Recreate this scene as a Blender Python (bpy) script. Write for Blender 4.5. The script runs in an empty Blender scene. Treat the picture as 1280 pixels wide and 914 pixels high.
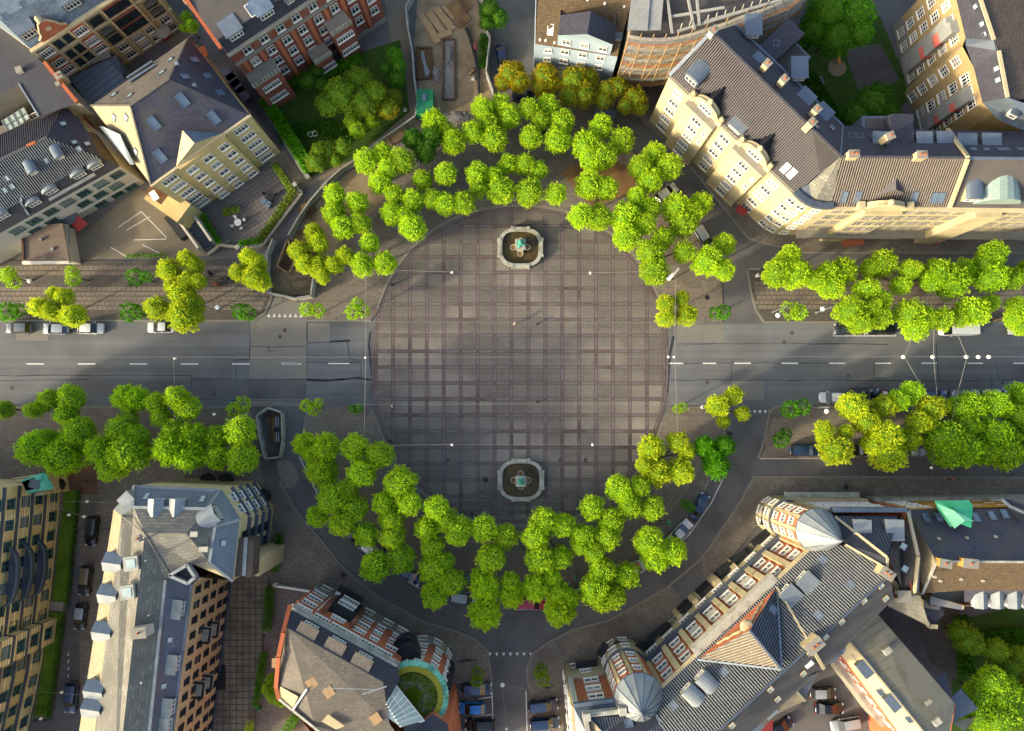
import bpy, bmesh, math, random
from mathutils import Vector, Matrix
from math import sin, cos, tan, pi, radians, atan2, hypot
random.seed(7)
SC = bpy.context.scene
COL = SC.collection
# ---------------------------------------------------------------- camera (a drone looking almost straight down)
H = 128.0; F = 995.0; TILT = radians(3.95)
cd = bpy.data.cameras.new('camera'); cam = bpy.data.objects.new('camera', cd); COL.objects.link(cam)
cam.location = (0, 0, H); cam.rotation_euler = (TILT, 0, 0)
cd.sensor_width = 36.0; cd.lens = 36.0*F/1280.0; cd.clip_start = 1; cd.clip_end = 5000
SC.camera = cam
# ---------------------------------------------------------------- daylight
SUN_EL = radians(19); SUN_DIR = radians(207)      # the sun stands low to the lower left of the picture
w = bpy.data.worlds.new('World'); SC.world = w; w.use_nodes = True
nt = w.node_tree; bg = nt.nodes['Background']
sky = nt.nodes.new('ShaderNodeTexSky'); sky.sky_type = 'NISHITA'; sky.sun_disc = False
sky.sun_elevation = SUN_EL; sky.sun_rotation = radians(90)-SUN_DIR
sky.dust_density = 3.5; sky.ozone_density = 0.3; sky.air_density = 0.8
nt.links.new(sky.outputs[0], bg.inputs[0]); bg.inputs[1].default_value = 0.15
sl = bpy.data.lights.new('sun', 'SUN'); sl.energy = 2.0; sl.angle = radians(3.0); sl.color = (1.0, 0.86, 0.62)
so = bpy.data.objects.new('sun', sl); COL.objects.link(so)
sd = Vector((cos(SUN_DIR)*cos(SUN_EL), sin(SUN_DIR)*cos(SUN_EL), sin(SUN_EL)))
so.rotation_euler = sd.to_track_quat('Z', 'Y').to_euler(); so.location = (-80, -40, 60)
SC.view_settings.view_transform = 'Standard'; SC.view_settings.look = 'None'
SC.view_settings.exposure = 1.65; SC.view_settings.gamma = 1.0; SC.view_settings.use_curve_mapping = False

# ---------------------------------------------------------------- measuring: a point of the photograph -> a point at height z
CT, ST = cos(TILT), sin(TILT)
def ray(px, py):
    u = (px-640.0)/F; v = (457.0-py)/F
    return Vector((u, v*CT+ST, v*ST-CT))
def P(px, py, z=0.0):
    d = ray(px, py); t = (z-H)/d.z
    return Vector((d.x*t, d.y*t, z))
M_PX = 0.1285
UP = Vector((0, 0, 1))

# ---------------------------------------------------------------- materials
def lin(h):
    h = h.lstrip('#'); r = []
    for i in (0, 2, 4):
        c = int(h[i:i+2], 16)/255.0
        r.append(c/12.92 if c <= 0.04045 else ((c+0.055)/1.055)**2.4)
    return (*r, 1.0)
MATS = {}
def mat(name, c1, c2=None, scale=1.0, rough=0.85, bump=0.15, metal=0.0, brick=None, spec=0.3, fine=0.12, obj_var=0.0, big=None, streak=None):
    """noise-mixed colour; brick=(width, height, mortar colour, mortar) lays courses on the face uv; big=(colour, scale) adds stains"""
    if name in MATS: return MATS[name]
    m = bpy.data.materials.new(name); m.use_nodes = True; t = m.node_tree; N = t.nodes; L = t.links
    b = N['Principled BSDF']
    tc = N.new('ShaderNodeTexCoord'); geo = N.new('ShaderNodeNewGeometry')
    n1 = N.new('ShaderNodeTexNoise'); n1.inputs['Scale'].default_value = scale; n1.inputs['Detail'].default_value = 6; n1.inputs['Roughness'].default_value = 0.65
    L.new(geo.outputs['Position'], n1.inputs['Vector'])
    cr = N.new('ShaderNodeMapRange'); cr.inputs[1].default_value = 0.3; cr.inputs[2].default_value = 0.7
    L.new(n1.outputs['Fac'], cr.inputs[0])
    mx = N.new('ShaderNodeMix'); mx.data_type = 'RGBA'
    mx.inputs[6].default_value = lin(c1); mx.inputs[7].default_value = lin(c2 or c1)
    L.new(cr.outputs[0], mx.inputs[0]); out = mx.outputs[2]
    if brick:
        bw, bh, mc, ms = brick
        br = N.new('ShaderNodeTexBrick'); L.new(tc.outputs['UV'], br.inputs['Vector'])
        br.inputs['Scale'].default_value = 1.0; br.inputs['Brick Width'].default_value = bw; br.inputs['Row Height'].default_value = bh
        br.inputs['Mortar Size'].default_value = ms; br.inputs['Mortar Smooth'].default_value = 0.2; br.inputs['Bias'].default_value = 0
        br.inputs['Color1'].default_value = (0.78, 0.78, 0.78, 1); br.inputs['Color2'].default_value = (1.15, 1.15, 1.15, 1)
        br.inputs['Mortar'].default_value = lin(mc)
        mm = N.new('ShaderNodeMix'); mm.data_type = 'RGBA'; mm.blend_type = 'MULTIPLY'; mm.inputs[0].default_value = 1
        L.new(out, mm.inputs[6]); L.new(br.outputs['Color'], mm.inputs[7])
        m3 = N.new('ShaderNodeMix'); m3.data_type = 'RGBA'; L.new(br.outputs['Fac'], m3.inputs[0])
        L.new(mm.outputs[2], m3.inputs[6]); m3.inputs[7].default_value = lin(mc); out = m3.outputs[2]
    if big:
        n3 = N.new('ShaderNodeTexNoise'); n3.inputs['Scale'].default_value = big[1]; n3.inputs['Detail'].default_value = 5
        L.new(geo.outputs['Position'], n3.inputs['Vector'])
        r3 = N.new('ShaderNodeMapRange'); r3.inputs[1].default_value = 0.48; r3.inputs[2].default_value = 0.66; L.new(n3.outputs['Fac'], r3.inputs[0])
        m4 = N.new('ShaderNodeMix'); m4.data_type = 'RGBA'; L.new(r3.outputs[0], m4.inputs[0]); L.new(out, m4.inputs[6]); m4.inputs[7].default_value = lin(big[0]); out = m4.outputs[2]
    if streak:      # wheel tracks and drips drawn out along the road
        mp = N.new('ShaderNodeMapping'); mp.inputs['Scale'].default_value = (0.012, 0.55, 1); L.new(geo.outputs['Position'], mp.inputs[0])
        n6 = N.new('ShaderNodeTexNoise'); n6.inputs['Scale'].default_value = 1.0; n6.inputs['Detail'].default_value = 5; n6.inputs['Roughness'].default_value = .6; L.new(mp.outputs[0], n6.inputs['Vector'])
        r6 = N.new('ShaderNodeMapRange'); r6.inputs[1].default_value = .35; r6.inputs[2].default_value = .65; r6.inputs[3].default_value = 1-streak; r6.inputs[4].default_value = 1+streak; L.new(n6.outputs['Fac'], r6.inputs[0])
        v6 = N.new('ShaderNodeVectorMath'); v6.operation = 'SCALE'; L.new(out, v6.inputs[0]); L.new(r6.outputs[0], v6.inputs['Scale']); out = v6.outputs[0]
    # fine grain
    n2 = N.new('ShaderNodeTexNoise'); n2.inputs['Scale'].default_value = 9.0; n2.inputs['Detail'].default_value = 4
    L.new(geo.outputs['Position'], n2.inputs['Vector'])
    r2 = N.new('ShaderNodeMapRange'); r2.inputs[1].default_value = 0.3; r2.inputs[2].default_value = 0.7; r2.inputs[3].default_value = 1-fine*1.6; r2.inputs[4].default_value = 1+fine*1.6
    L.new(n2.outputs['Fac'], r2.inputs[0])
    vm = N.new('ShaderNodeVectorMath'); vm.operation = 'SCALE'; L.new(out, vm.inputs[0]); L.new(r2.outputs[0], vm.inputs['Scale']); out = vm.outputs[0]
    if obj_var:
        oi = N.new('ShaderNodeObjectInfo'); r5 = N.new('ShaderNodeMapRange'); r5.inputs[3].default_value = 1-obj_var; r5.inputs[4].default_value = 1+obj_var
        L.new(oi.outputs['Random'], r5.inputs[0]); v5 = N.new('ShaderNodeVectorMath'); v5.operation = 'SCALE'
        L.new(out, v5.inputs[0]); L.new(r5.outputs[0], v5.inputs['Scale']); out = v5.outputs[0]
    L.new(out, b.inputs['Base Color'])
    b.inputs['Roughness'].default_value = rough; b.inputs['Metallic'].default_value = metal
    b.inputs['Specular IOR Level'].default_value = spec
    if bump:
        bp = N.new('ShaderNodeBump'); bp.inputs['Strength'].default_value = bump; bp.inputs['Distance'].default_value = 0.05
        L.new(n2.outputs['Fac'], bp.inputs['Height']); L.new(bp.outputs[0], b.inputs['Normal'])
    MATS[name] = m; return m
def leafmat(name, c1, c2, c3, trans=0.5):
    m = bpy.data.materials.new(name); m.use_nodes = True; t = m.node_tree; N = t.nodes; L = t.links
    b = N['Principled BSDF']; b.inputs['Roughness'].default_value = 0.6; b.inputs['Specular IOR Level'].default_value = 0.25
    geo = N.new('ShaderNodeNewGeometry'); oi = N.new('ShaderNodeObjectInfo')
    n1 = N.new('ShaderNodeTexNoise'); n1.inputs['Scale'].default_value = 1.3; n1.inputs['Detail'].default_value = 3
    L.new(geo.outputs['Position'], n1.inputs['Vector'])
    mr = N.new('ShaderNodeMapRange'); mr.inputs[1].default_value = 0.3; mr.inputs[2].default_value = 0.7; L.new(n1.outputs['Fac'], mr.inputs[0])
    mx = N.new('ShaderNodeMix'); mx.data_type = 'RGBA'; mx.inputs[6].default_value = lin(c1); mx.inputs[7].default_value = lin(c2); L.new(mr.outputs[0], mx.inputs[0])
    m2 = N.new('ShaderNodeMix'); m2.data_type = 'RGBA'; m2.inputs[7].default_value = lin(c3); L.new(mx.outputs[2], m2.inputs[6])
    rr = N.new('ShaderNodeMapRange'); rr.inputs[3].default_value = 0; rr.inputs[4].default_value = 0.75; L.new(geo.outputs['Random Per Island'], rr.inputs[0]); L.new(rr.outputs[0], m2.inputs[0])
    r5 = N.new('ShaderNodeMapRange'); r5.inputs[3].default_value = 0.8; r5.inputs[4].default_value = 1.15; L.new(oi.outputs['Random'], r5.inputs[0])
    v5 = N.new('ShaderNodeVectorMath'); v5.operation = 'SCALE'; L.new(m2.outputs[2], v5.inputs[0]); L.new(r5.outputs[0], v5.inputs['Scale'])
    L.new(v5.outputs[0], b.inputs['Base Color'])
    tr = N.new('ShaderNodeBsdfTranslucent'); L.new(v5.outputs[0], tr.inputs['Color'])
    ms = N.new('ShaderNodeMixShader'); ms.inputs[0].default_value = trans
    L.new(b.outputs[0], ms.inputs[1]); L.new(tr.outputs[0], ms.inputs[2]); L.new(ms.outputs[0], N['Material Output'].inputs[0])
    MATS[name] = m; return m
def plain(name, c, rough=0.5, metal=0.0, spec=0.5, coat=0.0, alpha=None):
    if name in MATS: return MATS[name]
    m = mat(name, c, c, 2.0, rough, 0.0, metal, None, spec, 0.03)
    m.node_tree.nodes['Principled BSDF'].inputs['Coat Weight'].default_value = coat
    return m
G = {}
def mats():
    g = G
    g['asphalt'] = mat('asphalt', '#5e6060', '#6a6b69', 0.25, 0.9, 0.2, big=('#5a5a58', 0.09), fine=0.06, streak=.16)
    g['asphalt_dark'] = mat('asphalt_dark', '#585756', '#62605d', 0.4, 0.9, 0.2, big=('#4f4e4c', 0.15), fine=0.07)
    g['asphalt_warm'] = mat('asphalt_warm', '#6e6656', '#78705f', 0.3, 0.9, 0.2, big=('#625b4e', 0.12), fine=0.06)
    g['patch'] = mat('asphalt_patch', '#6e6b63', '#77746a', 0.5, 0.9, 0.2, fine=0.06)
    g['seam'] = mat('asphalt_seam', '#33373d', '#2b2e33', 2, 0.8, 0.1)
    g['pave'] = mat('paving', '#6f675b', '#7b7366', 0.5, 0.9, 0.25, brick=(0.5, 0.25, '#554d44', 0.02), big=('#60574e', 0.2))
    g['cobble'] = mat('cobble', '#57514a', '#646056', 1.5, 0.9, 0.5, brick=(0.24, 0.24, '#3c3833', 0.03))
    g['slab'] = mat('slab', '#7b7062', '#6e6458', 0.8, 0.85, 0.2, fine=0.08, big=('#675e56', 0.25))
    g['kerb'] = mat('kerbstone', '#7d796c', '#716d62', 1.2, 0.85, 0.2)
    g['brick_red'] = mat('red_clinker', '#645856', '#6e625d', 0.35, 0.85, 0.3, fine=0.15, big=('#55443f', 0.15), streak=.1)
    g['cobpanel'] = mat('setts_grey', '#6e685b', '#787164', 0.5, 0.9, 0.6, brick=(0.16, 0.12, '#53504a', 0.02), obj_var=0.13, big=('#7d766a', 0.07), streak=.12)
    g['joint'] = mat('joint_dark', '#524a49', '#4a4344', 1, 0.9, 0.1)
    g['soil'] = mat('soil', '#6b5238', '#83683f', 0.5, 0.95, 0.6, big=('#56412f', 0.4))
    g['sand'] = mat('sandy_ground', '#8c7b60', '#7a6a52', 0.6, 0.95, 0.4, big=('#6a5b47', 0.3))
    g['gravel'] = mat('rubble', '#6b6862', '#8b867c', 5, 0.95, 0.8, fine=0.3)
    g['grass'] = mat('grass_green', '#4a6412', '#5d7a18', 1.2, 0.95, 0.6, fine=0.2, big=('#3c5512', 0.3))
    g['grass_dark'] = mat('grass_dark', '#2c4410', '#3a5414', 0.8, 0.95, 0.6, fine=0.2)
    g['white_paint'] = mat('road_paint', '#d8d6cc', '#b9b7ae', 3, 0.7, 0.05)
    g['white'] = mat('white_wood', '#e6e2d4', '#d8d4c6', 2, 0.5, 0.02)
    g['glass'] = mat('window_glass', '#1c2a30', '#2c3f48', 0.7, 0.12, 0, spec=0.6, fine=0.03, obj_var=0.3)
    g['glass_blue'] = mat('roof_glass', '#46576a', '#687784', 0.4, 0.15, 0, spec=0.6, fine=0.03)
    g['glass_pale'] = mat('pale_glass', '#8fa39c', '#b4c1b6', 0.6, 0.2, 0, spec=0.6, fine=0.03)
    g['cream'] = mat('cream_render', '#b3a67f', '#a99b75', 0.4, 0.9, 0.08, fine=0.04, big=('#a09370', 0.3))
    g['cream_dark'] = mat('cream_stone', '#bcae88', '#ad9f7b', 0.6, 0.9, 0.1)
    g['yellow'] = mat('yellow_render', '#bca873', '#b3a06c', 0.4, 0.9, 0.1, fine=0.05, big=('#a59265', 0.3))
    g['yellow_brick'] = mat('yellow_brick', '#a8946a', '#98845a', 0.5, 0.9, 0.2, brick=(0.5, 0.16, '#8b7650', 0.02), fine=0.1)
    g['yellow_lightened'] = mat('yellow_brick_lightened', '#cbb98c', '#bcaa7c', 0.5, 0.9, 0.2, brick=(0.5, 0.16, '#94835c', 0.02), fine=0.1)  # yellow brick lightened to offset the shade on these walls
    g['curtain'] = mat('curtained_glass', '#6a7272', '#848a86', 1.5, .2, 0, spec=.6, fine=.05)
    g['yellow_band'] = mat('yellow_brick_banded', '#dccb9c', '#cfbd8c', 0.5, 0.9, 0.2, brick=(60, 0.62, '#8c7040', 0.09), fine=0.08)
    g['brick'] = mat('red_brick', '#8a5b4d', '#7a4c40', 0.5, 0.9, 0.2, brick=(0.5, 0.16, '#7d4a38', 0.018), fine=0.12, big=('#7b412f', 0.3))
    g['brick_bright'] = mat('orange_brick', '#b26a48', '#a05a3a', 0.6, 0.9, 0.2, brick=(0.5, 0.16, '#93583a', 0.018), fine=0.1)
    g['stone_grey'] = mat('grey_stone', '#8b8779', '#7c7869', 0.8, 0.85, 0.2, fine=0.08)
    g['stone_light'] = mat('light_stone', '#aaa898', '#989688', 1.0, 0.8, 0.2, fine=0.1, big=('#868475', 0.8))
    g['white_wall'] = mat('white_render', '#aeaa9d', '#a29f92', 0.4, 0.9, 0.05, fine=0.04)
    g['pale_blue'] = mat('pale_blue_render', '#8b9ba3', '#809099', 0.4, 0.9, 0.05, fine=0.04)
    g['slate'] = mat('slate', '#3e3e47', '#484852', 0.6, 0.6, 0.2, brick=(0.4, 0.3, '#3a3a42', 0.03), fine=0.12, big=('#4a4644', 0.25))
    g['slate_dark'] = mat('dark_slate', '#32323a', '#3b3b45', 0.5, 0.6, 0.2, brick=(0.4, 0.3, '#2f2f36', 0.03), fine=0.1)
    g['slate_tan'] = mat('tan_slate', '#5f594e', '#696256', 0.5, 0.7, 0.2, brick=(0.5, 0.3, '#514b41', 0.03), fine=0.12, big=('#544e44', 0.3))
    g['slate_sunlit'] = mat('sunlit_slate', '#94896c', '#897e62', 0.5, 0.7, 0.2, brick=(0.5, 0.3, '#786d52', 0.02), fine=0.1)  # slate with low sunlight painted in, for faces turned to the sun
    g['slate_pale'] = mat('pale_grey_slate', '#68675c', '#747266', 0.35, 0.7, 0.2, brick=(0.9, 0.45, '#55544a', 0.035), fine=0.12, big=('#57564c', 0.2))
    g['felt'] = mat('roof_felt', '#4a4743', '#54504a', 0.3, 0.8, 0.2, fine=0.08, big=('#403e3c', 0.2))
    g['felt_dark'] = mat('dark_roof_felt', '#393a3d', '#424347', 0.3, 0.8, 0.2, fine=0.08)
    g['brown_tile'] = mat('brown_tile', '#54493f', '#61564a', 0.6, 0.75, 0.3, brick=(0.35, 0.35, '#3d352e', 0.05), fine=0.15)
    g['moss_tile'] = mat('mossy_tile', '#6a5a3e', '#584a36', 1.2, 0.85, 0.4, brick=(0.3, 0.3, '#463a2b', 0.05), fine=0.3)
    g['tile_light'] = mat('glazed_tile_light', '#6c7070', '#7b7e7a', 0.6, 0.45, 0.1, fine=0.1)
    g['tile_shade'] = mat('tile_valley_shade', '#262a30', '#2e3238', 0.8, 0.7, 0.1)  # near-black base stands in for shade between the tile rolls
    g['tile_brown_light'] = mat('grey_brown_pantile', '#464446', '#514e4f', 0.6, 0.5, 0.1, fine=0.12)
    g['tile_brown_shade'] = mat('pantile_valley_shade', '#262424', '#2f2c2b', 0.8, 0.7, 0.1)  # shade between the pantile rolls, painted as a dark base
    g['zinc'] = mat('zinc', '#5d6872', '#6c7780', 0.8, 0.42, 0.05, metal=0.35, fine=0.05)
    g['zinc_light'] = mat('light_zinc', '#747c7e', '#848b8b', 0.8, 0.45, 0.05, metal=0.3, fine=0.05, big=('#8d928d', 0.5))
    g['zinc_dark'] = mat('dark_zinc', '#4b535c', '#565f69', 0.6, 0.45, 0.05, metal=0.3, fine=0.05)
    g['copper'] = mat('green_copper', '#3f9a80', '#63b498', 1.2, 0.6, 0.1, fine=0.15, big=('#2f7560', 0.8))
    g['tarp_green'] = mat('green_tarpaulin', '#2fae6e', '#5fcf92', 0.5, 0.45, 0.1, fine=0.08)
    g['terracotta'] = mat('terracotta', '#a85c38', '#94502f', 1.5, 0.8, 0.3, fine=0.12)
    g['orange_wall'] = mat('ochre_render', '#c08a35', '#b37f2f', 0.5, 0.85, 0.05)
    g['wood'] = mat('timber', '#8d7350', '#a38760', 1.2, 0.8, 0.2, fine=0.12)
    g['wood_dark'] = mat('dark_timber', '#4f3827', '#5e4530', 1.2, 0.8, 0.2, fine=0.12)
    g['metal'] = mat('galvanised', '#9a9d9b', '#888b8a', 1.5, 0.4, 0.05, metal=0.5)
    g['fence_grey'] = mat('fence_grey', '#9b9a90', '#8a897f', 0.8, 0.7, 0.1)
    g['dark_metal'] = mat('dark_metal', '#26282a', '#303234', 1.5, 0.5, 0.05, metal=0.3)
    g['black_cloth'] = mat('black_cloth', '#1d1d1f', '#262628', 1.5, 0.9, 0.1)
    g['red_cloth'] = mat('red_cloth', '#7c2a27', '#8d3430', 1.5, 0.85, 0.1)
    g['water'] = mat('basin_water', '#3f3518', '#52461f', 0.9, 0.35, 0.05, spec=0.3, fine=0.05, big=('#2f2a16', 0.7))
    g['bark'] = mat('bark', '#4e4233', '#5f5240', 3, 0.9, 0.4)
    g['container_green'] = mat('green_steel', '#1d6b4a', '#247a55', 1, 0.5, 0.05)
    g['netting'] = mat('grey_netting', '#7b7d77', '#8e908a', 0.5, 0.8, 0.2, fine=0.15)
    g['red_net'] = mat('red_netting', '#c4685c', '#b55a50', 0.8, 0.8, 0.2)
    g['plank'] = mat('scaffold_plank', '#98917f', '#aaa493', 0.8, 0.85, 0.2, fine=0.2)
    g['lime'] = leafmat('leaf_lime', '#b2d222', '#c4dc28', '#92ba1c')
    g['yellowlime'] = leafmat('leaf_yellow_lime', '#c0cc20', '#ced62a', '#9cb41a')
    g['mid'] = leafmat('leaf_mid', '#a4cc1e', '#b4d624', '#82b01a')
    g['green'] = leafmat('leaf_green', '#5a9c10', '#6cac14', '#40800c')
    g['deep'] = leafmat('leaf_deep', '#437612', '#528616', '#32600e')
    g['olive'] = leafmat('leaf_olive', '#989612', '#a8a016', '#7a7a10')
    g['gold'] = leafmat('leaf_gold', '#c0ac0e', '#ccb816', '#a08e0c')
    g['garden'] = leafmat('leaf_garden', '#7c9a18', '#92a420', '#5a8014')
    g['flower'] = leafmat('leaf_pink', '#9c3a5c', '#b45878', '#7c5a34')
    g['inner'] = mat('crown_inner_shade', '#466a12', '#527818', 1, 0.9, 0.3)  # darker core paints shading into the depth of each crown
mats()

# ---------------------------------------------------------------- mesh helpers
class MB:
    def __init__(s): s.v = []; s.f = []; s.m = []; s.uv = []
    def poly(s, pts, mi=0, uvrot=0.0):
        pts = [Vector(p) for p in pts]; b = len(s.v); s.v += pts; s.f.append(tuple(range(b, b+len(pts)))); s.m.append(mi)
        n = Vector((0, 0, 0))
        for i in range(len(pts)):
            a, c = pts[i], pts[(i+1) % len(pts)]
            n += Vector(((a.y-c.y)*(a.z+c.z), (a.z-c.z)*(a.x+c.x), (a.x-c.x)*(a.y+c.y)))
        if n.length < 1e-9: n = UP.copy()
        n.normalize()
        if abs(n.z) < 0.995: U = UP.cross(n).normalized(); V = n.cross(U)
        else: U = Vector((cos(uvrot), sin(uvrot), 0)); V = Vector((-sin(uvrot), cos(uvrot), 0))
        s.uv.append([(p.dot(U), p.dot(V)) for p in pts])
        return s
    def box(s, c, size, rot=0.0, mi=0, bottom=False):
        c = Vector(c); hx, hy, hz = size[0]/2, size[1]/2, size[2]/2; cr, sr = cos(rot), sin(rot)
        def q(x, y, z): return c+Vector((x*cr-y*sr, x*sr+y*cr, z))
        p = [q(-hx, -hy, -hz), q(hx, -hy, -hz), q(hx, hy, -hz), q(-hx, hy, -hz), q(-hx, -hy, hz), q(hx, -hy, hz), q(hx, hy, hz), q(-hx, hy, hz)]
        for f in ((4, 5, 6, 7), (0, 1, 5, 4), (1, 2, 6, 5), (2, 3, 7, 6), (3, 0, 4, 7)) + (((3, 2, 1, 0),) if bottom else ()):
            s.poly([p[i] for i in f], mi, rot)
        return s
    def prism(s, pts, z0, z1, mi=0, top=True, mside=None):
        pts = [Vector((p[0], p[1], 0)) for p in pts]
        a = sum(pts[i].x*pts[(i+1) % len(pts)].y-pts[(i+1) % len(pts)].x*pts[i].y for i in range(len(pts)))
        if a < 0: pts = pts[::-1]
        n = len(pts)
        if top: s.poly([Vector((p.x, p.y, z1)) for p in pts], mi)
        for i in range(n):
            p, q = pts[i], pts[(i+1) % n]
            s.poly([(p.x, p.y, z0), (q.x, q.y, z0), (q.x, q.y, z1), (p.x, p.y, z1)], mi if mside is None else mside)
        return s
    def tube(s, a, b, r0, r1=None, n=6, mi=0, cap=True):
        a = Vector(a); b = Vector(b); r1 = r0 if r1 is None else r1
        d = (b-a).normalized(); x = d.orthogonal().normalized(); y = d.cross(x)
        A = [a+(x*cos(2*pi*i/n)+y*sin(2*pi*i/n))*r0 for i in range(n)]; B = [b+(x*cos(2*pi*i/n)+y*sin(2*pi*i/n))*r1 for i in range(n)]
        for i in range(n): j = (i+1) % n; s.poly([A[i], A[j], B[j], B[i]], mi)
        if cap: s.poly(B, mi); s.poly(A[::-1], mi)
        return s
    def lathe(s, c, prof, n=16, mi=0, a0=0.0, a1=2*pi):
        c = Vector(c); full = abs(a1-a0-2*pi) < 1e-6
        for i in range(n):
            t0 = a0+(a1-a0)*i/n; t1 = a0+(a1-a0)*(i+1)/n
            for (r0, z0), (r1, z1) in zip(prof[:-1], prof[1:]):
                q = [c+Vector((r0*cos(t0), r0*sin(t0), z0)), c+Vector((r0*cos(t1), r0*sin(t1), z0)), c+Vector((r1*cos(t1), r1*sin(t1), z1)), c+Vector((r1*cos(t0), r1*sin(t0), z1))]
                if r0 < 1e-5: q = [q[0], q[2], q[3]]
                elif r1 < 1e-5: q = q[:3]
                s.poly(q, mi)
        return s
    def bar(s, a, b, wd, ht, mi=0):
        """a beam from a to b (its base line), wd wide, ht high"""
        a = Vector(a); b = Vector(b); d = (b-a)
        if d.length < 1e-6: return s
        d.normalize(); sd_ = d.cross(UP)
        if sd_.length < 1e-4: sd_ = Vector((1, 0, 0))
        sd_.normalize(); up = sd_.cross(d); h = sd_*wd/2; u = up*ht
        p = [a-h, a+h, b+h, b-h]; t = [x+u for x in p]
        s.poly([t[3], t[2], t[1], t[0]][::-1], mi)
        for i in range(4): j = (i+1) % 4; s.poly([p[i], p[j], t[j], t[i]], mi)
        return s
    def build(s, name, ms, parent=None, origin=None, smooth=False):
        origin = origin if origin is not None else (Vector(parent['_o']) if parent and '_o' in parent else Vector((0, 0, 0)))
        me = bpy.data.meshes.new(name)
        me.from_pydata([tuple(v-origin) for v in s.v], [], s.f)
        if not isinstance(ms, (list, tuple)): ms = [ms]
        for m in ms: me.materials.append(m)
        me.polygons.foreach_set('material_index', s.m)
        ul = me.uv_layers.new(name='UVMap'); flat = [c for f in s.uv for p in f for c in p]; ul.data.foreach_set('uv', flat)
        if smooth: me.polygons.foreach_set('use_smooth', [True]*len(s.f))
        me.update()
        o = bpy.data.objects.new(name, me); COL.objects.link(o)
        if parent: o.parent = parent; o['_o'] = tuple(origin)
        else: o.location = origin
        return o
def tag(o, label=None, cat=None, group=None, kind=None):
    if label: o['label'] = label
    if cat: o['category'] = cat
    if group: o['group'] = group
    if kind: o['kind'] = kind
    return o
def thing(name, loc, label, cat, group=None):
    o = bpy.data.objects.new(name, None); COL.objects.link(o); o.location = loc; o.empty_display_size = 0.5
    o['_o'] = tuple(loc); return tag(o, label, cat, group)
def inst(me, name, parent, loc, rot=0.0, scale=1.0, mats_=None, label=None):
    """place a shared mesh; loc in world metres"""
    o = bpy.data.objects.new(name, me); COL.objects.link(o)
    org = Vector(parent['_o']) if parent is not None and '_o' in parent else Vector((0, 0, 0))
    o.parent = parent; o.location = Vector(loc)-org
    o.rotation_euler = rot if isinstance(rot, (tuple, list)) or hasattr(rot, 'x') else (0, 0, rot)
    o.scale = scale if isinstance(scale, (tuple, list)) else (scale,)*3
    if mats_:
        for i, m in enumerate(mats_): o.material_slots[i].link = 'OBJECT'; o.material_slots[i].material = m
    if label: o['label'] = label
    return o
def inside(px, py, poly):
    r = False; n = len(poly)
    for i in range(n):
        x1, y1 = poly[i][0], poly[i][1]; x2, y2 = poly[(i+1) % n][0], poly[(i+1) % n][1]
        if (y1 > py) != (y2 > py) and px < (x2-x1)*(py-y1)/(y2-y1)+x1: r = not r
    return r
def sheet(name, pts, z, m, uvrot=0.0, parent=None, kind='structure', thick=0.0):
    b = MB()
    if thick: b.prism([P(x, y, z) for x, y in pts], z-thick, z)
    else:
        q = [P(x, y, z) for x, y in pts]
        a = sum(q[i].x*q[(i+1) % len(q)].y-q[(i+1) % len(q)].x*q[i].y for i in range(len(q)))
        b.poly(q if a > 0 else q[::-1], 0, uvrot)
    o = b.build(name, m, parent)
    if kind: o['kind'] = kind
    return o
# ================================================================ ground, roads and pavements
EC = (650.0, 457.0); EA, EB, EN = 186.0, 198.0, 2.16
def ell(t, k=1.0, ka=None):
    c, s_ = cos(t), sin(t); e = 2/EN
    return (EC[0]+(EA*k)*math.copysign(abs(c)**e, c), EC[1]-(EB*(ka or k))*math.copysign(abs(s_)**e, s_))
def ell_in(px, py, k=1.0): return abs((px-EC[0])/(EA*k))**EN+abs((py-EC[1])/(EB*k))**EN < 1
gb = MB(); gb.poly([(-900, -900, 0), (900, -900, 0), (900, 900, 0), (-900, 900, 0)])
tag(gb.build('ground', G['asphalt_dark']), kind='structure')
# main road, in two arms, and the ring of lesser streets
sheet('road', [(-300, 402), (460, 402), (466, 457), (460, 508), (-300, 508)], 0.004, G['asphalt'])
sheet('road', [(838, 404), (1600, 404), (1600, 508), (838, 508), (834, 457)], 0.004, G['asphalt'])
RIN = [(374, 568), (396, 618), (415, 646), (438, 673), (459, 693), (491, 718), (524, 735), (560, 750), (600, 759), (640, 762), (681, 760), (720, 751), (760, 739), (799, 718), (830, 697), (860, 668), (889, 629), (909, 588), (917, 560), (924, 530), (925, 508)]
ROUT = [(963, 508), (956, 550), (942, 594), (925, 626), (897, 668), (877, 697), (833, 734), (803, 751), (762, 774), (715, 786), (681, 804), (666, 816), (614, 820), (609, 812), (595, 798), (566, 786), (534, 778), (483, 751), (452, 729), (425, 704), (400, 672), (372, 640), (350, 600), (338, 575), (334, 508), (374, 508)]
sheet('ring_road', RIN+ROUT, 0.008, G['asphalt_dark'])
sheet('side_street', [(614, 819), (666, 816), (661, 860), (662, 1100), (618, 1100), (616, 850)], 0.012, G['asphalt_dark'])
sheet('side_street', [(318, 372), (395, 372), (383, 404), (383, 508), (312, 508), (312, 404)], 0.006, G['patch'])
sheet('side_street', [(905, 404), (900, 330), (870, 270), (840, 235), (800, 175), (830, 160), (880, 225), (925, 300), (945, 318), (1600, 318), (1600, 335), (935, 336), (943, 375), (955, 404)], 0.009, G['asphalt_dark'])
sheet('side_street', [(956, 573), (1600, 575), (1600, 597), (945, 595)], 0.010, G['asphalt_dark'])
sheet('side_street', [(86, 600), (140, 600), (116, 720), (92, 1100), (50, 1100), (62, 914)], 0.005, G['asphalt_dark'])
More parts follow.
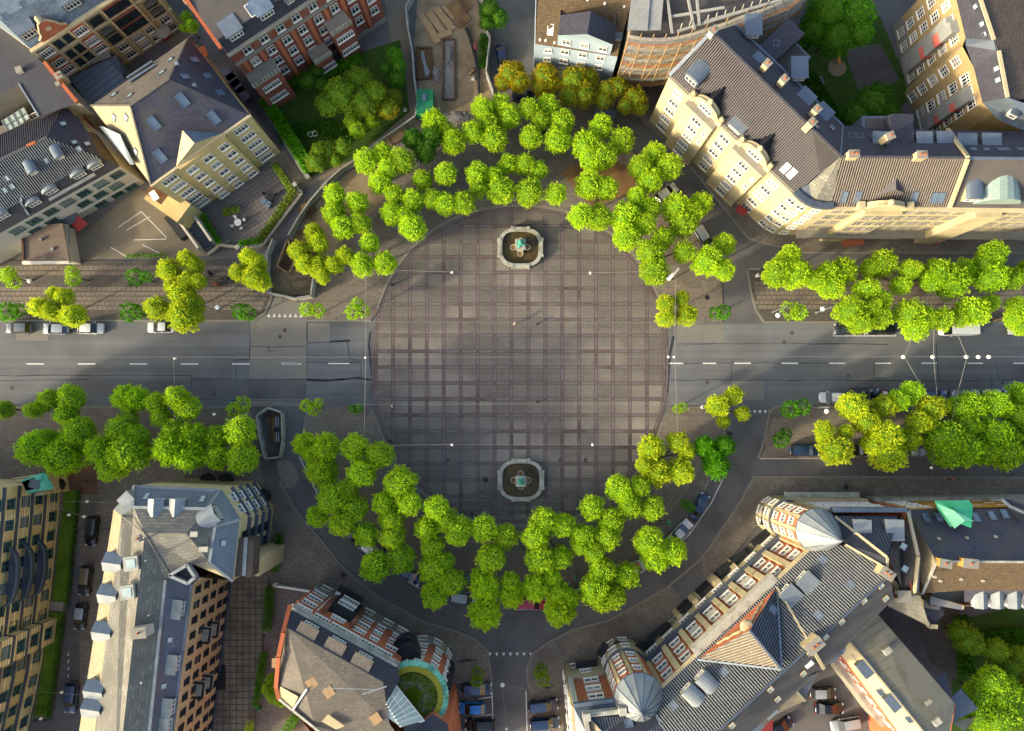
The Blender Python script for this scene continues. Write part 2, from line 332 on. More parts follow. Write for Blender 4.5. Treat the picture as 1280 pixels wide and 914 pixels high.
sheet('lane', [(345, 300), (380, 235), (440, 205), (520, 150), (515, 60), (508, -60), (470, -60), (490, 60), (500, 135), (440, 185), (375, 215), (310, 130), (250, 60), (200, -10), (170, 0), (230, 80), (345, 210), (372, 235), (325, 310)], 0.011, G['asphalt_warm'])
sheet('parking_yard', [(985, 800), (1100, 800), (1250, 1000), (930, 1000), (950, 880)], 0.013, G['asphalt_dark'])
sheet('parking_yard', [(92, 300), (175, 235), (260, 320), (62, 326)], 0.012, G['asphalt_warm'])
# raised pavements with kerbs
def pavement(name, pts, m='pave', z=0.12, kerb=None):
    b = MB(); q = [P(x, y, 0) for x, y in pts]; b.prism(q, 0, z)
    o = b.build(name, G[m]); o['kind'] = 'structure'
    if kerb:
        k = MB()
        for (x0, y0), (x1, y1) in zip(kerb[:-1], kerb[1:]):
            a = P(x0, y0, 0.0); c = P(x1, y1, 0.0); n = max(1, int((c-a).length/1.6))
            for i in range(n):
                k.bar(a.lerp(c, i/n), a.lerp(c, (i+1)/n-0.02/max((c-a).length, .1)), 0.3, z+0.02+random.uniform(0, .006))
        ko = k.build('kerb', G['kerb'], o); ko['kind'] = 'stuff'
    return o
pv_nw = pavement('pavement', [(-300, 401), (318, 401), (331, 392), (340, 372), (338, 350), (330, 326), (-300, 326)], 'cobble', kerb=[(-300, 401), (318, 401), (331, 392), (340, 372), (338, 350)])
ring = [ell(radians(a), 1.0) for a in range(18, 163, 4)]
pv_n = pavement('pavement', [(383, 401), (464, 401)]+ring[::-1]+[(838, 403), (903, 403), (903, 365), (897, 330), (862, 272), (800, 200), (730, 120), (600, 100), (500, 165), (445, 212), (385, 250), (360, 320), (385, 372)], 'pave', kerb=[(383, 401), (464, 401)])
tag(pv_n.children[0], kind='stuff')
pavement('pavement', [(955, 403), (1600, 403), (1600, 337), (934, 337), (943, 385)], 'cobble', kerb=[(934, 337), (938, 362), (945, 388), (955, 403), (1600, 403)])
pavement('pavement', [(800, 150), (870, 215), (935, 300), (1000, 316), (1600, 317), (1600, 240), (1040, 250), (860, 90)], 'pave', kerb=[(860, 205), (935, 298), (1000, 316), (1600, 317)])
pv_sw = pavement('pavement', [(-300, 509), (300, 509), (322, 520), (318, 560), (330, 600), (345, 660), (-300, 660)], 'pave', kerb=[(-300, 509), (300, 509)])
ringS = [ell(radians(a), 1.0) for a in range(198, 343, 4)]
RK = [(x+(650-x)*0.055, y+(500-y)*0.055) for x, y in RIN]
pv_s = pavement('pavement', [(385, 509), (464, 509)]+ringS+[(838, 508), (905, 508)]+[(905, 545)]+RK[:-3][::-1]+[(378, 545)], 'pave', kerb=[(905, 508), (905, 545)]+RK[:-3][::-1]+[(378, 545), (385, 509)])
pavement('pavement', [(966, 508), (1600, 508), (1600, 573), (951, 573), (958, 550)], 'pave', kerb=[(1600, 508), (970, 508), (962, 514), (956, 548), (948, 573)])
pavement('pavement', [(942, 596), (1600, 598), (1600, 640), (960, 640), (830, 800), (705, 850), (704, 1000), (662, 1000), (661, 860), (658, 835), (666, 817), (681, 805), (715, 787), (762, 775), (803, 752), (833, 735), (877, 698), (897, 669), (925, 627)], 'pave', kerb=[(661, 860), (658, 835), (666, 817), (681, 805), (715, 787), (762, 775), (803, 752), (833, 735), (877, 698), (897, 669), (925, 627), (942, 596), (1600, 598)])
pavement('pavement', [(350, 602), (372, 641), (400, 673), (425, 705), (452, 730), (483, 752), (534, 779), (566, 787), (595, 799), (609, 813), (615, 850), (600, 853), (560, 853), (560, 1000), (100, 1000), (100, 661), (346, 661), (336, 618)], 'pave', kerb=[(350, 602), (372, 641), (400, 673), (425, 705), (452, 730), (483, 752), (534, 779), (566, 787), (595, 799), (609, 813), (615, 850), (612, 853), (560, 853)])
# slab rows laid on the pavements
def slab_rows(parent, region, rows, length=0.8, z=0.125, excl=None, m='slab'):
    b = MB(); x0 = min(p[0] for p in region); x1 = max(p[0] for p in region); st = length/M_PX
    for (ya, yb) in rows:
        x = x0+random.random()*st
        while x < x1:
            cx, cy = x+st/2, (ya+yb)/2
            if inside(x+1, cy, region) and inside(x+st-1, cy, region) and not (excl and excl(cx, cy)):
                g = 0.35; zz = z+random.uniform(0, 0.008)
                b.poly([P(x+g, yb, zz), P(x+st-g, yb, zz), P(x+st-g, ya, zz), P(x+g, ya, zz)])
            x += st
    o = b.build('slab_row', G[m], parent); o['kind'] = 'stuff'; return o
rN = [(332.3, 337.8), (339.4, 344), (358.8, 363.6), (365, 369.6), (371, 375.6), (377, 381.6), (383, 387.4)]
slab_rows(pv_nw, [(-300, 327), (328, 327), (336, 350), (338, 372), (330, 388), (-300, 388)], rN)
slab_rows(pv_n, [(386, 352), (474, 352), (466, 390), (388, 390)], rN[2:])
slab_rows(pv_n, [(826, 352), (896, 352), (902, 395), (832, 395)], [(r[0]+2, r[1]+2) for r in rN[2:]], excl=lambda x, y: ell_in(x, y, 1.03))
pe = [o for o in SC.objects if o.name.startswith('pavement')]
slab_rows(pe[2], [(938, 350), (1600, 350), (1600, 392), (946, 392)], [(352+5.9*i, 356.7+5.9*i) for i in range(6)])
slab_rows(pv_sw, [(-300, 518), (312, 518), (312, 556), (-300, 556)], [(520+6.4*i, 525.2+6.4*i) for i in range(5)])
slab_rows(pv_s, [(380, 519), (470, 519), (486, 552), (380, 552)], [(520.5+6.2*i, 525.6+6.2*i) for i in range(5)], excl=lambda x, y: ell_in(x, y, 1.03))
slab_rows(pv_s, [(826, 519), (902, 519), (902, 552), (812, 552)], [(520.5+6.2*i, 525.6+6.2*i) for i in range(5)], excl=lambda x, y: ell_in(x, y, 1.03))
slab_rows(pe[6], [(962, 519), (1600, 519), (1600, 556), (955, 556)], [(523.5+6.1*i, 528.5+6.1*i) for i in range(5)])
sr = MB()      # curved rows that follow the ring to the south
for k in range(5):
    k0 = 1.17+k*0.035; k1 = k0+0.029
    for i in range(100):
        a0 = radians(205+1.35*i); a1 = radians(205+1.35*i+1.28)
        q = [ell(a0, k1), ell(a1, k1), ell(a1, k0), ell(a0, k0)]
        sr.poly([P(x, y, 0.125+random.uniform(0, .006)) for x, y in q])
so_ = sr.build('slab_row', G['slab'], pv_s); so_['kind'] = 'stuff'
# long seams, patches and paint on the roads
sm = MB()
def seam(pts, wd=0.12, z=0.010):
    for (x0, y0), (x1, y1) in zip(pts[:-1], pts[1:]):
        a, c = P(x0, y0, z), P(x1, y1, z); n = max(1, int((c-a).length/3)); d = (c-a).normalized(); s_ = Vector((-d.y, d.x, 0))
        pr = a
        for i in range(1, n+1):
            q = a.lerp(c, i/n)+(s_*random.uniform(-.1, .1) if i < n else Vector((0, 0, 0))); w0 = wd*random.uniform(.5, 1.3)/2
            sm.poly([pr-s_*w0, q-s_*w0, q+s_*w0, pr+s_*w0]); pr = q
for pts in ([(-100, 470), (239, 469), (240, 493)], [(240, 474), (466, 474)], [(312, 402), (312, 450), (295, 450), (295, 473)], [(384, 403), (384, 474)], [(312, 433), (382, 433)], [(384, 429), (413, 428), (434, 426), (437, 448), (451, 453), (451, 474)],
            [(384, 453), (451, 453)], [(240, 499), (380, 502)], [(846, 430), (1045, 430)], [(838, 475), (1300, 476)], [(915, 448), (914, 475)], [(838, 454), (1035, 454)], [(1245, 454), (1249, 475)], [(1240, 475), (1238, 500)],
            [(1170, 430), (1174, 475)], [(0, 447+29), (110, 474)], [(336, 433), (336, 439), (344, 439)], [(1020, 430), (1110, 431)], [(1093, 452), (1092, 470)]): seam(pts)
for pts in ([(384, 475), (410, 476), (430, 474)], [(425, 475), (445, 472), (464, 475)], [(412, 427), (438, 426)]): seam(pts, 0.35)
seam([(463, 415), (461, 430), (465, 470)], 0.5); seam([(842, 420), (838, 440), (834, 490)], 0.5)
tag(sm.build('road_seam', G['seam']), kind='structure')
def paint(segs, wd=0.16, z=0.016, name='road_marking'):
    b = MB()
    for x0, y0, x1, y1 in segs:
        a, c = P(x0, y0, z), P(x1, y1, z); d = (c-a).normalized(); s_ = Vector((-d.y, d.x, 0))*wd/2
        b.poly([a-s_, c-s_, c+s_, a+s_])
    o = b.build(name, G['white_paint']); o['kind'] = 'structure'; return o
paint([(33+64.3*i, 455, 55+64.3*i, 455) for i in range(-3, 6)]+[(352, 454.3, 373, 454.3), (410, 454.5, 437, 454.5), (837, 454.3, 854, 454.3), (878.5, 454.3, 895, 454.3), (918, 454.2, 938.5, 454.2), (977, 454.2, 997.5, 454.2)]+[(1036.5+57.6*i, 454.2, 1056+57.6*i, 454.2) for i in range(0, 7)], 0.2)
tri = MB()
def teeth(x0, y0, n, dx, up):
    for i in range(n):
        x = x0+dx*i; d = -4.5 if up else 4.5
        q = [P(x-2.1, y0, 0.018), P(x+2.1, y0, 0.018), P(x, y0+d, 0.018)]
        tri.poly(q if up else q[::-1])
teeth(336, 396.5, 7, 6.7, True); teeth(612.5, 816, 7, 8.5, False); teeth(937, 513, 5, 6.5, False)
tag(tri.build('give_way_marking', G['white_paint']), kind='structure')
paint([(374, 571, 397, 618), (459, 693, 463, 697), (510, 727, 524, 735), (552, 749, 562, 751), (643, 762, 676, 761.5), (728, 749.5, 733, 748), (799, 717, 811, 710), (846, 681, 862, 668), (889, 629, 909, 588), (905.5, 587, 909, 588), (862, 668, 889, 629),
       (987, 573, 1028, 573), (950, 573.4, 987, 573.4), (987, 565, 987, 573), (1028, 572, 1028, 565), (1042, 420, 1120, 420), (1119.5, 405, 1119.5, 420), (1042, 405, 1042, 420), (1081, 412, 1081, 420),
       (614.5, 849, 619, 1000), (598, 874, 616, 871), (590, 896, 617, 893), (657.5, 864, 661, 1000), (936, 336.5, 950, 336.5), (936, 337, 945, 366)], 0.14)
paint([(148, 284, 176, 265), (158, 288, 187, 271), (168, 300, 208, 299), (138, 309, 158, 321), (178, 306, 200, 317), (176, 264, 208, 297)], 0.12)
paint([(86, 834+i*9, 84.7, 838+i*9) for i in range(-2, 7)], 0.15)
# light patches of old sand and dirt
sheet('sand_patch', [(345, 577), (352, 573), (364, 577), (372, 590), (373, 600), (366, 610), (357, 610), (350, 597)], 0.016, G['patch'])
sheet('driveway', [(876, 698), (882, 730), (858, 755), (838, 733), (866, 706)], 0.125, G['asphalt_dark'])
sheet('brick_path', [(55, 585), (122, 580), (122, 618), (85, 618), (55, 612)], 0.127, mat('brick_paving', '#7a5a41', '#6a4c38', 1.2, 0.9, 0.3, brick=(.4, .2, '#57412f', .03)))
# ---- the round plaza
pb = MB(); rim = [ell(radians(a)) for a in range(0, 360, 3)]
pb.prism([P(x, y, 0) for x, y in rim], 0.0, 0.020)
plaza = tag(pb.build('plaza', G['joint']), kind='structure')
def clip_ell(poly, k):
    out = []
    ks = [(EC[0]+EA*k*cos(t)*1, EC[1]) for t in (0,)]
    n = 72; e = [ell(2*pi*i/n, k) for i in range(n)]
    # Sutherland-Hodgman against the convex rim (counter-clockwise in world, clockwise in pixels)
    res = poly
    for i in range(n):
        ax, ay = e[i]; bx, by = e[(i+1) % n]; new = []
        def sd_(p): return (bx-ax)*(p[1]-ay)-(by-ay)*(p[0]-ax)
        for j in range(len(res)):
            p, q = res[j], res[(j+1) % len(res)]; dp, dq = sd_(p), sd_(q)
            if dp <= 0: new.append(p)
            if (dp < 0) != (dq < 0) and dp != dq:
                t = dp/(dp-dq); new.append((p[0]+(q[0]-p[0])*t, p[1]+(q[1]-p[1])*t))
        res = new
        if not res: return []
    return res
XS = [491.3+21.15*i for i in range(-2, 18)]
YS = []
y = 301.0-19.0*3; p = 19.2
while y < 680: YS.append(y); p *= 1.0031; y += p
def area(q): return abs(sum(q[i][0]*q[(i+1) % len(q)][1]-q[(i+1) % len(q)][0]*q[i][1] for i in range(len(q))))/2
FOUNT = [(650.3, 310.5), (651, 599.8)]
bb = MB(); hb = 1.9
for i in range(len(XS)):       # clinker bands, with darker crossings
    def strip(x0, y0, x1, y1, mi):
        q = clip_ell([(x0, y0), (x1, y0), (x1, y1), (x0, y1)], 0.985)
        if len(q) > 2 and area(q) > 2: bb.poly([P(a, b, 0.028) for a, b in q[::-1]], mi)
    for j in range(len(YS)):
        strip(XS[i]-hb+.35, YS[j]+hb+.2, XS[i]+hb-.35, (YS[j+1] if j+1 < len(YS) else YS[j]+20)-hb-.2, 0)
        strip(XS[i]+hb+.2, YS[j]-hb+.35, XS[i]+21.15-hb-.2, YS[j]+hb-.35, 0)
        strip(XS[i]-hb+.35, YS[j]-hb+.35, XS[i]+hb-.35, YS[j]+hb-.35, 1)
o = bb.build('clinker_band', [G['brick_red'], mat('clinker_crossing', '#554a49', '#5e5250', 1, .9, .2)], plaza); o['kind'] = 'stuff'
cnt = 0
for i in range(len(XS)-1):
    for j in range(len(YS)-1):
        q = clip_ell([(XS[i]+hb+.5, YS[j]+hb+.5), (XS[i+1]-hb-.5, YS[j]+hb+.5), (XS[i+1]-hb-.5, YS[j+1]-hb-.5), (XS[i]+hb+.5, YS[j+1]-hb-.5)], 0.98)
        if len(q) > 2 and area(q) > 20:
            b = MB(); c = [P(a, b_, 0) for a, b_ in q]; cen = sum(c, Vector())/len(c)
            b.prism(c, 0.020, 0.038+random.uniform(0, .006)); cnt += 1
            b.build('setts_panel', G['cobpanel'], plaza)
rb = MB()       # rim courses inside the kerb
for k0, k1 in ((0.985, 0.997), (0.965, 0.975)):
    for i in range(180):
        a0, a1 = radians(2*i), radians(2*i+1.9)
        rb.poly([P(*ell(a0, k0), 0.046), P(*ell(a0, k1), 0.046), P(*ell(a1, k1), 0.046), P(*ell(a1, k0), 0.046)])
o = rb.build('rim_course', G['brick_red'], plaza); o['kind'] = 'stuff'
kb = MB()
for (s0, s1) in ((19, 161), (199, 341)):
    a = s0
    while a < s1:
        q = [ell(radians(a), 1.0), ell(radians(a), 1.018), ell(radians(a+1.9), 1.018), ell(radians(a+1.9), 1.0)]
        kb.prism([P(x, y_, 0) for x, y_ in q], 0.02, 0.15+random.uniform(0, .006)); a += 2
ko = kb.build('kerb', G['kerb'], plaza); ko['kind'] = 'stuff'
# small black bollard lights set along the rim
def bollard(px, py, lab):
    c = P(px, py, 0.04); t = thing('bollard', c, lab, 'bollard', 'black bollards on the rim of the round plaza')
    MB().lathe(c, [(0.0, 0), (.16, 0), (.14, .8), (.18, .85), (.1, .95), (0, .98)], 10).build('post', G['dark_metal'], t)
for bx, by, lab in ((490.5, 356.5, 'short black bollard on the upper left edge of the plaza paving'), (805, 356, 'short black bollard on the upper right edge of the plaza paving'), (488.5, 551, 'short black bollard on the lower left edge of the plaza paving'), (590, 641, 'short black bollard on the paving edge near the lower fountain'), (671.5, 405.2, 'short black bollard on the paving just above the centre of the plaza'), (671.5, 503.2, 'short black bollard on the paving just below the centre of the plaza')):
    bollard(bx, by, lab)
# ---- small raised drains etc.
mh = MB()
for x, y in ((429, 719), (1058, 609), (1170, 512), (884, 372), (607, 600), (912, 543), (148/4.9+200+229, 690)):
    c = P(x, y, .13); mh.lathe(c, [(0, .01), (.42, .01), (.42, 0)], 14)
tag(mh.build('manhole_cover', G['dark_metal']), kind='structure')
# grass strips
def grass_patch(name, pts, z=0.16, m='grass'):
    b = MB(); b.prism([P(x, y, 0) for x, y in pts], 0, z); o = b.build(name, G[m]); o['kind'] = 'structure'; return o
g1 = grass_patch('grass_strip', [(81, 614), (101, 613), (85, 756), (65, 754)])
g2 = grass_patch('grass_strip', [(63, 765), (83, 766), (64, 896), (44, 894)])
g3 = grass_patch('garden_lawn', [(330, 120), (420, 75), (500, 50), (512, 140), (440, 200), (385, 222)], 0.05, 'grass_dark')
g4 = grass_patch('garden_lawn', [(1000, 60), (1100, 20), (1140, 120), (1100, 160), (1040, 150), (990, 90)], 0.05, 'grass_dark')
g5 = grass_patch('garden_lawn', [(1180, 780), (1300, 750), (1320, 1000), (1190, 1000), (1190, 850)], 0.05, 'grass_dark')
sheet('courtyard', [(1055, 60), (1100, 55), (1125, 100), (1075, 122)], 0.07, G['felt'])
sheet('courtyard', [(1145, 770), (1200, 755), (1195, 850), (1165, 830)], 0.08, G['cobble'])
# terrace of large tiles beside the grey-roofed block
tt = MB(); reg = [(288, 722), (338, 722), (331, 800), (318, 914), (310, 1000), (250, 1000), (266, 880)]
yy = 720.0
while yy < 1000:
    xx = 240.0
    while xx < 340:
        if inside(xx+4, yy+4, reg):
            q = [P(xx+.5, yy+.5, 0), P(xx+7.5, yy+.5, 0), P(xx+7.5, yy+7.5, 0), P(xx+.5, yy+7.5, 0)]
            tt.prism(q, .12, .16+random.uniform(0, .015))
        xx += 8
    yy += 8
sheet('terrace', reg, 0.126, G['joint'])
to = tt.build('terrace_tiles', mat('terrace_tile', '#7d765f', '#6f6855', .6, .9, .2, big=('#5f594a', .3))); tag(to, kind='structure')
tt = MB(); reg = [(262, 300), (250, 275), (345, 205), (368, 238), (327, 305), (300, 312)]
ang = radians(35)
for i in range(-20, 40):
    for j in range(-30, 30):
        cx = 300+i*5.2*cos(ang)+j*5.2*sin(ang); cy = 260-i*5.2*sin(ang)+j*5.2*cos(ang)
        if inside(cx, cy, reg):
            c = P(cx, cy, .13+random.uniform(0, .01)); tt.box(c, (.62, .62, .06), ang)
sheet('terrace', reg, 0.126, G['joint'])
to = tt.build('terrace_tiles', mat('terrace_tile_grey', '#5f5a56', '#6b6560', .6, .9, .2)); tag(to, kind='structure')

def rect_sheet(x0, y0, x1, y1, m, z=0.007, name='asphalt_patch'):
    return sheet(name, [(x0, y1), (x1, y1), (x1, y0), (x0, y0)], z, G[m])
for x0, y0, x1, y1, m in ((240, 474, 383, 499, 'asphalt_dark'), (1094, 476, 1238, 492, 'asphalt_dark'), (915, 476, 955, 500, 'patch'), (120, 476, 238, 492, 'asphalt_dark'), (1250, 455, 1330, 475, 'asphalt_dark'), (384, 404, 412, 426, 'patch'), (846, 406, 905, 428, 'patch'), (20, 404, 60, 426, 'patch')): rect_sheet(x0, y0, x1, y1, m)
dc = MB()
for x, y in ((268, 493), (990, 416), (980, 428), (1060, 470), (1253, 478), (350, 421), (356, 413), (15, 485), (884, 478), (1191, 512), (700, 575), (732, 575), (560, 575), (640, 640), (706, 560), (1000, 604), (1120, 600), (420, 700)): 
    c = P(x, y, .06 if y > 560 else .012); dc.lathe(c, [(0, .01), (.33, .01), (.33, 0)], 12)
tag(dc.build('drain_cover', G['joint']), kind='structure')
# ================================================================ building kit
def wmesh_cache(cache={}):
    return cache
def win_mesh(w, h, nx, nz, fw=.07, dep=.12, sill=True):
    """one window: frame with casements and glazing bars. local x along the wall, y out of it, z up from the sill"""
    c = wmesh_cache(); k = (round(w, 2), round(h, 2), nx, nz, sill, round(fw, 3))
    if k in c: return c[k]
    b = MB()
    def bx(x0, x1, z0, z1, y0, y1):
        b.box(((x0+x1)/2, (y0+y1)/2, (z0+z1)/2), (x1-x0, y1-y0, z1-z0), 0, 0, True)
    bx(-w/2, -w/2+fw, 0, h, 0, dep); bx(w/2-fw, w/2, 0, h, 0, dep); bx(-w/2+fw, w/2-fw, h-fw, h, 0, dep); bx(-w/2+fw, w/2-fw, 0, fw, 0, dep)
    for i in range(1, nx): x = -w/2+w*i/nx; bx(x-fw*.5, x+fw*.5, fw, h-fw, 0, dep*.9)
    for i in range(1, nz):
        z = h*(1-.36) if nz == 2 else h*i/nz
        bx(-w/2+fw, w/2-fw, z-fw*.35, z+fw*.35, 0, dep*.8)
    if sill: bx(-w/2-.1, w/2+.1, -.12, -.003, 0, .22)
    fr = bpy.data.meshes.new('window'); fr.from_pydata([tuple(v) for v in b.v], [], b.f); fr.materials.append(G['white']); fr.update()
    p = MB(); p.poly([(-w/2+fw, .03, fw), (w/2-fw, .03, fw), (w/2-fw, .03, h-fw), (-w/2+fw, .03, h-fw)])
    pm = bpy.data.meshes.new('pane'); pm.from_pydata([tuple(v) for v in p.v], [], p.f); pm.materials.append(G['glass']); pm.update()
    c[k] = (fr, pm); return c[k]
SKY = {}
WR = random.Random(21)
def sky_mesh(w, h, kind):
    k = (round(w, 2), round(h, 2), kind)
    if k in SKY: return SKY[k]
    b = MB()
    f = .09
    for x0, x1, y0, y1 in ((-w/2, -w/2+f, -h/2, h/2), (w/2-f, w/2, -h/2, h/2), (-w/2+f, w/2-f, h/2-f, h/2), (-w/2+f, w/2-f, -h/2, -h/2+f)):
        b.box(((x0+x1)/2, (y0+y1)/2, .07), (x1-x0, y1-y0, .14))
    fr = bpy.data.meshes.new('skylight'); fr.from_pydata([tuple(v) for v in b.v], [], b.f); fr.materials.append(G['zinc']); fr.update()
    pm = bpy.data.meshes.new('pane'); pm.from_pydata([(-w/2+f, -h/2+f, .09), (w/2-f, -h/2+f, .09), (w/2-f, h/2-f, .09), (-w/2+f, h/2-f, .09)], [], [(0, 1, 2, 3)]); pm.materials.append(G['glass_blue']); pm.update()
    SKY[k] = (fr, pm); return SKY[k]
def planar(ref, pts):
    """heights for picture points so that they lie in the plane of three reference points"""
    a, b, c = [P(*v) for v in ref]; n = (b-a).cross(c-a); o = Vector((0, 0, H)); out = []
    for x, y in pts: d = ray(x, y); q = o+d*(n.dot(a-o)/n.dot(d)); out.append((x, y, q.z))
    return out
class Bld:
    def __init__(s, name, label, cat, eave, ze, wall, z0=0.0, ground=False, walls=True):
        s.q = [P(x, y, 0 if ground else ze) for x, y in eave]
        a = sum(s.q[i].x*s.q[(i+1) % len(s.q)].y-s.q[(i+1) % len(s.q)].x*s.q[i].y for i in range(len(s.q)))
        s.cen = sum((Vector((v.x, v.y, 0)) for v in s.q), Vector())/len(s.q)
        s.ze = ze; s.t = thing(name, (s.cen.x, s.cen.y, 0), label, cat); s.faces = []
        s.ccw = a > 0
        if walls:
            b = MB(); b.prism(s.q, z0, ze, 0, top=False); s.wall = b.build('wall', G[wall] if isinstance(wall, str) else wall, s.t)
    def roof(s, faces, m, name='roof', under=None):
        b = MB()
        for f in faces:
            q = [P(*v) for v in f]
            n = (q[1]-q[0]).cross(q[2]-q[0])
            nn = Vector((0, 0, 0))
            for i in range(len(q)): nn += q[i].cross(q[(i+1) % len(q)])
            if nn.z < 0: q = q[::-1]
            b.poly(q); s.faces.append(q)
        return b.build(name, G[m] if isinstance(m, str) else m, s.t)
    def flat(s, pts, z, m, name='roof', th=.25):
        b = MB(); q = [P(x, y, z) for x, y in pts]; b.prism(q, z-th, z); s.faces.append(q)
        return b.build(name, G[m], s.t)
    def wallpoly(s, pts, m, name='gable', ov=.0):
        q = [P(*v) for v in pts]; n = (q[1]-q[0]).cross(q[2]-q[0])
        c = sum(q, Vector())/len(q)
        if n.dot(Vector((0, 0, H))-c) < 0: q = q[::-1]
        b = MB(); b.poly(q); s.faces.append(q); return b.build(name, G[m], s.t)
    def hit(s, px, py):
        d = ray(px, py); o = Vector((0, 0, H)); best = None
        for q in s.faces:
            n = Vector((0, 0, 0))
            for i in range(len(q)): n += q[i].cross(q[(i+1) % len(q)])
            n.normalize()
            if n.z < 0: n = -n
            dn = n.dot(d)
            if abs(dn) < 1e-6: continue
            t = n.dot(q[0]-o)/dn; p = o+d*t; pr = [(v.x, v.y) for v in q]
            if inside(p.x, p.y, pr) and (best is None or t < best[0]): best = (t, p, n)
        if best is None: return P(px, py, s.ze), UP.copy()
        return best[1], best[2]
    def ribs(s, face, m, pitch=.30, wd=.14, ht=.09, name='tile_rows', dirv=None):
        """raised rolls that run down a roof face, clipped to it"""
        q = [P(*v) for v in face]; n = Vector((0, 0, 0))
        for i in range(len(q)): n += q[i].cross(q[(i+1) % len(q)])
        n.normalize()
        if n.z < 0: n = -n
        U = UP.cross(n).normalized() if abs(n.z) < .999 else Vector((1, 0, 0)); V = n.cross(U)
        if dirv is not None:
            a = P(*dirv[0]); c = P(*dirv[1]); V = (c-a); V = (V-n*V.dot(n)).normalized(); U = V.cross(n)
        uv = [((p-q[0]).dot(U), (p-q[0]).dot(V)) for p in q]
        u0 = min(p[0] for p in uv); u1 = max(p[0] for p in uv); b = MB(); u = u0+pitch*.5
        while u < u1:
            xs = []
            for i in range(len(uv)):
                (a, c), (d, e) = uv[i], uv[(i+1) % len(uv)]
                if (a > u) != (d > u): xs.append(c+(e-c)*(u-a)/(d-a))
            xs.sort()
            for k in range(0, len(xs)-1, 2):
                if xs[k+1]-xs[k] < .15: continue
                A = q[0]+U*u+V*(xs[k]+.04); B = q[0]+U*u+V*(xs[k+1]-.04); w2 = U*wd/2; N_ = n*ht
                b.poly([A-w2, B-w2, B-w2*.6+N_, A-w2*.6+N_][::-1]); b.poly([A-w2*.6+N_, B-w2*.6+N_, B+w2*.6+N_, A+w2*.6+N_][::-1]); b.poly([A+w2*.6+N_, B+w2*.6+N_, B+w2, A+w2][::-1])
            u += pitch
        # make faces point outwards
        for i, f in enumerate(b.f):
            v = [b.v[j] for j in f]; nn = (v[1]-v[0]).cross(v[2]-v[0])
            if nn.dot(n) < -1e-9: b.f[i] = f[::-1]
        if b.f:
            o = b.build(name, G[m], s.t); o['kind'] = 'stuff'; return o
    def striped(s, face, base, rib, pitch=.30, wd=.14, ht=.09, **k):
        s.roof([face], base); s.ribs(face, rib, pitch, wd, ht, **k)
    def edge(s, a, b, z=None, ground=False):
        z = s.ze if z is None else z
        A = P(a[0], a[1], 0 if ground else z); B = P(b[0], b[1], 0 if ground else z); A.z = B.z = 0
        d = (B-A); L = d.length; d.normalize(); n = Vector((d.y, -d.x, 0))
        pl = [(v.x, v.y) for v in s.q]; mid = (A+B)/2; i0 = inside(mid.x+n.x*.6, mid.y+n.y*.6, pl); i1 = inside(mid.x-n.x*.6, mid.y-n.y*.6, pl)
        if (i0 and not i1) or (i0 == i1 and n.dot(mid-s.cen) < 0): n = -n
        if d.dot(n.cross(UP)) < 0: A, B = B, A; d = -d; fl = True
        else: fl = False
        return A, B, d, n, L, fl
    def wins(s, a, b, us, zs, w=1.2, h=1.7, nx=2, nz=2, out=0.0, z=None, name='window', frame=None, pane=None, ground=False, fw=.07, sill=True):
        A, B, d, n, L, fl = s.edge(a, b, z, ground)
        if isinstance(us, int): us = [(i+.5)/us for i in range(us)]
        fr, pm = win_mesh(w, h, nx, nz, fw=fw, sill=sill)
        ang = atan2(d.y, d.x)
        # local x must be along d with y outwards: x cross y = z
        for u in us:
            uu = 1-u if fl else u
            for zz in zs:
                p = A+d*(L*uu)+n*(out+.004)+UP*zz; r = atan2(n.y, n.x)-pi/2
                o = inst(fr, name, s.t, p, r, 1.0, [G[frame]] if frame else None)
                c = bpy.data.objects.new('pane', pm); COL.objects.link(c); c.parent = o
                if not pane and WR.random() < .22: c.material_slots[0].link = 'OBJECT'; c.material_slots[0].material = G['curtain']
                if pane: c.material_slots[0].link = 'OBJECT'; c.material_slots[0].material = G[pane]
    def slab(s, a, b, u0, u1, z0, z1, out, m, name='band', z=None, into=.0, ground=False, stuff=False):
        """a block proud of the wall between u0..u1 and z0..z1"""
        A, B, d, n, L, fl = s.edge(a, b, z, ground)
        if fl: u0, u1 = 1-u1, 1-u0
        p = A+d*(L*(u0+u1)/2)+n*((out-into)/2+.003); r = atan2(d.y, d.x)
        bb = MB(); bb.box((p.x, p.y, (z0+z1)/2), (L*(u1-u0), out+into, z1-z0), r, 0, True)
        return bb.build(name, G[m], s.t)
    def slabs(s, a, b, us, hw, z0, z1, out, m, name, z=None):
        A, B, d, n, L, fl = s.edge(a, b, z)
        for u in us:
            uu = 1-u if fl else u
            p = A+d*(L*uu)+n*(out/2+.003); bb = MB(); bb.box((p.x, p.y, (z0+z1)/2), (hw*2, out, z1-z0), atan2(d.y, d.x), 0, True); bb.build(name, G[m], s.t)
    def chimney(s, px, py, sx=.9, sy=.9, h=1.6, ang=0, m='cream_dark', pots=1, cap='stone_grey', sink=1.2, name='chimney'):
        p, n = s.hit(px, py); b = MB(); r = radians(ang)
        b.box((p.x, p.y, p.z+(h-sink)/2), (sx, sy, h+sink), r)
        o = b.build(name, G[m], s.t)
        c = MB(); c.box((p.x, p.y, p.z+h+.06), (sx+.16, sy+.16, .12), r, 0, True); c.build('cap', G[cap], o)
        if pots:
            c = MB()
            for i in range(pots):
                off = (i-(pots-1)/2)*.6; q = p+Vector((cos(r)*off, sin(r)*off, h+.12)); c.tube(q, q+UP*.35, .16, .13, 8)
            c.build('pot', G['terracotta'], o)
        return o
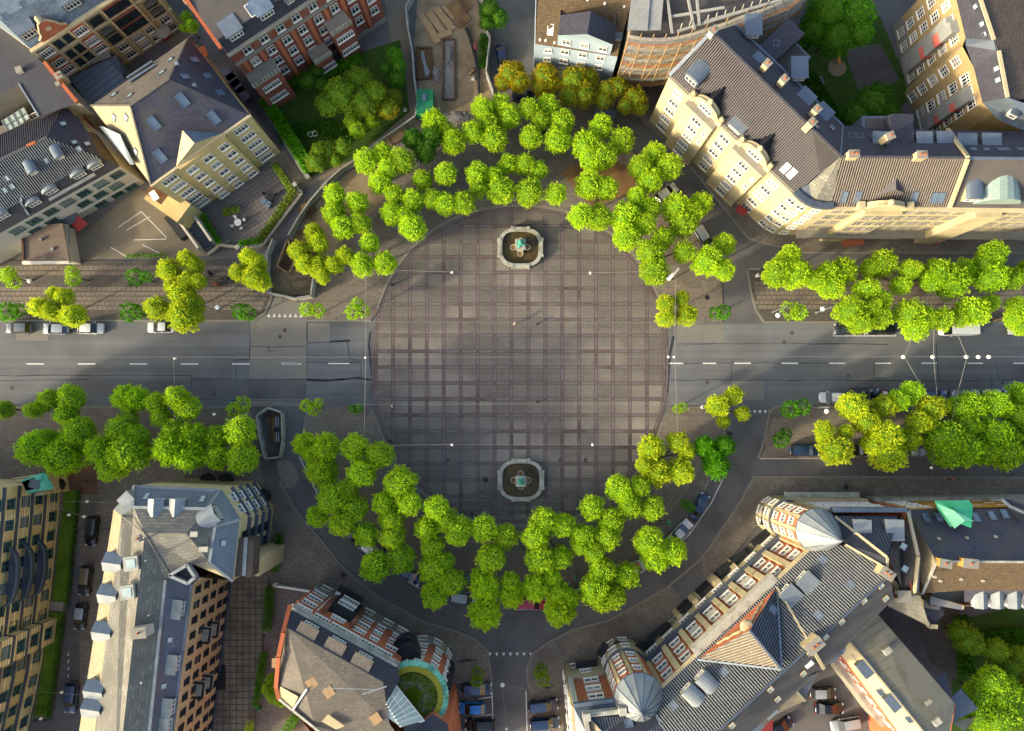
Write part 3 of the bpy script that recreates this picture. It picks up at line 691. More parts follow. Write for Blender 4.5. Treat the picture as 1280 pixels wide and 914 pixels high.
    def skylight(s, px, py, w=.8, h=1.2, name='skylight', pane='glass_blue', frame=None):
        p, n = s.hit(px, py); U = UP.cross(n)
        if U.length < 1e-3: U = Vector((1, 0, 0))
        U.normalize(); V = n.cross(U); R = Matrix((U, V, n)).transposed().to_euler()
        fr, pm = sky_mesh(w, h, 0); o = inst(fr, name, s.t, p, R, 1.0, [G[frame]] if frame else None)
        c = bpy.data.objects.new('pane', pm); COL.objects.link(c); c.parent = o; c.material_slots[0].link = 'OBJECT'; c.material_slots[0].material = G[pane]
    def vent(s, px, py, r=.2, h=.6, m='metal', name='vent_pipe'):
        p, n = s.hit(px, py); MB().tube(p-UP*.2, p+UP*h, r, r, 8).build(name, G[m], s.t)
    def box(s, px, py, z, size, ang=0, m='zinc', name='roof_box', h=None):
        """a box whose top centre is seen at the pixel"""
        p = P(px, py, z); bb = MB(); bb.box((p.x, p.y, z-size[2]/2), size, radians(ang)); return bb.build(name, G[m], s.t)
    def dormer(s, px, py, w=1.5, h=1.4, L=None, top='zinc_light', cheek='zinc', kind='flat', nx=2, face=None, frame=None):
        """px,py: foot of its window on the roof; it faces down the slope"""
        p, n = s.hit(px, py)
        dv = Vector((n.x, n.y, 0)) if face is None else Vector((cos(radians(face)), sin(radians(face)), 0))
        if dv.length < 1e-3: dv = Vector((0, -1, 0))
        dv.normalize(); sl = hypot(n.x, n.y)/max(n.z, .05)
        L = L or min(4.0, h/max(sl, .25)+.3); sd_ = Vector((-dv.y, dv.x, 0)); p = p-UP*.15
        f = p+sd_*(w/2), p-sd_*(w/2); up = UP*(h+.15); bk = -dv*L; b = MB(); r = MB()
        q = [f[0], f[1], f[1]+up, f[0]+up]
        b.poly(q[::-1]); b.poly(q); b.poly([f[0], f[0]+bk, f[0]+bk+up, f[0]+up]); b.poly([f[1], f[1]+up, f[1]+bk+up, f[1]+bk])
        o = b.build('dormer', G[cheek], s.t)
        e = dv*.18; oh = sd_*.12
        if kind == 'flat':
            c = p+bk/2+up+dv*.09; r.box((c.x, c.y, c.z+.07), (L+.2, w+.24, .14), atan2(dv.y, dv.x))
        elif kind == 'arch':
            N_ = 8; R_ = w/2+.12; pv = None
            for i in range(N_+1):
                a = pi*i/N_; c0 = p+up+sd_*(cos(a)*R_)+UP*(sin(a)*R_*.5)+e; c1 = c0+bk-e
                if pv: r.poly([pv[0], pv[1], c1, c0]); r.poly([p+up+e, pv[0], c0])
                pv = (c0, c1)
        elif kind == 'gable':
            a0 = f[0]+up+e+oh; a1 = f[1]+up+e-oh; ap = p+up+UP*w*.35+e
            r.poly([a0, ap, ap+bk, a0+bk]); r.poly([ap, a1, a1+bk, ap+bk]); r.poly([a1, ap, a0]); r.poly([a0, ap, a1])
        r.build('roof', G[top], o)
        fr, pm = win_mesh(round(w*.8, 1), round(h*.75, 1), nx, 2, sill=False)
        c = inst(fr, 'window', o, p+dv*.012+UP*(h*.2+.1), atan2(dv.y, dv.x)-pi/2, 1.0)
        c.parent = o; c.location = (p+dv*.012+UP*(h*.2+.1))-Vector(o['_o'])
        # the glass is part of this window mesh's level, so it is joined in as a second material
        me = fr.copy(); bm = bmesh.new(); bm.from_mesh(me); k = len(bm.verts); vs = [bm.verts.new(v.co) for v in pm.vertices]; fc = bm.faces.new(vs); fc.material_index = 1; bm.to_mesh(me); bm.free(); me.materials.append(G['glass']); c.data = me
        return o
    def ridge(s, pts, m='zinc_light', wd=.3, ht=.12, name='ridge_cap'):
        b = MB()
        for p, q in zip(pts[:-1], pts[1:]): b.bar(P(*p), P(*q), wd, ht)
        return b.build(name, G[m], s.t)
    def polymesh(s, name, m, fn):
        b = MB(); fn(b); return b.build(name, G[m], s.t)
def drum(B, px, py, z, r, z0, z1, m, name='turret', n=24):
    c = P(px, py, z); c.z = 0; b = MB(); b.lathe(c, [(r, z0), (r, z1)], n); b.lathe(c, [(0, z1), (r, z1)], n)
    return c, b.build(name, G[m], B.t)
def ring_wins(B, c, r, angs, zs, w=1.0, h=1.6, nx=2, out=.02, **k):
    fr, pm = win_mesh(w, h, nx, 2)
    for a in angs:
        ar = radians(a); n = Vector((cos(ar), sin(ar), 0))
        for z in zs:
            o = inst(fr, 'window', B.t, c+n*(r+out)+UP*z, ar-pi/2, 1.0); q = bpy.data.objects.new('pane', pm); COL.objects.link(q); q.parent = o
# ================================================================ buildings, clockwise from the upper left
G['tile_mid'] = mat('tile_mid', '#6f675d', '#7a7268', .6, .5, .1)
G['teal_frame'] = mat('teal_frame', '#3d5a52', '#466358', 1, .5, .02)
# ---- yellow rendered house
B = Bld('yellow_house', 'yellow rendered apartment house with hipped slate roof above the hedged terrace', 'building', [(114, 132), (236, 46.5), (311, 143.5), (188.5, 230.6)], 16, 'yellow')
R1, R2 = (163, 132, 22.5), (212, 98.5, 22.5)
B.roof([[(114, 132, 16), (236, 46.5, 16), R2, R1]], 'slate_tan'); B.roof([[(114, 132, 16), R1, (188.5, 230.6, 16)]], 'slate_sunlit')  # slate tones step from sunlit left to shaded right, painted face by face
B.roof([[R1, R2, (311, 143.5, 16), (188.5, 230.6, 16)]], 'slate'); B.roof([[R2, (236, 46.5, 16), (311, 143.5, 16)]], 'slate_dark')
B.ridge([R1, R2], 'slate_tan'); B.ridge([R1, (188.5, 230.6, 16)], 'slate_tan', .22); B.ridge([R1, (114, 132, 16)], 'slate_tan', .22); B.ridge([R2, (311, 143.5, 16)], 'slate_dark', .22); B.ridge([R2, (236, 46.5, 16)], 'slate_tan', .22)
a, b = (188.5, 230.6), (311, 143.5)
B.slab(a, b, .265, .735, 0, 16.0, .7, 'yellow', 'bay')
B.roof([[(228, 163, 20.4), (243, 179, 20.4), (220, 208.5, 16.1)]], 'cream', 'bay_roof'); B.roof([[(228, 163, 20.4), (278.5, 166.5, 16.1), (243, 179, 20.4)]], 'zinc', 'bay_roof')  # bay roof: sunlit side painted cream, shaded side grey
B.wallpoly([(220, 208.5, 16.1), (243, 179, 20.4), (278.5, 166.5, 16.1)], 'cream_dark', 'gable')
for u, o_ in ((.10, 0), (.26, .74), (.5, .74), (.74, .74)): pass
for z_ in (4.1, 7.3, 10.5, 13.6):
    B.wins(a, b, [.13, .87], [z_-3.0 if z_ < 5 else z_-.4], 2.3, 1.6, 4, 2); B.wins(a, b, [.335, .5, .665], [z_-.4], 1.5, 1.6, 2, 2, .71)
    B.slab(a, b, .05, .21, z_-.75, z_-.55, .12, 'wood_dark', 'sill_band'); B.slab(a, b, .79, .95, z_-.75, z_-.55, .12, 'wood_dark', 'sill_band')
B.wins(a, b, [.13, .87], [4.0], 2.3, 1.6, 4, 2); B.wins(a, b, [.335, .5, .665], [.6], 1.5, 1.5, 2, 2, .71)
B.slab(a, b, 0, .263, 3.0, 3.15, .15, 'cream_dark', 'string_course'); B.slab(a, b, .737, 1, 3.0, 3.15, .15, 'cream_dark', 'string_course'); B.slab(a, b, .266, .734, 3.0, 3.15, .85, 'cream_dark', 'string_course')
B.slab(a, b, -.01, 1.01, 15.75, 16.05, .35, 'cream_dark', 'cornice')
for x, y in ((192, 154), (200, 195), (228, 125), (267, 147)): B.skylight(x, y, 1.2, 1.9)
for x, y in ((213, 92-17), (137+6, 152-5), (158, 147), (170, 190)): B.skylight(x, y, .8, 1.1, pane='glass_pale')
for x, y in ((243, 75), (231, 96), (259, 95), (275, 116)): B.skylight(x, y, .9, 1.3, pane='glass_blue')
for x, y in ((142, 119), (162, 120), (202, 91)): B.skylight(x, y, 1.0, .9, pane='glass_pale')
B.vent(222, 81, .3, .5); B.vent(244, 108, .3, .5)
B.polymesh('roof_terrace', 'zinc', lambda b: (b.bar(P(164, 103, 17.4), P(196, 82, 17.4), .25, .5), b.bar(P(160, 99, 16.6), P(192, 78, 16.6), .25, .5)))
B.roof([[(128, 158, 17.5), (150, 168, 18.6), (168, 206, 17.4), (163, 206, 16.2)]], 'zinc', 'dormer_roof'); B.roof([[(128, 158, 17.5), (163, 206, 16.2), (124, 158, 16)]], 'zinc_dark', 'dormer_cheek')
B.box(209, 252, 6.0, (6.5, 3.5, 6.0), -35, 'yellow', 'side_porch'); B.box(197, 240, 6.06, (3.2, 2.6, .2), -35, 'wood_dark', 'roof_deck')
# ---- steps in front of it
S = Bld('entrance_steps', 'long blue-grey outdoor steps between white parapets left of the terrace', 'steps', [(222, 272), (236, 264), (268, 309), (256, 316)], .1, 'white_wall', walls=False)
def fs(b):
    for i in range(14):
        t0, t1 = i/14, (i+1)/14; L0 = P(229, 272, 0).lerp(P(259, 313, 0), t0); L1 = P(229, 272, 0).lerp(P(259, 313, 0), t1); R0 = P(240, 267, 0).lerp(P(269, 307, 0), t0); z = 2.2*(1-t0)
        c = (L0+P(240, 267, 0).lerp(P(269, 307, 0), t1))/2; b.box((c.x, c.y, z/2+.1), ((L1-L0).length, 1.7, z), atan2((L1-L0).y, (L1-L0).x))
S.polymesh('step_run', 'zinc_dark', fs)
S.polymesh('parapet', 'white_wall', lambda b: (b.bar(P(226, 273, 0), P(256, 315, 0), .35, 2.9), b.bar(P(243, 264, 0), P(272, 306, 0), .35, 2.9)))
S.polymesh('bin_shelter', 'dark_metal', lambda b: b.box(P(222, 284, 1.0), (4.4, 1.4, 1.6), radians(-52)))
# ---- white house with the striped tile roof
W = Bld('white_house', 'long white house with striped tile roof and round-topped dormers at the far left', 'building', [(-90, 342), (2, 290.5), (150, 208), (122, 168), (83, 128), (-90, 190)], 8.5, 'white_wall')
a, b = (-90, 342), (150, 208)
W.roof([[(-90, 342, 8.5), (150, 208, 8.5), (126, 196, 11.6), (-90, 318, 11.6)]], 'felt_dark', 'mansard'); W.roof([[(150, 208, 8.5), (122, 168, 8.5), (110, 165, 11.6), (126, 196, 11.6)]], 'brown_tile', 'mansard')
f = [(-90, 318, 11.6), (126, 196, 11.6), (59, 171.6, 14.8), (-90, 243, 14.8)]; W.striped(f, 'tile_shade', 'tile_light', .36, .17, .10)
f = [(59, 171.6, 14.8), (82, 131, 11.6), (-90, 210, 11.6), (-90, 243, 14.8)]; W.striped(f, 'tile_shade', 'tile_brown_light', .34, .16, .10)
W.roof([[(59, 171.6, 14.8), (126, 196, 11.6), (110, 165, 11.6), (82, 131, 11.6)]], 'slate_dark')
W.ridge([(25, 190, 13.8), (27, 253, 11.7)], 'zinc', .35, .2, 'parapet'); W.ridge([(27, 253, 11.7), (37, 268, 9)], 'zinc', .35, .2, 'parapet'); W.ridge([(59, 171.6, 14.8), (-90, 243, 14.8)], 'tile_brown_light'); W.ridge([(34, 183, 14.8), (45, 178, 14.8)], 'terracotta', .4, .22)
W.wins((2, 290.5), (150, 208), 7, [6.0], 1.9, 1.7, 3, 1, frame='teal_frame'); W.wins((2, 290.5), (150, 208), [.14, .28, .56, .70, .84], [3.2], 1.9, 1.6, 3, 1, frame='teal_frame'); W.wins((2, 290.5), (150, 208), [.12, .63, .78, .9], [.5], 1.9, 1.4, 3, 1, frame='teal_frame')
W.slab((2, 290.5), (150, 208), .45, 1.0, 2.4, 2.5, .25, 'white_wall', 'ledge')
for x, y in ((8, 272), (47, 256), (68, 241), (103, 221), (124, 210)): W.dormer(x, y, 2.2, 1.3, 1.6, 'zinc_light', 'felt_dark', 'arch', 3)
W.polymesh('gutter', 'zinc_light', lambda b: b.bar(P(62, 250, 10.0), P(119, 218, 10.0), .5, .2))
for x, y in ((45, 217), (78, 198)): W.dormer(x, y, 1.3, .9, 1.8, 'zinc', 'zinc_light', 'arch', 2)
for x, y in ((9, 223), (15, 233), (6, 238), (58, 201), (93, 178), (79, 155), (109, 180), (99, 186)): W.skylight(x, y, .7, .8, pane='glass_pale')
W.polymesh('entrance_canopy', 'red_cloth', lambda b: b.poly([P(81, 273, 2.7), P(98, 290, 2.4), P(110, 280, 2.4), P(94, 267, 2.7)]))
W.polymesh('porch_arch', 'zinc_dark', lambda b: b.lathe(P(85, 270, 2.6), [(0, .25), (1.4, .1), (1.5, -.2)], 12))
# ---- flat-roofed kiosk
K = Bld('flat_roof_kiosk', 'low brown flat-roofed kiosk in front of the white house at the far left', 'building', [(29, 284), (78, 280), (86, 325), (30, 325)], 3.6, 'white_wall')
G['kiosk_roof'] = mat('kiosk_roof', '#67594a', '#74665a', .5, .8, .2, big=('#564a40', .4))
K.flat([(28, 283), (78, 279), (87, 326), (29, 326)], 3.62, 'kiosk_roof'); K.slab((29, 284), (30, 325), 0, 1, 3.6, 3.9, .15, 'wood_dark', 'parapet', into=.15)
K.polymesh('awning', 'zinc', lambda b: (b.poly([P(78, 280, 3.5), P(79, 326, 3.5), P(88, 326, 2.6), P(86, 280, 2.6)]), b.bar(P(86, 280, 2.5), P(88, 326, 2.5), .2, .1)))
K.polymesh('front_ledge', 'white', lambda b: b.bar(P(30, 329, 2.6), P(88, 328, 2.6), .5, .5)); K.vent(52, 300, .25, .4); K.vent(66, 312, .3, .3)
# ---- dark-roofed block behind the white house
D = Bld('dark_roofed_block', 'dark flat-roofed block with a sunken glazed court in the upper left corner', 'building', [(-120, -40), (-30, 10), (38, 62), (98, 128), (83, 128), (49, 146), (24, 105), (-120, 180)], 13, 'stone_grey')
D.roof([[(-120, -40, 13.2), (-30, 10, 13.2), (38, 62, 13.2), (97, 128, 13.2), (49, 146, 13.2), (24, 105, 13.2), (-120, 180, 13.2)]], 'felt_dark')
D.ridge([(24, 105, 13.2), (49, 146, 13.2)], 'zinc_light', .25, .15, 'gutter'); D.ridge([(0, 25, 13.2), (31, 57, 13.2)], 'zinc_light', .2, .15, 'gutter')
D.ridge([(57, 79, 13.3), (98, 129, 13.3)], 'terracotta', .5, .5, 'parapet'); D.chimney(78, 98, .9, .9, 1.0, 30, 'cream_dark'); D.chimney(26, 89, .8, .8, .5, 20, 'stone_light', 0); D.chimney(75, 107, .5, .5, .6, 30, 'stone_grey', 0)
D.box(12, 124, 9.5, (9, 1.4, 9.0), 33, 'stone_grey', 'court_wall')
D.wins((-6, 132), (24, 116), [.3, .6, .9], [7.5], 1.2, 1.3, 2, 2, 1.0)
D.polymesh('glass_roof', 'glass_pale', lambda b: b.poly([P(2, 151, 8.5), P(10, 165, 8.5), P(37, 148, 8.8), P(30, 134, 8.8)]))
D.polymesh('glazing_bars', 'zinc_light', lambda b: [b.bar(P(2+28*t, 151-17*t, 8.55+.3*t), P(10+27*t, 165-17*t, 8.55+.3*t), .12, .1) for t in (0, .25, .5, .75, 1)]+[b.bar(P(6, 158, 8.6), P(34, 141, 8.9), .12, .1)])
D.polymesh('brick_end_wall', 'brick', lambda b: (b.poly([P(84, 122, 9), P(93, 130, 9), P(122, 163, 7), P(112, 160, 7)]),)); D.polymesh('wall_flashing', 'zinc', lambda b: b.bar(P(85, 130, 9.3), P(101, 158, 8.0), 1.0, .3))
# ---- ornate red and cream block at top left
O = Bld('ornate_block', 'ornate red and cream brick block with a scrolled gable in the upper left corner', 'building', [(37.6, 61), (180, -31), (120, -100), (-60, -10)], 15, 'cream_dark')
a, b = (37.6, 61), (180, -31)
O.roof([[(37.6, 61, 15), (180, -31, 15), (160, -62, 19), (0, 25, 19)]], G.setdefault('blue_slate', mat('blue_slate', '#5b6b76', '#66757f', .5, .6, .15, brick=(.5, .3, '#4b5963', .02))), 'mansard'); O.roof([[(0, 25, 19), (160, -62, 19), (120, -110, 19), (-60, -30, 19)]], MATS['blue_slate']); 
O.roof([[(-60, -10, 15), (37.6, 61, 15), (0, 25, 19), (-60, -20, 19)]], MATS['blue_slate'], 'mansard')
for u0, u1, m_ in ((.0, .13, 'brick_bright'), (.30, .43, 'brick_bright'), (.58, .80, 'brick')): O.slab(a, b, u0, u1, 6.2, 14.6 if u0 else 11.4, .35, m_, 'brick_panel')
O.slab(a, b, .13, .30, 4.2, 14.9, .2, 'cream', 'render_panel')
for u in (.0, .13, .30, .43, .58, .80, .97): O.slab(a, b, u-.008, u+.008, .5, 14.9, .45, 'cream_dark', 'pilaster')
O.slab(a, b, 0, 1, 5.9, 6.2, .5, 'cream_dark', 'string_course'); O.slab(a, b, 0, 1, 11.4, 11.6, .5, 'cream_dark', 'string_course'); O.slab(a, b, -.01, 1, 14.6, 15.0, .6, 'cream_dark', 'cornice')
for u in (.065, .365, .505, .64, .74, .9):
    O.wins(a, b, [u], [12.2, 9.0, 6.6], 1.9, 1.5, 4, 2, .37, frame='dark_metal' if u > .5 else None)
O.wins(a, b, [.175, .255], [12.2, 9.0, 6.4], 1.1, 1.6, 2, 2, .22, frame='dark_metal'); O.wins(a, b, [.36, .5, .64, .76, .9], [3.4, .9], 1.7, 1.6, 3, 2, .02)
def gab(bm_):
    n = 12; A, B2, d, nn, L, fl = O.edge(a, b); c = A+d*(L*(.215 if not fl else 1-.215)); c.z = 15
    prof = [(-2.2, 0), (-2.2, .6), (-1.5, 1.1), (-1.3, 2.0), (-.9, 2.6), (-.6, 3.3), (0, 3.7), (.6, 3.3), (.9, 2.6), (1.3, 2.0), (1.5, 1.1), (2.2, .6), (2.2, 0)]
    F = [c+d*x+UP*z+nn*.3 for x, z in prof]; K_ = [c+d*x+UP*z-nn*.3 for x, z in prof]
    bm_.poly(F); bm_.poly(K_[::-1])
    for i in range(len(prof)-1): bm_.poly([F[i], K_[i], K_[i+1], F[i+1]])
O.polymesh('scrolled_gable', 'brick_bright', gab)
def gab2(bm_):
    A, B2, d, nn, L, fl = O.edge(a, b); c = A+d*(L*(.215 if not fl else 1-.215)); c.z = 15
    prof = [(-2.3, .6), (-1.6, 1.15), (-1.4, 2.0), (-1.0, 2.7), (-.65, 3.4), (0, 3.8), (.65, 3.4), (1.0, 2.7), (1.4, 2.0), (1.6, 1.15), (2.3, .6)]
    for (x0, z0), (x1, z1) in zip(prof[:-1], prof[1:]): bm_.tube(c+d*x0+UP*z0+nn*.2, c+d*x1+UP*z1+nn*.2, .16, .16, 6)
    bm_.lathe(c+UP*3.8+nn*.0, [(.5, 0), (.45, .5), (.1, .9), (0, 1.0)], 10); bm_.tube(c+UP*1.8+nn*.31, c+UP*1.8+nn*.36, .45, .45, 12)
O.polymesh('gable_trim', 'cream_dark', gab2)
O.dormer(42, 46, 2.6, 1.8, 2.0, 'zinc', 'zinc_light', 'flat', 4); O.dormer(95, 10, 2.8, 1.8, 2.0, 'zinc', 'zinc_light', 'flat', 4)
O.skylight(30, 5, .9, 1.2); O.skylight(7, 20, .9, 1.2)
O.polymesh('door_hood', 'stone_grey', lambda bm_: bm_.lathe(P(203, 39, 3.4), [(0, .5), (1.2, .2), (1.3, 0)], 12)); O.polymesh('door', 'red_cloth', lambda bm_: bm_.box(P(205, 44, 1.4), (1.4, .4, 2.4), radians(33)))
# ---- grey metal-roofed annex
A_ = Bld('metal_annex', 'low annex with a blue-grey seamed metal roof between the dark block and the ornate block', 'building', [(86, 98), (135, 74), (160, 97), (113, 133)], 5, 'stone_grey')
f = [(86, 98, 5.6), (135, 74, 5.6), (158, 100, 5), (113, 133, 5)]; A_.roof([f], 'zinc'); A_.ribs(f, 'zinc_dark', .9, .1, .12, 'seam', dirv=((113, 133, 5), (158, 100, 5))); A_.roof([[(135, 74, 5.5), (146, 70, 5.4), (163, 92, 3), (156, 100, 4.6)]], 'zinc_dark', 'side_roof')
A_.ridge([(98, 80, 5.8), (137, 66, 5.8)], 'stone_grey', 1.6, .3, 'terrace_edge')
# ---- red brick block with bays and balconies
Rb = Bld('red_brick_block', 'large red brick block with bays and balconies above the walled garden', 'building', [(284, 67), (460, -49), (420, -120), (225, -8)], 17, 'brick')
a, b = (284, 67), (460, -49)
Rb.roof([[(225, -8, 17.2), (284, 67, 17.2), (274, 50, 19.5), (232, -5, 19.5)]], 'felt_dark', 'mansard')
Rb.roof([[(284, 67, 17), (460, -49, 17), (450, -66, 19.6), (272, 50, 19.6)]], 'slate_dark', 'mansard'); Rb.roof([[(272, 50, 19.6), (450, -66, 19.6), (400, -130, 20), (228, -8, 20)]], 'felt')
Rb.ridge([(225, -12, 20), (277, 62, 18.5)], 'terracotta', .5, .5, 'parapet'); Rb.chimney(237, 4, 1.0, .8, .8, 35, 'white_wall', 2)
Rb.dormer(298, 48, 2.6, 1.6, 2.5, 'zinc', 'zinc', 'flat', 4); Rb.dormer(336, 22, 2.6, 1.6, 2.5, 'glass_blue', 'zinc', 'flat', 4); Rb.skylight(321, 8, 3.0, 2.0, pane='glass_blue', frame='white'); Rb.dormer(364, 4, 1.4, 1.0, 1.5, 'zinc_dark', 'zinc_dark')
for u in (.05, .17, .29, .40, .52, .64, .76, .88): Rb.slab(a, b, u-.012, u+.012, 1, 13.5, .3, 'brick_bright', 'pilaster')
Rb.slab(a, b, 0, 1, 13.5, 13.8, .4, 'stone_grey', 'string_course'); Rb.slab(a, b, -.005, 1, 16.7, 17.05, .55, 'stone_grey', 'cornice'); Rb.slab(a, b, 0, 1, .05, 1.0, .35, 'stone_grey', 'plinth')
for u in (.11, .23, .345, .46, .58, .70, .82, .94): Rb.wins(a, b, [u], [14.3, 10.6, 7.2, 3.8], 1.3, 1.9, 2, 2, .01)
for (u0, u1, zt) in ((.01, .20, 9.6), (.42, .54, 5.2), (.60, .74, 9.6)):
    Rb.slab(a, b, u0, u1, 0, zt, 2.4, 'brick', 'bay'); Rb.slab(a, b, u0-.005, u1+.005, zt+.01, zt+.25, 2.6, 'stone_grey', 'bay_terrace')
    for dz in (.25,): Rb.polymesh('railing', 'stone_light', lambda bm_, u0=u0, u1=u1, zt=zt: [bm_.box((lambda A, d, n, L, fl, t, o: (A+d*(L*((1-t) if fl else t))+n*o+UP*(zt+.7)))(*[Rb.edge(a, b)[i] for i in (0, 2, 3, 4, 5)], t_, 2.5), (.22, .22, .9), 0) for t_ in [u0+(u1-u0)*k/8 for k in range(9)]])
    Rb.wins(a, b, [(u0+u1)/2], [6.6, 2.6] if zt > 6 else [1.6], 2.9, 1.5, 6, 2, 2.42)
Rb.chimney(354, 40, .1, .1, .1, 0, 'brick', 0, sink=.1) if False else None
# ---- pale blue house
L = Bld('pale_blue_house', 'pale blue house with white windows and a black gabled bay at the top', 'building', [(669, 55), (697, 57), (767, 70), (772, 71), (800, -60), (672, -60)], 11, 'pale_blue')
L.roof([[(669, 55, 11), (772, 71, 11), (792, -12, 16), (673, -12, 16)]], 'moss_tile'); L.roof([[(673, -12, 16), (792, -12, 16), (800, -60, 12), (672, -60, 12)]], 'moss_tile')
qq = [P(698, 44, 14.3), P(766, 56, 14.3)]; back = Vector((.1, 1, 0)).normalized()
bm_ = MB(); bm_.prism([qq[0], qq[1], qq[1]+back*6, qq[0]+back*6], 0, 14.3, top=False); bm_.build('bay', G['pale_blue'], L.t)
L.roof([[(701, 19, 14.4), (738.5, 14, 16.9), (734, 43, 16.9), (697, 43, 14.3)], [(738.5, 14, 16.9), (771, 32, 14.4), (767, 55, 14.3), (734, 43, 16.9)]], 'slate_dark', 'bay_roof'); L.wallpoly([(698, 44, 14.3), (734, 43, 16.8), (766, 56, 14.3)], 'pale_blue', 'gable')
for u in (.16, .5, .84): L.wins((698, 44), (766, 56), [u], [12.0, 8.9, 5.8, 2.7], 1.25, 1.45, 2, 2, .02, z=14.3)
L.wins((669, 55), (697, 57), [.6], [8.6, 5.7, 2.8], 1.15, 1.2, 2, 2); L.dormer(772, 52, .9, 1.0, 1.0, 'zinc', 'zinc')
L.skylight(688, 37, .9, 1.6, pane='glass_pale', frame='white')
for x, y in ((756, 5), (780, 9), (734, 1), (675, 50), (682, 51), (693, 54)): L.vent(x, y, .18, .25, 'white')
# ---- scaffolded brick building
Sc = Bld('scaffolded_building', 'curved brick building wrapped in scaffolding beside the pale blue house', 'building', [(786, 44), (815, 48), (845, 46), (880, 36), (930, 18), (975, 2), (1030, -40), (990, -120), (800, -120)], 15.5, 'stone_grey')
Sc.roof([[(786, 44, 15.6), (815, 48, 15.6), (845, 46, 15.6), (880, 36, 15.6), (930, 18, 15.6), (975, 2, 15.6), (1030, -40, 15.6), (960, -120, 15.6), (800, -120, 15.6)]], 'felt'); 
EV = [(786, 44), (800, 47), (815, 48), (830, 48), (845, 46), (862, 42), (880, 36), (905, 28), (930, 18), (952, 11), (975, 2), (1005, -20)]
def arc(o, z): 
    out = []
    for i, (x, y) in enumerate(EV):
        p = P(x, y, 15.5); q = P(*EV[min(i+1, len(EV)-1)], 15.5); r_ = P(*EV[max(i-1, 0)], 15.5); d = (q-r_).normalized(); n = Vector((d.y, -d.x, 0)); p = p+n*o; out.append(Vector((p.x, p.y, z)))
    return out
for k, z_ in enumerate((3, 5.2, 7.4, 9.6, 11.8, 14.0, 16.2)):
    A0, A1 = arc(.25+.0*k, z_), arc(1.9, z_)
    for j in range(3):
        def pk(b, j=j, A0=A0, A1=A1):
            for i in range(len(A0)-1):
                for h_ in range(2):
                    s0, s1 = h_*.5+.01, h_*.5+.49; p0 = A0[i].lerp(A1[i], j/3+.02), A0[i+1].lerp(A1[i+1], j/3+.02); p1 = A0[i].lerp(A1[i], (j+1)/3-.02), A0[i+1].lerp(A1[i+1], (j+1)/3-.02)
                    dz = UP*random.uniform(0, .05); q = [p0[0].lerp(p0[1], s0)+dz, p0[0].lerp(p0[1], s1)+dz, p1[0].lerp(p1[1], s1)+dz, p1[0].lerp(p1[1], s0)+dz]; b.poly(q)
        Sc.polymesh('scaffold_plank', ('plank', 'stone_grey', 'wood')[(j+k) % 3], pk)['kind'] = 'stuff'
    def rail(b, z_=z_, A1=A1):
        for i in range(len(A1)-1): b.tube(A1[i]+UP*1.0, A1[i+1]+UP*1.0, .06, .06, 4)
    Sc.polymesh('guard_rail', 'metal' if k % 3 else 'terracotta', rail)
def poles(b):
    for o in (.3, 1.95):
        for p in arc(o, 0): b.tube(p, p+UP*17.4, .07, .07, 5)
    AA = arc(1.98, 0)
    for i in range(0, len(AA)-1, 2): b.tube(AA[i]+UP*3, AA[i+1]+UP*14, .05, .05, 4); b.tube(AA[i]+UP*5, AA[i]+UP*9, .05, .05, 4)
Sc.polymesh('scaffold_pole', 'wood', poles)
for i in range(6):
    u = EV[1+i*1]; Sc.wins(EV[i*1], EV[i+1], [.5], [3.6, 6.9, 10.2], 1.2, 1.8, 2, 2, .02)
Sc.polymesh('sheet_roof', 'netting', lambda b: (b.poly([P(790, -10, 17.2), P(830, -10, 17.2), P(826, 38, 17.0), P(784, 38, 17.0)]), b.bar(P(808, -10, 17.3), P(804, 38, 17.1), 1.2, .1)))
def beams(b):
    for (x0, y0, x1, y1) in ((833, -10, 840, 42), (858, -10, 868, 38), (870, -10, 874, 32), (836, 22, 905, 10), (880, 28, 960, 5), (846, 40, 990, -4)): b.bar(P(x0, y0, 16.6), P(x1, y1, 16.9), .35, .25)
    for t in range(12): x = 850+t*11; y = 38-t*3.4; b.tube(P(x, y, 16.4), P(x+3, y-9, 17.6), .09, .09, 5)
Sc.polymesh('roof_beam', 'fence_grey', beams)
# ---- cream corner block, diagonal wing
C1 = Bld('cream_corner_block', 'cream corner block with two domed gables facing the plaza at upper right', 'building', [(837.5, 94), (993, 240), (1003, 249), (1016, 256), (1040, 258), (1053, 157), (919.5, 31.5), (890, 40)], 17.5, 'cream')
a, b = (837.5, 94), (993, 240); RA, RB = (890, 40, 22.5), (1050.5, 196, 22.5)
f = [(837.5, 94, 17.5), (993, 240, 17.5), (1011, 230, 18.6), RB, RA]; C1.striped(f, 'tile_brown_shade', 'tile_brown_light', .33, .17, .09)
C1.roof([[RA, RB, (1053, 157, 17.5), (919.5, 31.5, 17.5)]], 'slate_dark'); C1.roof([[RB, (1011, 230, 18.6), (1016, 256, 17.5), (1040, 258, 17.5)]], 'slate_pale'); C1.roof([[(1011, 230, 18.6), (993, 240, 17.5), (1003, 249, 17.5), (1016, 256, 17.5)]], 'zinc_dark')
C1.roof([[RA, (919.5, 31.5, 17.5), (890, 40, 22.3)]], 'zinc_dark') if False else None
C1.ridge([RA, RB], 'tile_brown_light', .35, .15); C1.ridge([RA, (837.5, 94, 17.5)], 'zinc_dark', .5, .3, 'parapet'); C1.ridge([(919.5, 31.5, 17.6), (1053, 157, 17.6)], 'zinc', .3, .15, 'gutter')
ts = [.10, .295, .485, .68, .88]
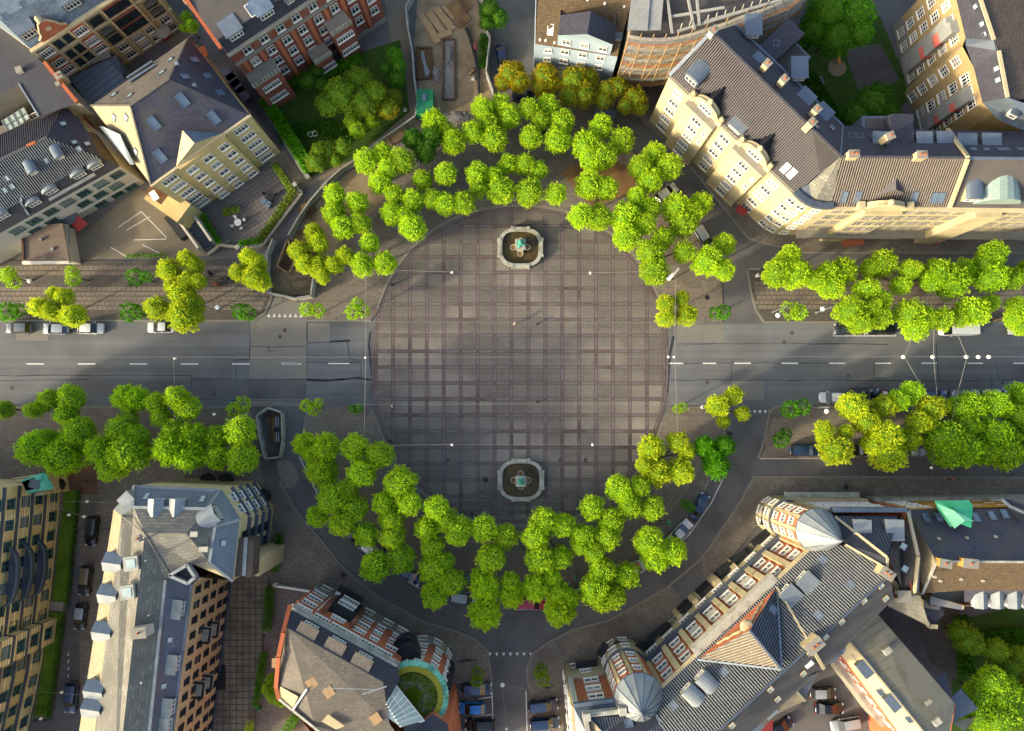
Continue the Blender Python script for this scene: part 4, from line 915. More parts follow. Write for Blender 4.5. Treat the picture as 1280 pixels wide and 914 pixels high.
for (u0, u1) in ((.185, .40), (.565, .80)):
    C1.slab(a, b, u0, u1, 0, 16.6, 1.0, 'cream', 'bay'); C1.slab(a, b, u0-.006, u1+.006, 16.6, 17.1, 1.35, 'stone_grey', 'bay_parapet')
    def dome(bm_, u=(u0+u1)/2):
        A, B2, d, nn, L_, fl = C1.edge(a, b); c = A+d*(L_*((1-u) if fl else u)); c.z = 17.1
        n = 14; R_ = 2.35
        F_ = [c+d*(cos(pi*i/n)*R_)+UP*(sin(pi*i/n)*R_*1.15)+nn*.25 for i in range(n+1)]; K_ = [p-nn*.7 for p in F_]
        bm_.poly(F_); bm_.poly(K_[::-1])
        for i in range(n): bm_.poly([F_[i], K_[i], K_[i+1], F_[i+1]]); bm_.tube(F_[i]+nn*.05, F_[i+1]+nn*.05, .2, .2, 5)
        for s_ in (-1, 1): bm_.box(c+d*(R_+.35)*s_+UP*.5, (.8, 1.0, 1.5), atan2(d.y, d.x)); bm_.lathe(c+d*(R_+.35)*s_+UP*1.25, [(.3, 0), (.35, .3), (0, .7)], 8)
        bm_.lathe(c+UP*R_*1.15+nn*.0, [(.35, 0), (.45, .35), (.3, .75), (0, .95)], 10)
    C1.polymesh('domed_gable', 'cream', dome)
    A, B2, d, nn, L_, fl = C1.edge(a, b); u = (u0+u1)/2; c = A+d*(L_*((1-u) if fl else u))
    def droof(bm_, c=c, d=d, nn=nn):
        z0 = 17.3; p = [c+d*2.2+UP*z0-nn*.4, c-d*2.2+UP*z0-nn*.4]; ap = c+UP*(z0+2.9)-nn*.4; bk = c-nn*5.0+UP*(z0+2.9)
        for s_ in (1, -1): q = c+d*2.2*s_+UP*z0-nn*.4; bm_.poly([q, ap, bk] if s_ > 0 else [ap, q, bk]); bm_.poly([q, bk, ap] if s_ > 0 else [ap, bk, q])
    C1.polymesh('gable_roof', 'slate_dark', droof)
    fr, pm = win_mesh(2.2, 1.4, 4, 2); o = inst(fr, 'window', C1.t, c+nn*.27+UP*17.35, atan2(nn.y, nn.x)-pi/2); q = bpy.data.objects.new('pane', pm); COL.objects.link(q); q.parent = o
for i, u in enumerate(ts):
    bay = i in (1, 3); C1.wins(a, b, [u], [14.0, 10.9, 7.8, 4.5, 1.3], 1.75, 1.75, 3, 2, 1.02 if bay else .02)
    C1.slab(a, b, u-.045, u+.045, 13.55, 13.8, (1.15 if bay else .15), 'cream_dark', 'sill_band')
for u in (.395, .795): C1.wins(a, b, [u-.02], [12.8, 9.6], .45, 1.3, 1, 2, 1.02)
for u0, u1 in ((0, .183), (.402, .563), (.802, 1)): C1.slab(a, b, u0, u1, 16.9, 17.45, .3, 'stone_grey', 'cornice')
for u in (.185, .40, .565, .80): C1.slabs(a, b, [u], .06, .1, 16.5, .12, 'brown_tile', 'downpipe')
C1.dormer(862, 104, 2.4, 1.7, 2.6, 'zinc', 'zinc', 'arch', 3); C1.dormer(917, 163, 2.4, .9, 2.2, 'zinc_light', 'zinc_light', 'flat', 3)
C1.skylight(982, 210, .9, 1.5, pane='glass_pale', frame='white'); C1.skylight(990, 217, .9, 1.5, pane='glass_pale', frame='white')
# rounded corner
def corner(bm_):
    pts = [(993, 240), (999, 246.5), (1006, 252), (1015, 256), (1027, 258.5), (1040, 258)]
    q = [P(x, y, 17.5) for x, y in pts]
    for i in range(len(q)-1): bm_.bar(q[i], q[i+1], .9, .7)
C1.polymesh('corner_parapet', 'zinc_dark', corner)
for i, (p0, p1) in enumerate((((993, 240), (1003, 249)), ((1003, 249), (1016, 256)), ((1016, 256), (1040, 258)))): C1.wins(p0, p1, [.5], [14.0, 10.9, 7.8, 4.5, 1.0], 1.2, 1.7, 2, 2, .02)
C1.chimney(890, 42, 1.1, .8, 1.0, 45, 'white_wall', 1)
for x, y in ((953, 88), (974, 107), (1014, 144), (1008, 160)): C1.chimney(x, y, .9, .9, 2.2, 45, 'cream', 1)
for x, y in ((933, 52), (1003, 124), (1025, 143), (990, 105)): C1.dormer(x+6, y-4, 2.2, 1.2, 3.0, 'zinc', 'zinc', 'flat', 2)
C1.skylight(1040, 160, .8, 1.2); C1.skylight(1020, 158, .8, 1.0)
C1.box(975, 52, 17.6, (3.2, 6.8, 12), -47, 'slate_dark', 'stair_tower'); C1.box(985, 72, 15.2, (4.6, 5.0, 9), -47, 'zinc', 'rear_bay'); C1.skylight(970, 54, .9, .9)
C1.box(988, 72, 15.3, (3.6, 4.0, .2), -47, 'felt', 'rear_terrace'); C1.box(948, 72, 20.2, (1.5, 1.5, 1.5), -47, 'zinc', 'vent_box')
# ---- middle cream block
C2 = Bld('cream_middle_block', 'cream block with brown tiled roof and one curved gable right of the corner block', 'building', [(1040, 258), (1186, 259.5), (1209, 198), (1184, 163), (1053, 157)], 17.5, 'cream')
a, b = (1040, 258), (1186, 259.5); f = [(1039, 258.5, 17.5), (1186, 259.5, 17.5), (1209, 197.5, 22.5), (1050.5, 196, 22.5)]; C2.striped(f, 'tile_brown_shade', 'tile_mid', .33, .15, .09)
C2.roof([[(1050.5, 196, 22.5), (1209, 197.5, 22.5), (1184, 163, 17.5), (1053, 157, 17.5)]], 'slate_dark'); C2.ridge([(1209, 198, 22.6), (1186, 259.5, 17.6)], 'cream', .5, .35, 'parapet'); C2.ridge([(1209, 198, 22.6), (1184, 163, 17.6)], 'cream', .5, .35, 'parapet'); C2.ridge([(1050.5, 196, 22.5), (1209, 197.5, 22.5)], 'tile_brown_light'); C2.ridge([(1053, 157, 17.6), (1050.5, 196, 22.5)], 'zinc', .2, .1)
C2.slab(a, b, 0, 1, 17.0, 17.4, .45, 'cream_dark', 'cornice'); C2.slab(a, b, .30, .62, 0, 16.9, .9, 'cream', 'bay')
C2.wins(a, b, [.1, .22, .72, .84, .95], [14.2, 11, 7.8, 4.6], 1.5, 1.7, 3, 2, .02, frame='stone_grey', sill=False); C2.wins(a, b, [.36, .46, .56], [14.2, 11, 7.8, 4.6], 1.3, 1.7, 2, 2, .92, frame='stone_grey', sill=False)
C2.slab(a, b, 0, 1, 3.2, 3.7, 1.3, 'stone_grey', 'shop_canopy')
def cg(bm_):
    A, B2, d, nn, L_, fl = C2.edge(a, b); c = A+d*(L_*(.44 if not fl else .56)); c.z = 17.3; n = 12; R_ = 3.0
    F_ = [c+d*(cos(pi*i/n)*R_)+UP*(sin(pi*i/n)*R_*.75)+nn*.3 for i in range(n+1)]; K_ = [p-nn*.7 for p in F_]; bm_.poly(F_); bm_.poly(K_[::-1])
    for i in range(n): bm_.poly([F_[i], K_[i], K_[i+1], F_[i+1]]); bm_.tube(F_[i], F_[i+1], .2, .2, 5)
    bm_.lathe(c+UP*2.3, [(.35, 0), (.45, .35), (.3, .75), (0, .95)], 10)
    for s_ in (-1, 1): bm_.box(c+d*3.4*s_+UP*.5, (.9, 1.0, 1.4), 0)
C2.polymesh('curved_gable', 'cream', cg)
C2.roof([[(1085, 248, 18.0), (1120, 214, 20.6), (1120, 237, 20.4)]], 'tile_brown_light', 'gable_roof'); C2.roof([[(1120, 214, 20.6), (1140, 245, 18.0), (1120, 237, 20.4)]], 'slate_dark', 'gable_roof')
for x in (1055, 1072): C2.skylight(x, 246, .9, 1.7)
C2.skylight(1168, 247, 1.0, 1.6); C2.skylight(1176, 247, 1.0, 1.6); C2.skylight(1143, 246, .8, 1.6)
for x, y in ((1063, 196), (1147, 197)): C2.chimney(x, y, 1.3, .9, 1.2, 0, 'cream', 2)
C2.chimney(1210, 197, 2.0, 1.0, 1.4, 0, 'cream', 2); C2.chimney(1102, 178, 1.0, .9, 2.6, 20, 'cream', 1)
for x in (1096, 1150, 1175): C2.dormer(x, 170, 2.0, 1.2, 2.2, 'zinc', 'zinc', 'flat', 2)
C2.box(1128, 160, 19.8, (3.2, 4.0, 8), 0, 'slate_dark', 'stair_tower'); C2.box(1096, 158, 17.6, (4.0, 3.0, 5), 0, 'zinc', 'rear_bay'); C2.box(1096, 157, 17.7, (3.2, 2.2, .15), 0, 'felt', 'rear_terrace')
for x in (1065, 1075): C2.skylight(x, 170, .9, 1.5)
# ---- right cream block
C3 = Bld('cream_right_block', 'cream block with grey roof and copper-grey domed bay at the right edge', 'building', [(1186, 259.5), (1400, 262), (1400, 166), (1184, 163), (1209, 198)], 17.5, 'cream')
C3.roof([[(1187, 259.5, 17.5), (1400, 262, 17.5), (1400, 200, 22.3), (1210, 198, 22.3)]], 'felt'); C3.roof([[(1210, 198, 22.3), (1400, 200, 22.3), (1400, 166, 17.5), (1185, 163, 17.5)]], 'slate_dark'); C3.ridge([(1210, 198, 22.4), (1400, 200, 22.4)], 'zinc', .4, .15)
a, b = (1186, 259.5), (1400, 262); C3.slab(a, b, 0, 1, 17.0, 17.4, .5, 'cream_dark', 'cornice'); C3.wins(a, b, 12, [14.2, 11, 7.8, 4.6], 1.5, 1.7, 3, 2, .02, frame='stone_grey', sill=False); C3.slab(a, b, .16, .32, 0, 17.2, 1.2, 'cream', 'bay'); C3.slab(a, b, 0, 1, 3.2, 3.6, 1.2, 'stone_grey', 'shop_canopy')
def cop(bm_):
    n = 10; c = P(1243, 256, 17.6); W_ = 3.3
    for i in range(n):
        a0, a1 = pi*i/n, pi*(i+1)/n
        for k in range(5):
            def pt(a_, k_): t = k_/5; return c+Vector((cos(a_)*W_*(1-.25*t), t*6.0, sin(a_)*3.0*(1-.1*t)+t*.6))
            bm_.poly([pt(a0, k), pt(a1, k), pt(a1, k+1), pt(a0, k+1)][::-1])
        bm_.poly([c, c+Vector((cos(a0)*W_, 0, sin(a0)*3)), c+Vector((cos(a1)*W_, 0, sin(a1)*3))])
G['weathered_copper'] = mat('weathered_copper', '#7e9288', '#8fa096', .6, .55, .1, metal=.2)
C3.polymesh('domed_bay_roof', 'weathered_copper', cop)
C3.dormer(1210, 252, 2.2, 1.6, 2.8, 'zinc', 'cream', 'arch', 2); 
for x in (1185+28, 1243): C3.dormer(x-10, 172, 2.4, 1.2, 2.4, 'zinc', 'zinc', 'flat', 2)
for x in (1217, 1233, 1250, 1258, 1276): C3.skylight(x, 187, .8, .7)
# ---- courtyard building behind scaffolding sheets
Y = Bld('courtyard_block', 'yellow brick courtyard block with grey and red scaffold netting at upper right', 'building', [(1186, -40), (1207, 48), (1203, 58), (1217, 84), (1228, 128), (1248, 138), (1300, 150), (1400, 120), (1400, -40)], 17, 'yellow_brick')
Y.roof([[(1186, -40, 17), (1207, 48, 17), (1242, 50, 20.5), (1212, -40, 20.5)], [(1207, 57, 17.1), (1217, 84, 17.1), (1228, 128, 17.1), (1259, 122, 20.5), (1248, 64, 20.5)]], 'slate_dark')
Y.roof([[(1212, -40, 20.5), (1242, 50, 20.5), (1259, 122, 20.5), (1270, 125, 20), (1400, 120, 18), (1400, -40, 18)]], 'brown_tile'); Y.roof([[(1207, 48, 17.1), (1242, 50, 20.5), (1248, 64, 20.5), (1207, 57, 17.1)]], 'zinc_dark', 'valley')
Y.roof([[(1228, 128, 17.1), (1259, 122, 20.4), (1290, 132, 20.2), (1320, 180, 17), (1248, 150, 17)]], 'zinc'); Y.ridge([(1212, -40, 20.6), (1242, 50, 20.6)], 'cream_dark', .5, .2); Y.ridge([(1248, 64, 20.6), (1259, 122, 20.6)], 'cream_dark', .5, .2)
a1, b1 = (1186, -40), (1207, 48); a2, b2 = (1203, 58), (1217, 84); a3, b3 = (1217, 84), (1228, 128)
Y.wins(a1, b1, [.2, .42, .64, .9], [13.8, 10.6, 7.4, 4.2, 1.2], 1.35, 1.8, 2, 3, .02, fw=.09); Y.wins(a2, b2, [.35], [13.6, 10.4, 7.2, 4.0, 1], 1.4, 1.8, 2, 3, .02, fw=.09); Y.wins(a3, b3, [.15, .5, .85], [13.8, 10.6, 7.4, 4.2, 1.2], 1.5, 1.9, 3, 2, .02, fw=.09)
Y.slab(a1, b1, .0, 1, 0.05, 3.4, .1, 'stone_grey', 'plinth'); Y.slab(a3, b3, .0, 1, 0.05, 3.8, .1, 'stone_grey', 'plinth')
Y.slab(a1, b1, .70, .86, 2.2, 16.2, 1.2, 'netting', 'scaffold_netting'); Y.slab(a1, b1, .60, .70, 2.2, 15.4, 1.1, 'netting', 'scaffold_netting'); Y.slab(a1, b1, .70, .86, 11.4, 13.0, 1.24, 'red_net', 'red_sheet'); Y.slab(a1, b1, .695, .865, 7.4, 8.6, 1.24, 'red_net', 'red_sheet')
Y.slab(a3, b3, .42, .82, 3.2, 15.6, 1.2, 'netting', 'scaffold_netting'); Y.slab(a3, b3, .60, .82, 11.2, 12.6, 1.24, 'red_net', 'red_sheet'); Y.slab(a3, b3, .595, .825, 6.8, 8.0, 1.24, 'red_net', 'red_sheet')
for x, y in ((1220, 8), (1228, 30), (1231, 43), (1248, 100), (1246, 86)): Y.skylight(x, y, .7, .8, pane='glass_pale')
Y.skylight(1247, 14, 1.4, 1.1, pane='glass_pale'); Y.skylight(1256, 52, 2.0, .8, pane='glass_pale'); Y.dormer(1262, 147, 1.2, 1.2, 1.6, 'zinc_dark', 'white', 'arch', 1)
# ---- yellow banded building, lower left
V = Bld('yellow_banded_building', 'yellow brick building with dark bands, curved balconies and a copper-clad bay at lower left', 'building', [(76, 600), (74, 640), (68, 700), (62, 760), (52, 830), (42, 880), (34, 914), (14, 1020), (-160, 1020), (-160, 596)], 17, 'yellow_band', ground=True)
V.roof([[(-9, 588, 17.2), (-12, 700, 17.2), (-60, 1060, 17.2), (-260, 1060, 17.2), (-260, 588, 17.2)]], 'slate')
segs = [((76, 600), (68, 700)), ((68, 700), (52, 830)), ((52, 830), (34, 914))]
for (p0, p1) in segs:
    for z_ in (4.2, 7.6, 11.0, 14.4): V.slab(p0, p1, 0, 1, z_-.2, z_+.12, .4, 'zinc_dark', 'string_course', ground=True)
    V.slab(p0, p1, 0, 1, 4.45, 7.35, .12, 'yellow', 'render_panel', ground=True); V.slab(p0, p1, 0, 1, 11.2, 14.15, .12, 'yellow', 'render_panel', ground=True)
V.wins(*segs[0], [.2, .44, .68, .9], [1.2, 5.1, 8.4, 11.9, 15], 1.5, 1.6, 2, 2, .13, ground=True, frame='teal_frame'); V.wins(*segs[1], [.12, .32, .5, .70, .9], [1.2, 5.1, 8.4, 11.9, 15], 1.5, 1.6, 2, 2, .13, ground=True, frame='teal_frame'); V.wins(*segs[2], [.2, .5, .8], [1.2, 5.1, 8.4, 11.9, 15], 1.5, 1.6, 2, 2, .13, ground=True, frame='teal_frame')
V.slab((68, 700), (52, 830), .55, .78, 0, 16.5, 1.6, 'yellow_band', 'bay', ground=True); V.wins((68, 700), (52, 830), [.665], [1.5, 5.1, 8.4, 11.9], 1.8, 1.6, 2, 2, 1.62, ground=True, frame='teal_frame')
for z_ in (4.2, 7.6, 11.0, 14.4): V.slab((68, 700), (52, 830), .54, .79, z_-.2, z_+.14, 1.8, 'zinc_dark', 'string_course', ground=True)
for z_ in (5.2, 8.6, 12.0):
    def bal(bm_, z_=z_):
        A, B2, d, n, L_, fl = V.edge((74, 660), (66, 745), None, True); c = (A+B2)/2; N_ = 10; pr = None
        for i in range(N_+1):
            t = -1+2*i/N_; p = c+d*(t*L_*.40)+n*(.3+1.5*(1-t*t)**.5)+UP*z_
            if pr: bm_.poly([c+d*(t*L_*.40)+UP*z_, c+d*((t-.2)*L_*.40)+UP*z_, pr, p]); bm_.poly([pr, pr+UP*.95, p+UP*.95, p]); bm_.poly([pr, p, p+UP*.95, pr+UP*.95]); bm_.bar(pr+UP*.95, p+UP*.95, .25, .1)
            pr = p
    V.polymesh('balcony', 'zinc', bal)
def cop1(bm_):
    q = [P(x, y, 12) for x, y in ((26, 600), (50, 592), (61, 612), (34, 617))]; c_ = sum(q, Vector())/4; i_ = [p.lerp(c_, .35)+UP*.9 for p in q]
    bm_.poly(i_); bm_.poly(i_[::-1])
    for k in range(4): j = (k+1) % 4; bm_.poly([q[k], q[j], i_[j], i_[k]]); bm_.poly([q[k]-UP*1.4, q[j]-UP*1.4, q[j], q[k]])
V.polymesh('copper_bay_roof', 'copper', cop1); V.polymesh('bay_rooflight', 'glass', lambda b: b.box(P(43, 605, 13.0), (1.5, 1.3, .12), -.3)); 
V.polymesh('end_porch', 'yellow_band', lambda b: b.box(P(52, 606, 3.5), (4.5, 3.2, 7.0), .15)); V.polymesh('entrance_roof', 'dark_metal', lambda b: b.box(P(68, 603, 2.6), (1.8, 2.6, .25), .6)); V.polymesh('door_step', 'stone_grey', lambda b: b.box(P(64, 757, .2), (4.0, 1.4, .3), -.1))
# ---- grey-roofed block
Q = Bld('grey_roofed_block', 'long block with pale grey tiled roof, zinc mansards and yellow brick walls at lower left', 'building', [(142, 637), (146, 629), (167.6, 608), (276, 613), (299, 650), (291, 726), (250, 722), (239, 732), (204, 1010), (84, 1010)], 16, 'yellow_lightened')
Z, Y9, R_ = 16, 19.0, 20.6
Q.roof([[(142, 637, Z), (84, 1010, Z), (106, 1010, Y9), (152, 645, Y9)]], 'slate_sunlit', 'mansard')  # left slope painted as slate in sunlight
Q.roof([[(167.6, 608, Z), (276, 613, Z), (258, 636, Y9), (167, 634, Y9)], [(276, 613, Z), (299.5, 650, Z), (269, 658, Y9), (258, 636, Y9)], [(299.5, 650, Z), (291, 726, Z), (262, 703, Y9), (269, 658, Y9)]], 'zinc', 'mansard')
Q.roof([[(239.6, 730, Z), (204, 1010, Z), (177, 1010, Y9), (207, 725, Y9)]], 'zinc_dark', 'mansard'); Q.roof([[(142, 637, Z), (167.6, 608, Z), (167, 634, Y9), (152, 645, Y9)]], 'zinc_light', 'corner_roof')
Q.roof([[(167, 634, Y9), (258, 636, Y9), (233, 667, R_), (181, 667, R_)]], 'slate_pale'); Q.roof([[(258, 636, Y9), (269, 658, Y9), (262, 703, Y9), (233, 667, R_)]], 'slate_pale')
Q.roof([[(181, 667, R_), (233, 667, R_), (262, 703, Y9), (238, 704, Y9), (213, 719, Y9)]], 'slate_pale'); Q.roof([[(152, 645, Y9), (167, 634, Y9), (181, 667, R_), (143, 1010, R_), (106, 1010, Y9)]], 'slate_pale'); Q.roof([[(181, 667, R_), (213, 719, Y9), (207, 725, Y9), (177, 1010, Y9), (143, 1010, R_)]], 'slate_pale')
Q.wallpoly([(238, 704, Y9), (262, 703, Y9), (291, 726, Z)], 'cream', 'parapet_wall'); Q.roof([[(207, 725, Y9), (213, 719, Y9), (238, 704, Y9), (250, 722, Z), (239.6, 730, Z)]], 'zinc_dark', 'court_roof')
for pts in ([(167, 634, Y9), (258, 636, Y9), (269, 658, Y9), (262, 703, Y9), (291, 726, Z)], [(167.6, 608, Z), (167, 634, Y9)], [(276, 613, Z), (258, 636, Y9)], [(299.5, 650, Z), (269, 658, Y9)], [(207, 725, Y9), (177, 1010, Y9)], [(239.6, 730, Z), (204, 1010, Z)], [(167.6, 608, Z), (276, 613, Z), (299.5, 650, Z)]): Q.ridge(pts, 'zinc_light', .4, .18, 'flashing')
Q.ridge([(181, 667, R_), (213, 719, Y9)], 'slate_pale', .2, .1); Q.ridge([(181, 667, R_), (152, 645, Y9)], 'slate_pale', .2, .1)
Q.polymesh('terrace_screen', 'zinc_light', lambda b: [b.bar(P(*p, 19.0), P(*q, 19.0), .4, 1.0) for p, q in (((215, 718), (237, 705)), ((237, 705), (247, 720)), ((247, 720), (238, 728)), ((238, 728), (215, 718)))]); Q.polymesh('terrace_floor', 'felt_dark', lambda b: b.poly([P(215, 718, 19.05), P(238, 728, 19.05), P(247, 720, 19.05), P(237, 705, 19.05)]))
for y in (632,): pass
for x, y in ((201, 624), (227, 624)): Q.dormer(x, y, 1.9, 1.5, 2.4, 'zinc_light', 'zinc_light', 'gable', 2)
for x, y in ((183, 621), (253, 624)): Q.skylight(x, y, .8, 1.4, pane='glass_pale')
Q.dormer(274, 640, 2.4, 1.5, 2.6, 'zinc_light', 'zinc_light', 'gable', 3); Q.skylight(279, 679, .9, .9, pane='glass_pale'); Q.box(254, 687, 20.0, (1.2, .7, .5), 0, 'stone_light', 'vent_box'); Q.box(242, 668, 20.4, (1.0, .7, .3), 0, 'stone_light', 'vent_box')
Q.box(160, 628, 18.2, (1.9, 2.6, 2.2), 45, 'zinc_light', 'corner_dormer')
for y, x in ((699, 140), (738, 134), (784, 127), (856, 117), (878, 114)): Q.dormer(x, y, 2.4, 1.7, 2.6, 'zinc_light', 'zinc_light', 'gable', 2, face=172)
for x, y in ((163, 705), (158, 741)): Q.box(x, y, 21.0, (1.9, 1.9, 1.0), 8, 'stone_light', 'roof_hatch'); Q.box(x, y, 21.06, (1.2, 1.2, .1), 8, 'glass_pale', 'hatch_glass')
Q.chimney(181, 787, 1.9, 1.3, 1.8, 5, 'white_wall', 1); Q.chimney(174, 673, .6, .6, .3, 0, 'white_wall', 1); Q.vent(184, 673, .14, 2.6); Q.vent(192, 697, .12, 2.4); Q.vent(180, 851, .16, .9); Q.vent(194, 765, .1, 2.0)
for x, y in ((223, 758), (217, 826), (211, 880), (207, 904)): Q.dormer(x+8, y+1, 2.4, 1.6, 3.0, 'stone_light', 'zinc', 'flat', 3)
for x, y in ((225, 711+18), (212, 800), (204, 858), (218, 804)): Q.skylight(x, y, .8, .9, pane='glass_pale')
a, b = (239, 732), (204, 1010)
Q.wins(a, b, [(i+.5)/14 for i in range(14)], [12.8, 9.6, 6.4, 3.2, .7], .95, 1.45, 2, 2, .02, frame='dark_metal'); Q.slab(a, b, 0, 1, 0, .4, .4, 'zinc_dark', 'plinth')
Q.wins((299, 650), (291, 726), [.3, .55], [12.6, 9.4, 6.2, 3.0], 1.3, 1.7, 2, 2, .02, frame='dark_metal'); Q.wins((276, 613), (299, 650), [.3, .7], [12.6, 9.4, 6.2, 3.0], 1.3, 1.7, 2, 2, .02)
for z_ in (3.0, 6.2, 9.4, 12.6): Q.slab((276, 613), (299, 650), 0, 1, z_-.5, z_-.25, .5, 'zinc_dark', 'string_course'); Q.slab((299, 650), (291, 726), 0, .62, z_-.5, z_-.25, .5, 'zinc_dark', 'string_course')
Q.box(301, 697, 15.4, (3.4, 5.2, 3.0), -2, 'brown_tile', 'oriel'); Q.box(306, 696, 15.5, (.5, 5.2, .3), -2, 'zinc_light', 'oriel_edge'); Q.slab((299, 650), (291, 726), .66, .99, 0, 12.3, 2.4, 'yellow_lightened', 'bay')
def gd(bm_):
    c = P(290, 630, 0)
    for k, z_ in enumerate((13.4, 10.2, 7.0)):
        r = 2.0; bm_.lathe((c.x+.0, c.y+.4, z_), [(r+.25, -.25), (r+.25, 0), (r, .05), (0, .35)], 14, 0, radians(-80), radians(100))
Q.polymesh('corner_balcony', 'stone_light', gd)
for k, z_ in enumerate((6.6, 9.8)):
    for (u0, u1, m_) in ((.24, .31, 'stone_grey'), (.50, .57, 'stone_grey')):
        u0 += k*.0; Q.slab(a, b, u0, u1, z_-.35, z_-.15, 1.5, 'stone_light', 'balcony_floor')
        A, B2, d, n, L_, fl = Q.edge(a, b); c = A+d*(L_*((1-(u0+u1)/2) if fl else (u0+u1)/2)); w_ = L_*(u1-u0)/2
        Q.polymesh('balcony_rail', 'dark_metal', lambda bm_, c=c, d=d, n=n, w_=w_, z_=z_: [bm_.bar(c+d*w_*s0+n*o0+UP*(z_+h0), c+d*w_*s1+n*o1+UP*(z_+h0), .1, .08) for (s0, o0, s1, o1) in ((-1, 0, -1, 1.5), (-1, 1.5, 1, 1.5), (1, 1.5, 1, 0)) for h0 in (.3, .65, 1.0)])
Q.polymesh('basement_steps', 'dark_metal', lambda b_: [b_.box(P(276+.0*i, 833+3.5*i, .25+.03*i), (1.4, .35, .2), 0) for i in range(9)])
# ---- red brick corner house with garden drum
E = Bld('red_corner_house', 'red brick corner house with a round tower holding a roof garden at the bottom', 'building', [(363, 759), (497, 832.5), (494, 858), (490, 880), (505, 903), (530, 901), (541, 892), (560, 905), (572, 1010), (400, 1010), (400, 930), (367, 888), (349, 873), (345.5, 860)], 16.3, 'brick_bright')
a, b = (363, 759), (497, 832.5)
E.roof([[(363, 759, 16.3), (497, 832.5, 16.3), (479, 853, 18.6), (359, 785, 18.6)]], 'slate_dark', 'mansard')
E.roof([[(359, 785, 18.6), (479, 853, 18.6), (487, 905, 19), (560, 1010, 19), (400, 1010, 19), (393, 905, 18.6), (367, 888, 17.8), (349, 873, 17), (346, 860, 17)]], 'slate_tan'); E.roof([[(363, 759, 16.3), (359, 785, 18.6), (346, 860, 17), (345.5, 860, 16.3)]], 'slate_tan')
E.ridge([(363, 757, 16.8), (355, 790, 18.4), (349, 820, 18.4), (346, 858, 17), (350, 874, 17)], 'terracotta', .55, .45, 'parapet'); E.chimney(349.5, 826, 1.3, 1.1, 1.0, 0, 'cream_dark', 0, 'wood'); E.ridge([(350, 874, 17.3), (367, 888, 17.9), (402, 916, 19), (420, 930, 19)], 'stone_light', .3, .25, 'gutter'); E.ridge([(367, 886, 18), (384, 861, 18.8)], 'white', .22, .2, 'gutter')
E.ridge([(363, 759, 16.4), (497, 832.5, 16.4)], 'stone_light', .35, .2, 'gutter')
for x, y in ((391, 780), (425, 799), (458, 818)): E.dormer(x, y, 2.6, 1.5, 4.2, 'slate_tan', 'slate_dark', 'flat', 4, frame='copper')
E.polymesh('cream_panel', 'cream', lambda b_: (b_.poly([P(350, 858, 17.35), P(348, 873, 17.3), P(366, 885, 18.0), P(373, 871, 18.6)]), b_.poly([P(402, 902, 19.1), P(420, 912, 19.2), P(431, 908, 19.3), P(410, 893, 19.1)])))
for x, y, m_ in ((379, 851, 'white'), (393, 850, 'cream_dark'), (414, 861, 'cream_dark'), (413, 868, 'white'), (399, 872, 'white'), (472, 894, 'cream_dark')): E.chimney(x, y, 1.2, 1.2, 1.3 if m_ != 'white' else .5, 35, m_, 0, 'wood' if m_ != 'white' else 'glass_pale')
E.polymesh('aerial_mast', 'metal', lambda b_: (b_.tube(P(403, 860, 20.5), P(470, 862, 20.7), .06, .06, 4), b_.tube(P(452, 868, 20.5), P(483, 858, 20.5), .12, .12, 5), b_.tube(P(425, 866, 18.7), P(425, 866, 21.5), .05, .05, 4)))
E.slab(a, b, 0, 1, 0, 3.6, .3, 'stone_grey', 'plinth'); E.slab(a, b, 0, 1, 13.2, 13.45, .35, 'brick_bright', 'string_course'); E.slab(a, b, 0, 1, 15.9, 16.28, .5, 'stone_light', 'cornice')
E.wins(a, b, [.09, .26, .42, .57, .70, .85], [13.8], 2.3, 1.2, 4, 1, .02); E.wins(a, b, [.09, .37, .57, .9], [10.6, 7.5, 4.4], 2.1, 1.4, 4, 1, .02); E.wins(a, b, [.72], [10.6, 7.5, 4.4], 1.3, 1.4, 2, 1, .02); E.wins(a, b, [.1, .25, .55, .75, .9], [1.2], 1.6, 1.6, 3, 1, .32)
E.slab(a, b, .25, .48, 3.7, 10.0, 1.3, 'dark_metal', 'glazed_bay'); E.wins(a, b, [.365], [4.3, 7.0], 2.6, 1.8, 5, 2, 1.32); E.slab(a, b, .22, .25, 3.7, 12.0, .9, 'brick', 'pier'); E.slab(a, b, .48, .52, 3.7, 12.0, .9, 'brick', 'pier'); E.slabs(a, b, [.185], .08, 3.7, 13, .12, 'white', 'downpipe')
E.polymesh('shop_canopy', 'dark_metal', lambda b_: b_.box(P(437, 745, 3.4), (4.2, 1.5, .3), -.52)); E.polymesh('shop_sign_board', 'white', lambda b_: b_.box(P(434, 749, 3.8), (4.0, .5, .25), -.52))
c, o = drum(E, 515, 874, 16, 4.3, 0, 14.6, 'brick_bright'); rb_ = MB(); rb_.lathe(c, [(4.4, 0), (4.4, 4.2)], 28); rb_.build('tower_base', G['stone_light'], E.t)
ring_wins(E, c, 4.3, [20, 52, 84, 112], [11.4, 8.2, 5.0], 1.2, 1.5, 2); ring_wins(E, c, 4.4, [28, 60, 92], [1.2], 1.3, 1.8, 2)
E.polymesh('copper_gutter', 'copper', lambda b_: (b_.lathe(c, [(4.3, 14.3), (4.95, 14.9), (4.9, 15.15), (4.25, 15.3)], 36, 0, radians(-75), radians(140)),))
E.polymesh('gutter_bracket', 'stone_light', lambda b_: [b_.bar(c+Vector((cos(radians(t))*4.3, sin(radians(t))*4.3, 15.2)), c+Vector((cos(radians(t))*5.0, sin(radians(t))*5.0, 15.0)), .1, .12) for t in range(-75, 140, 7)])
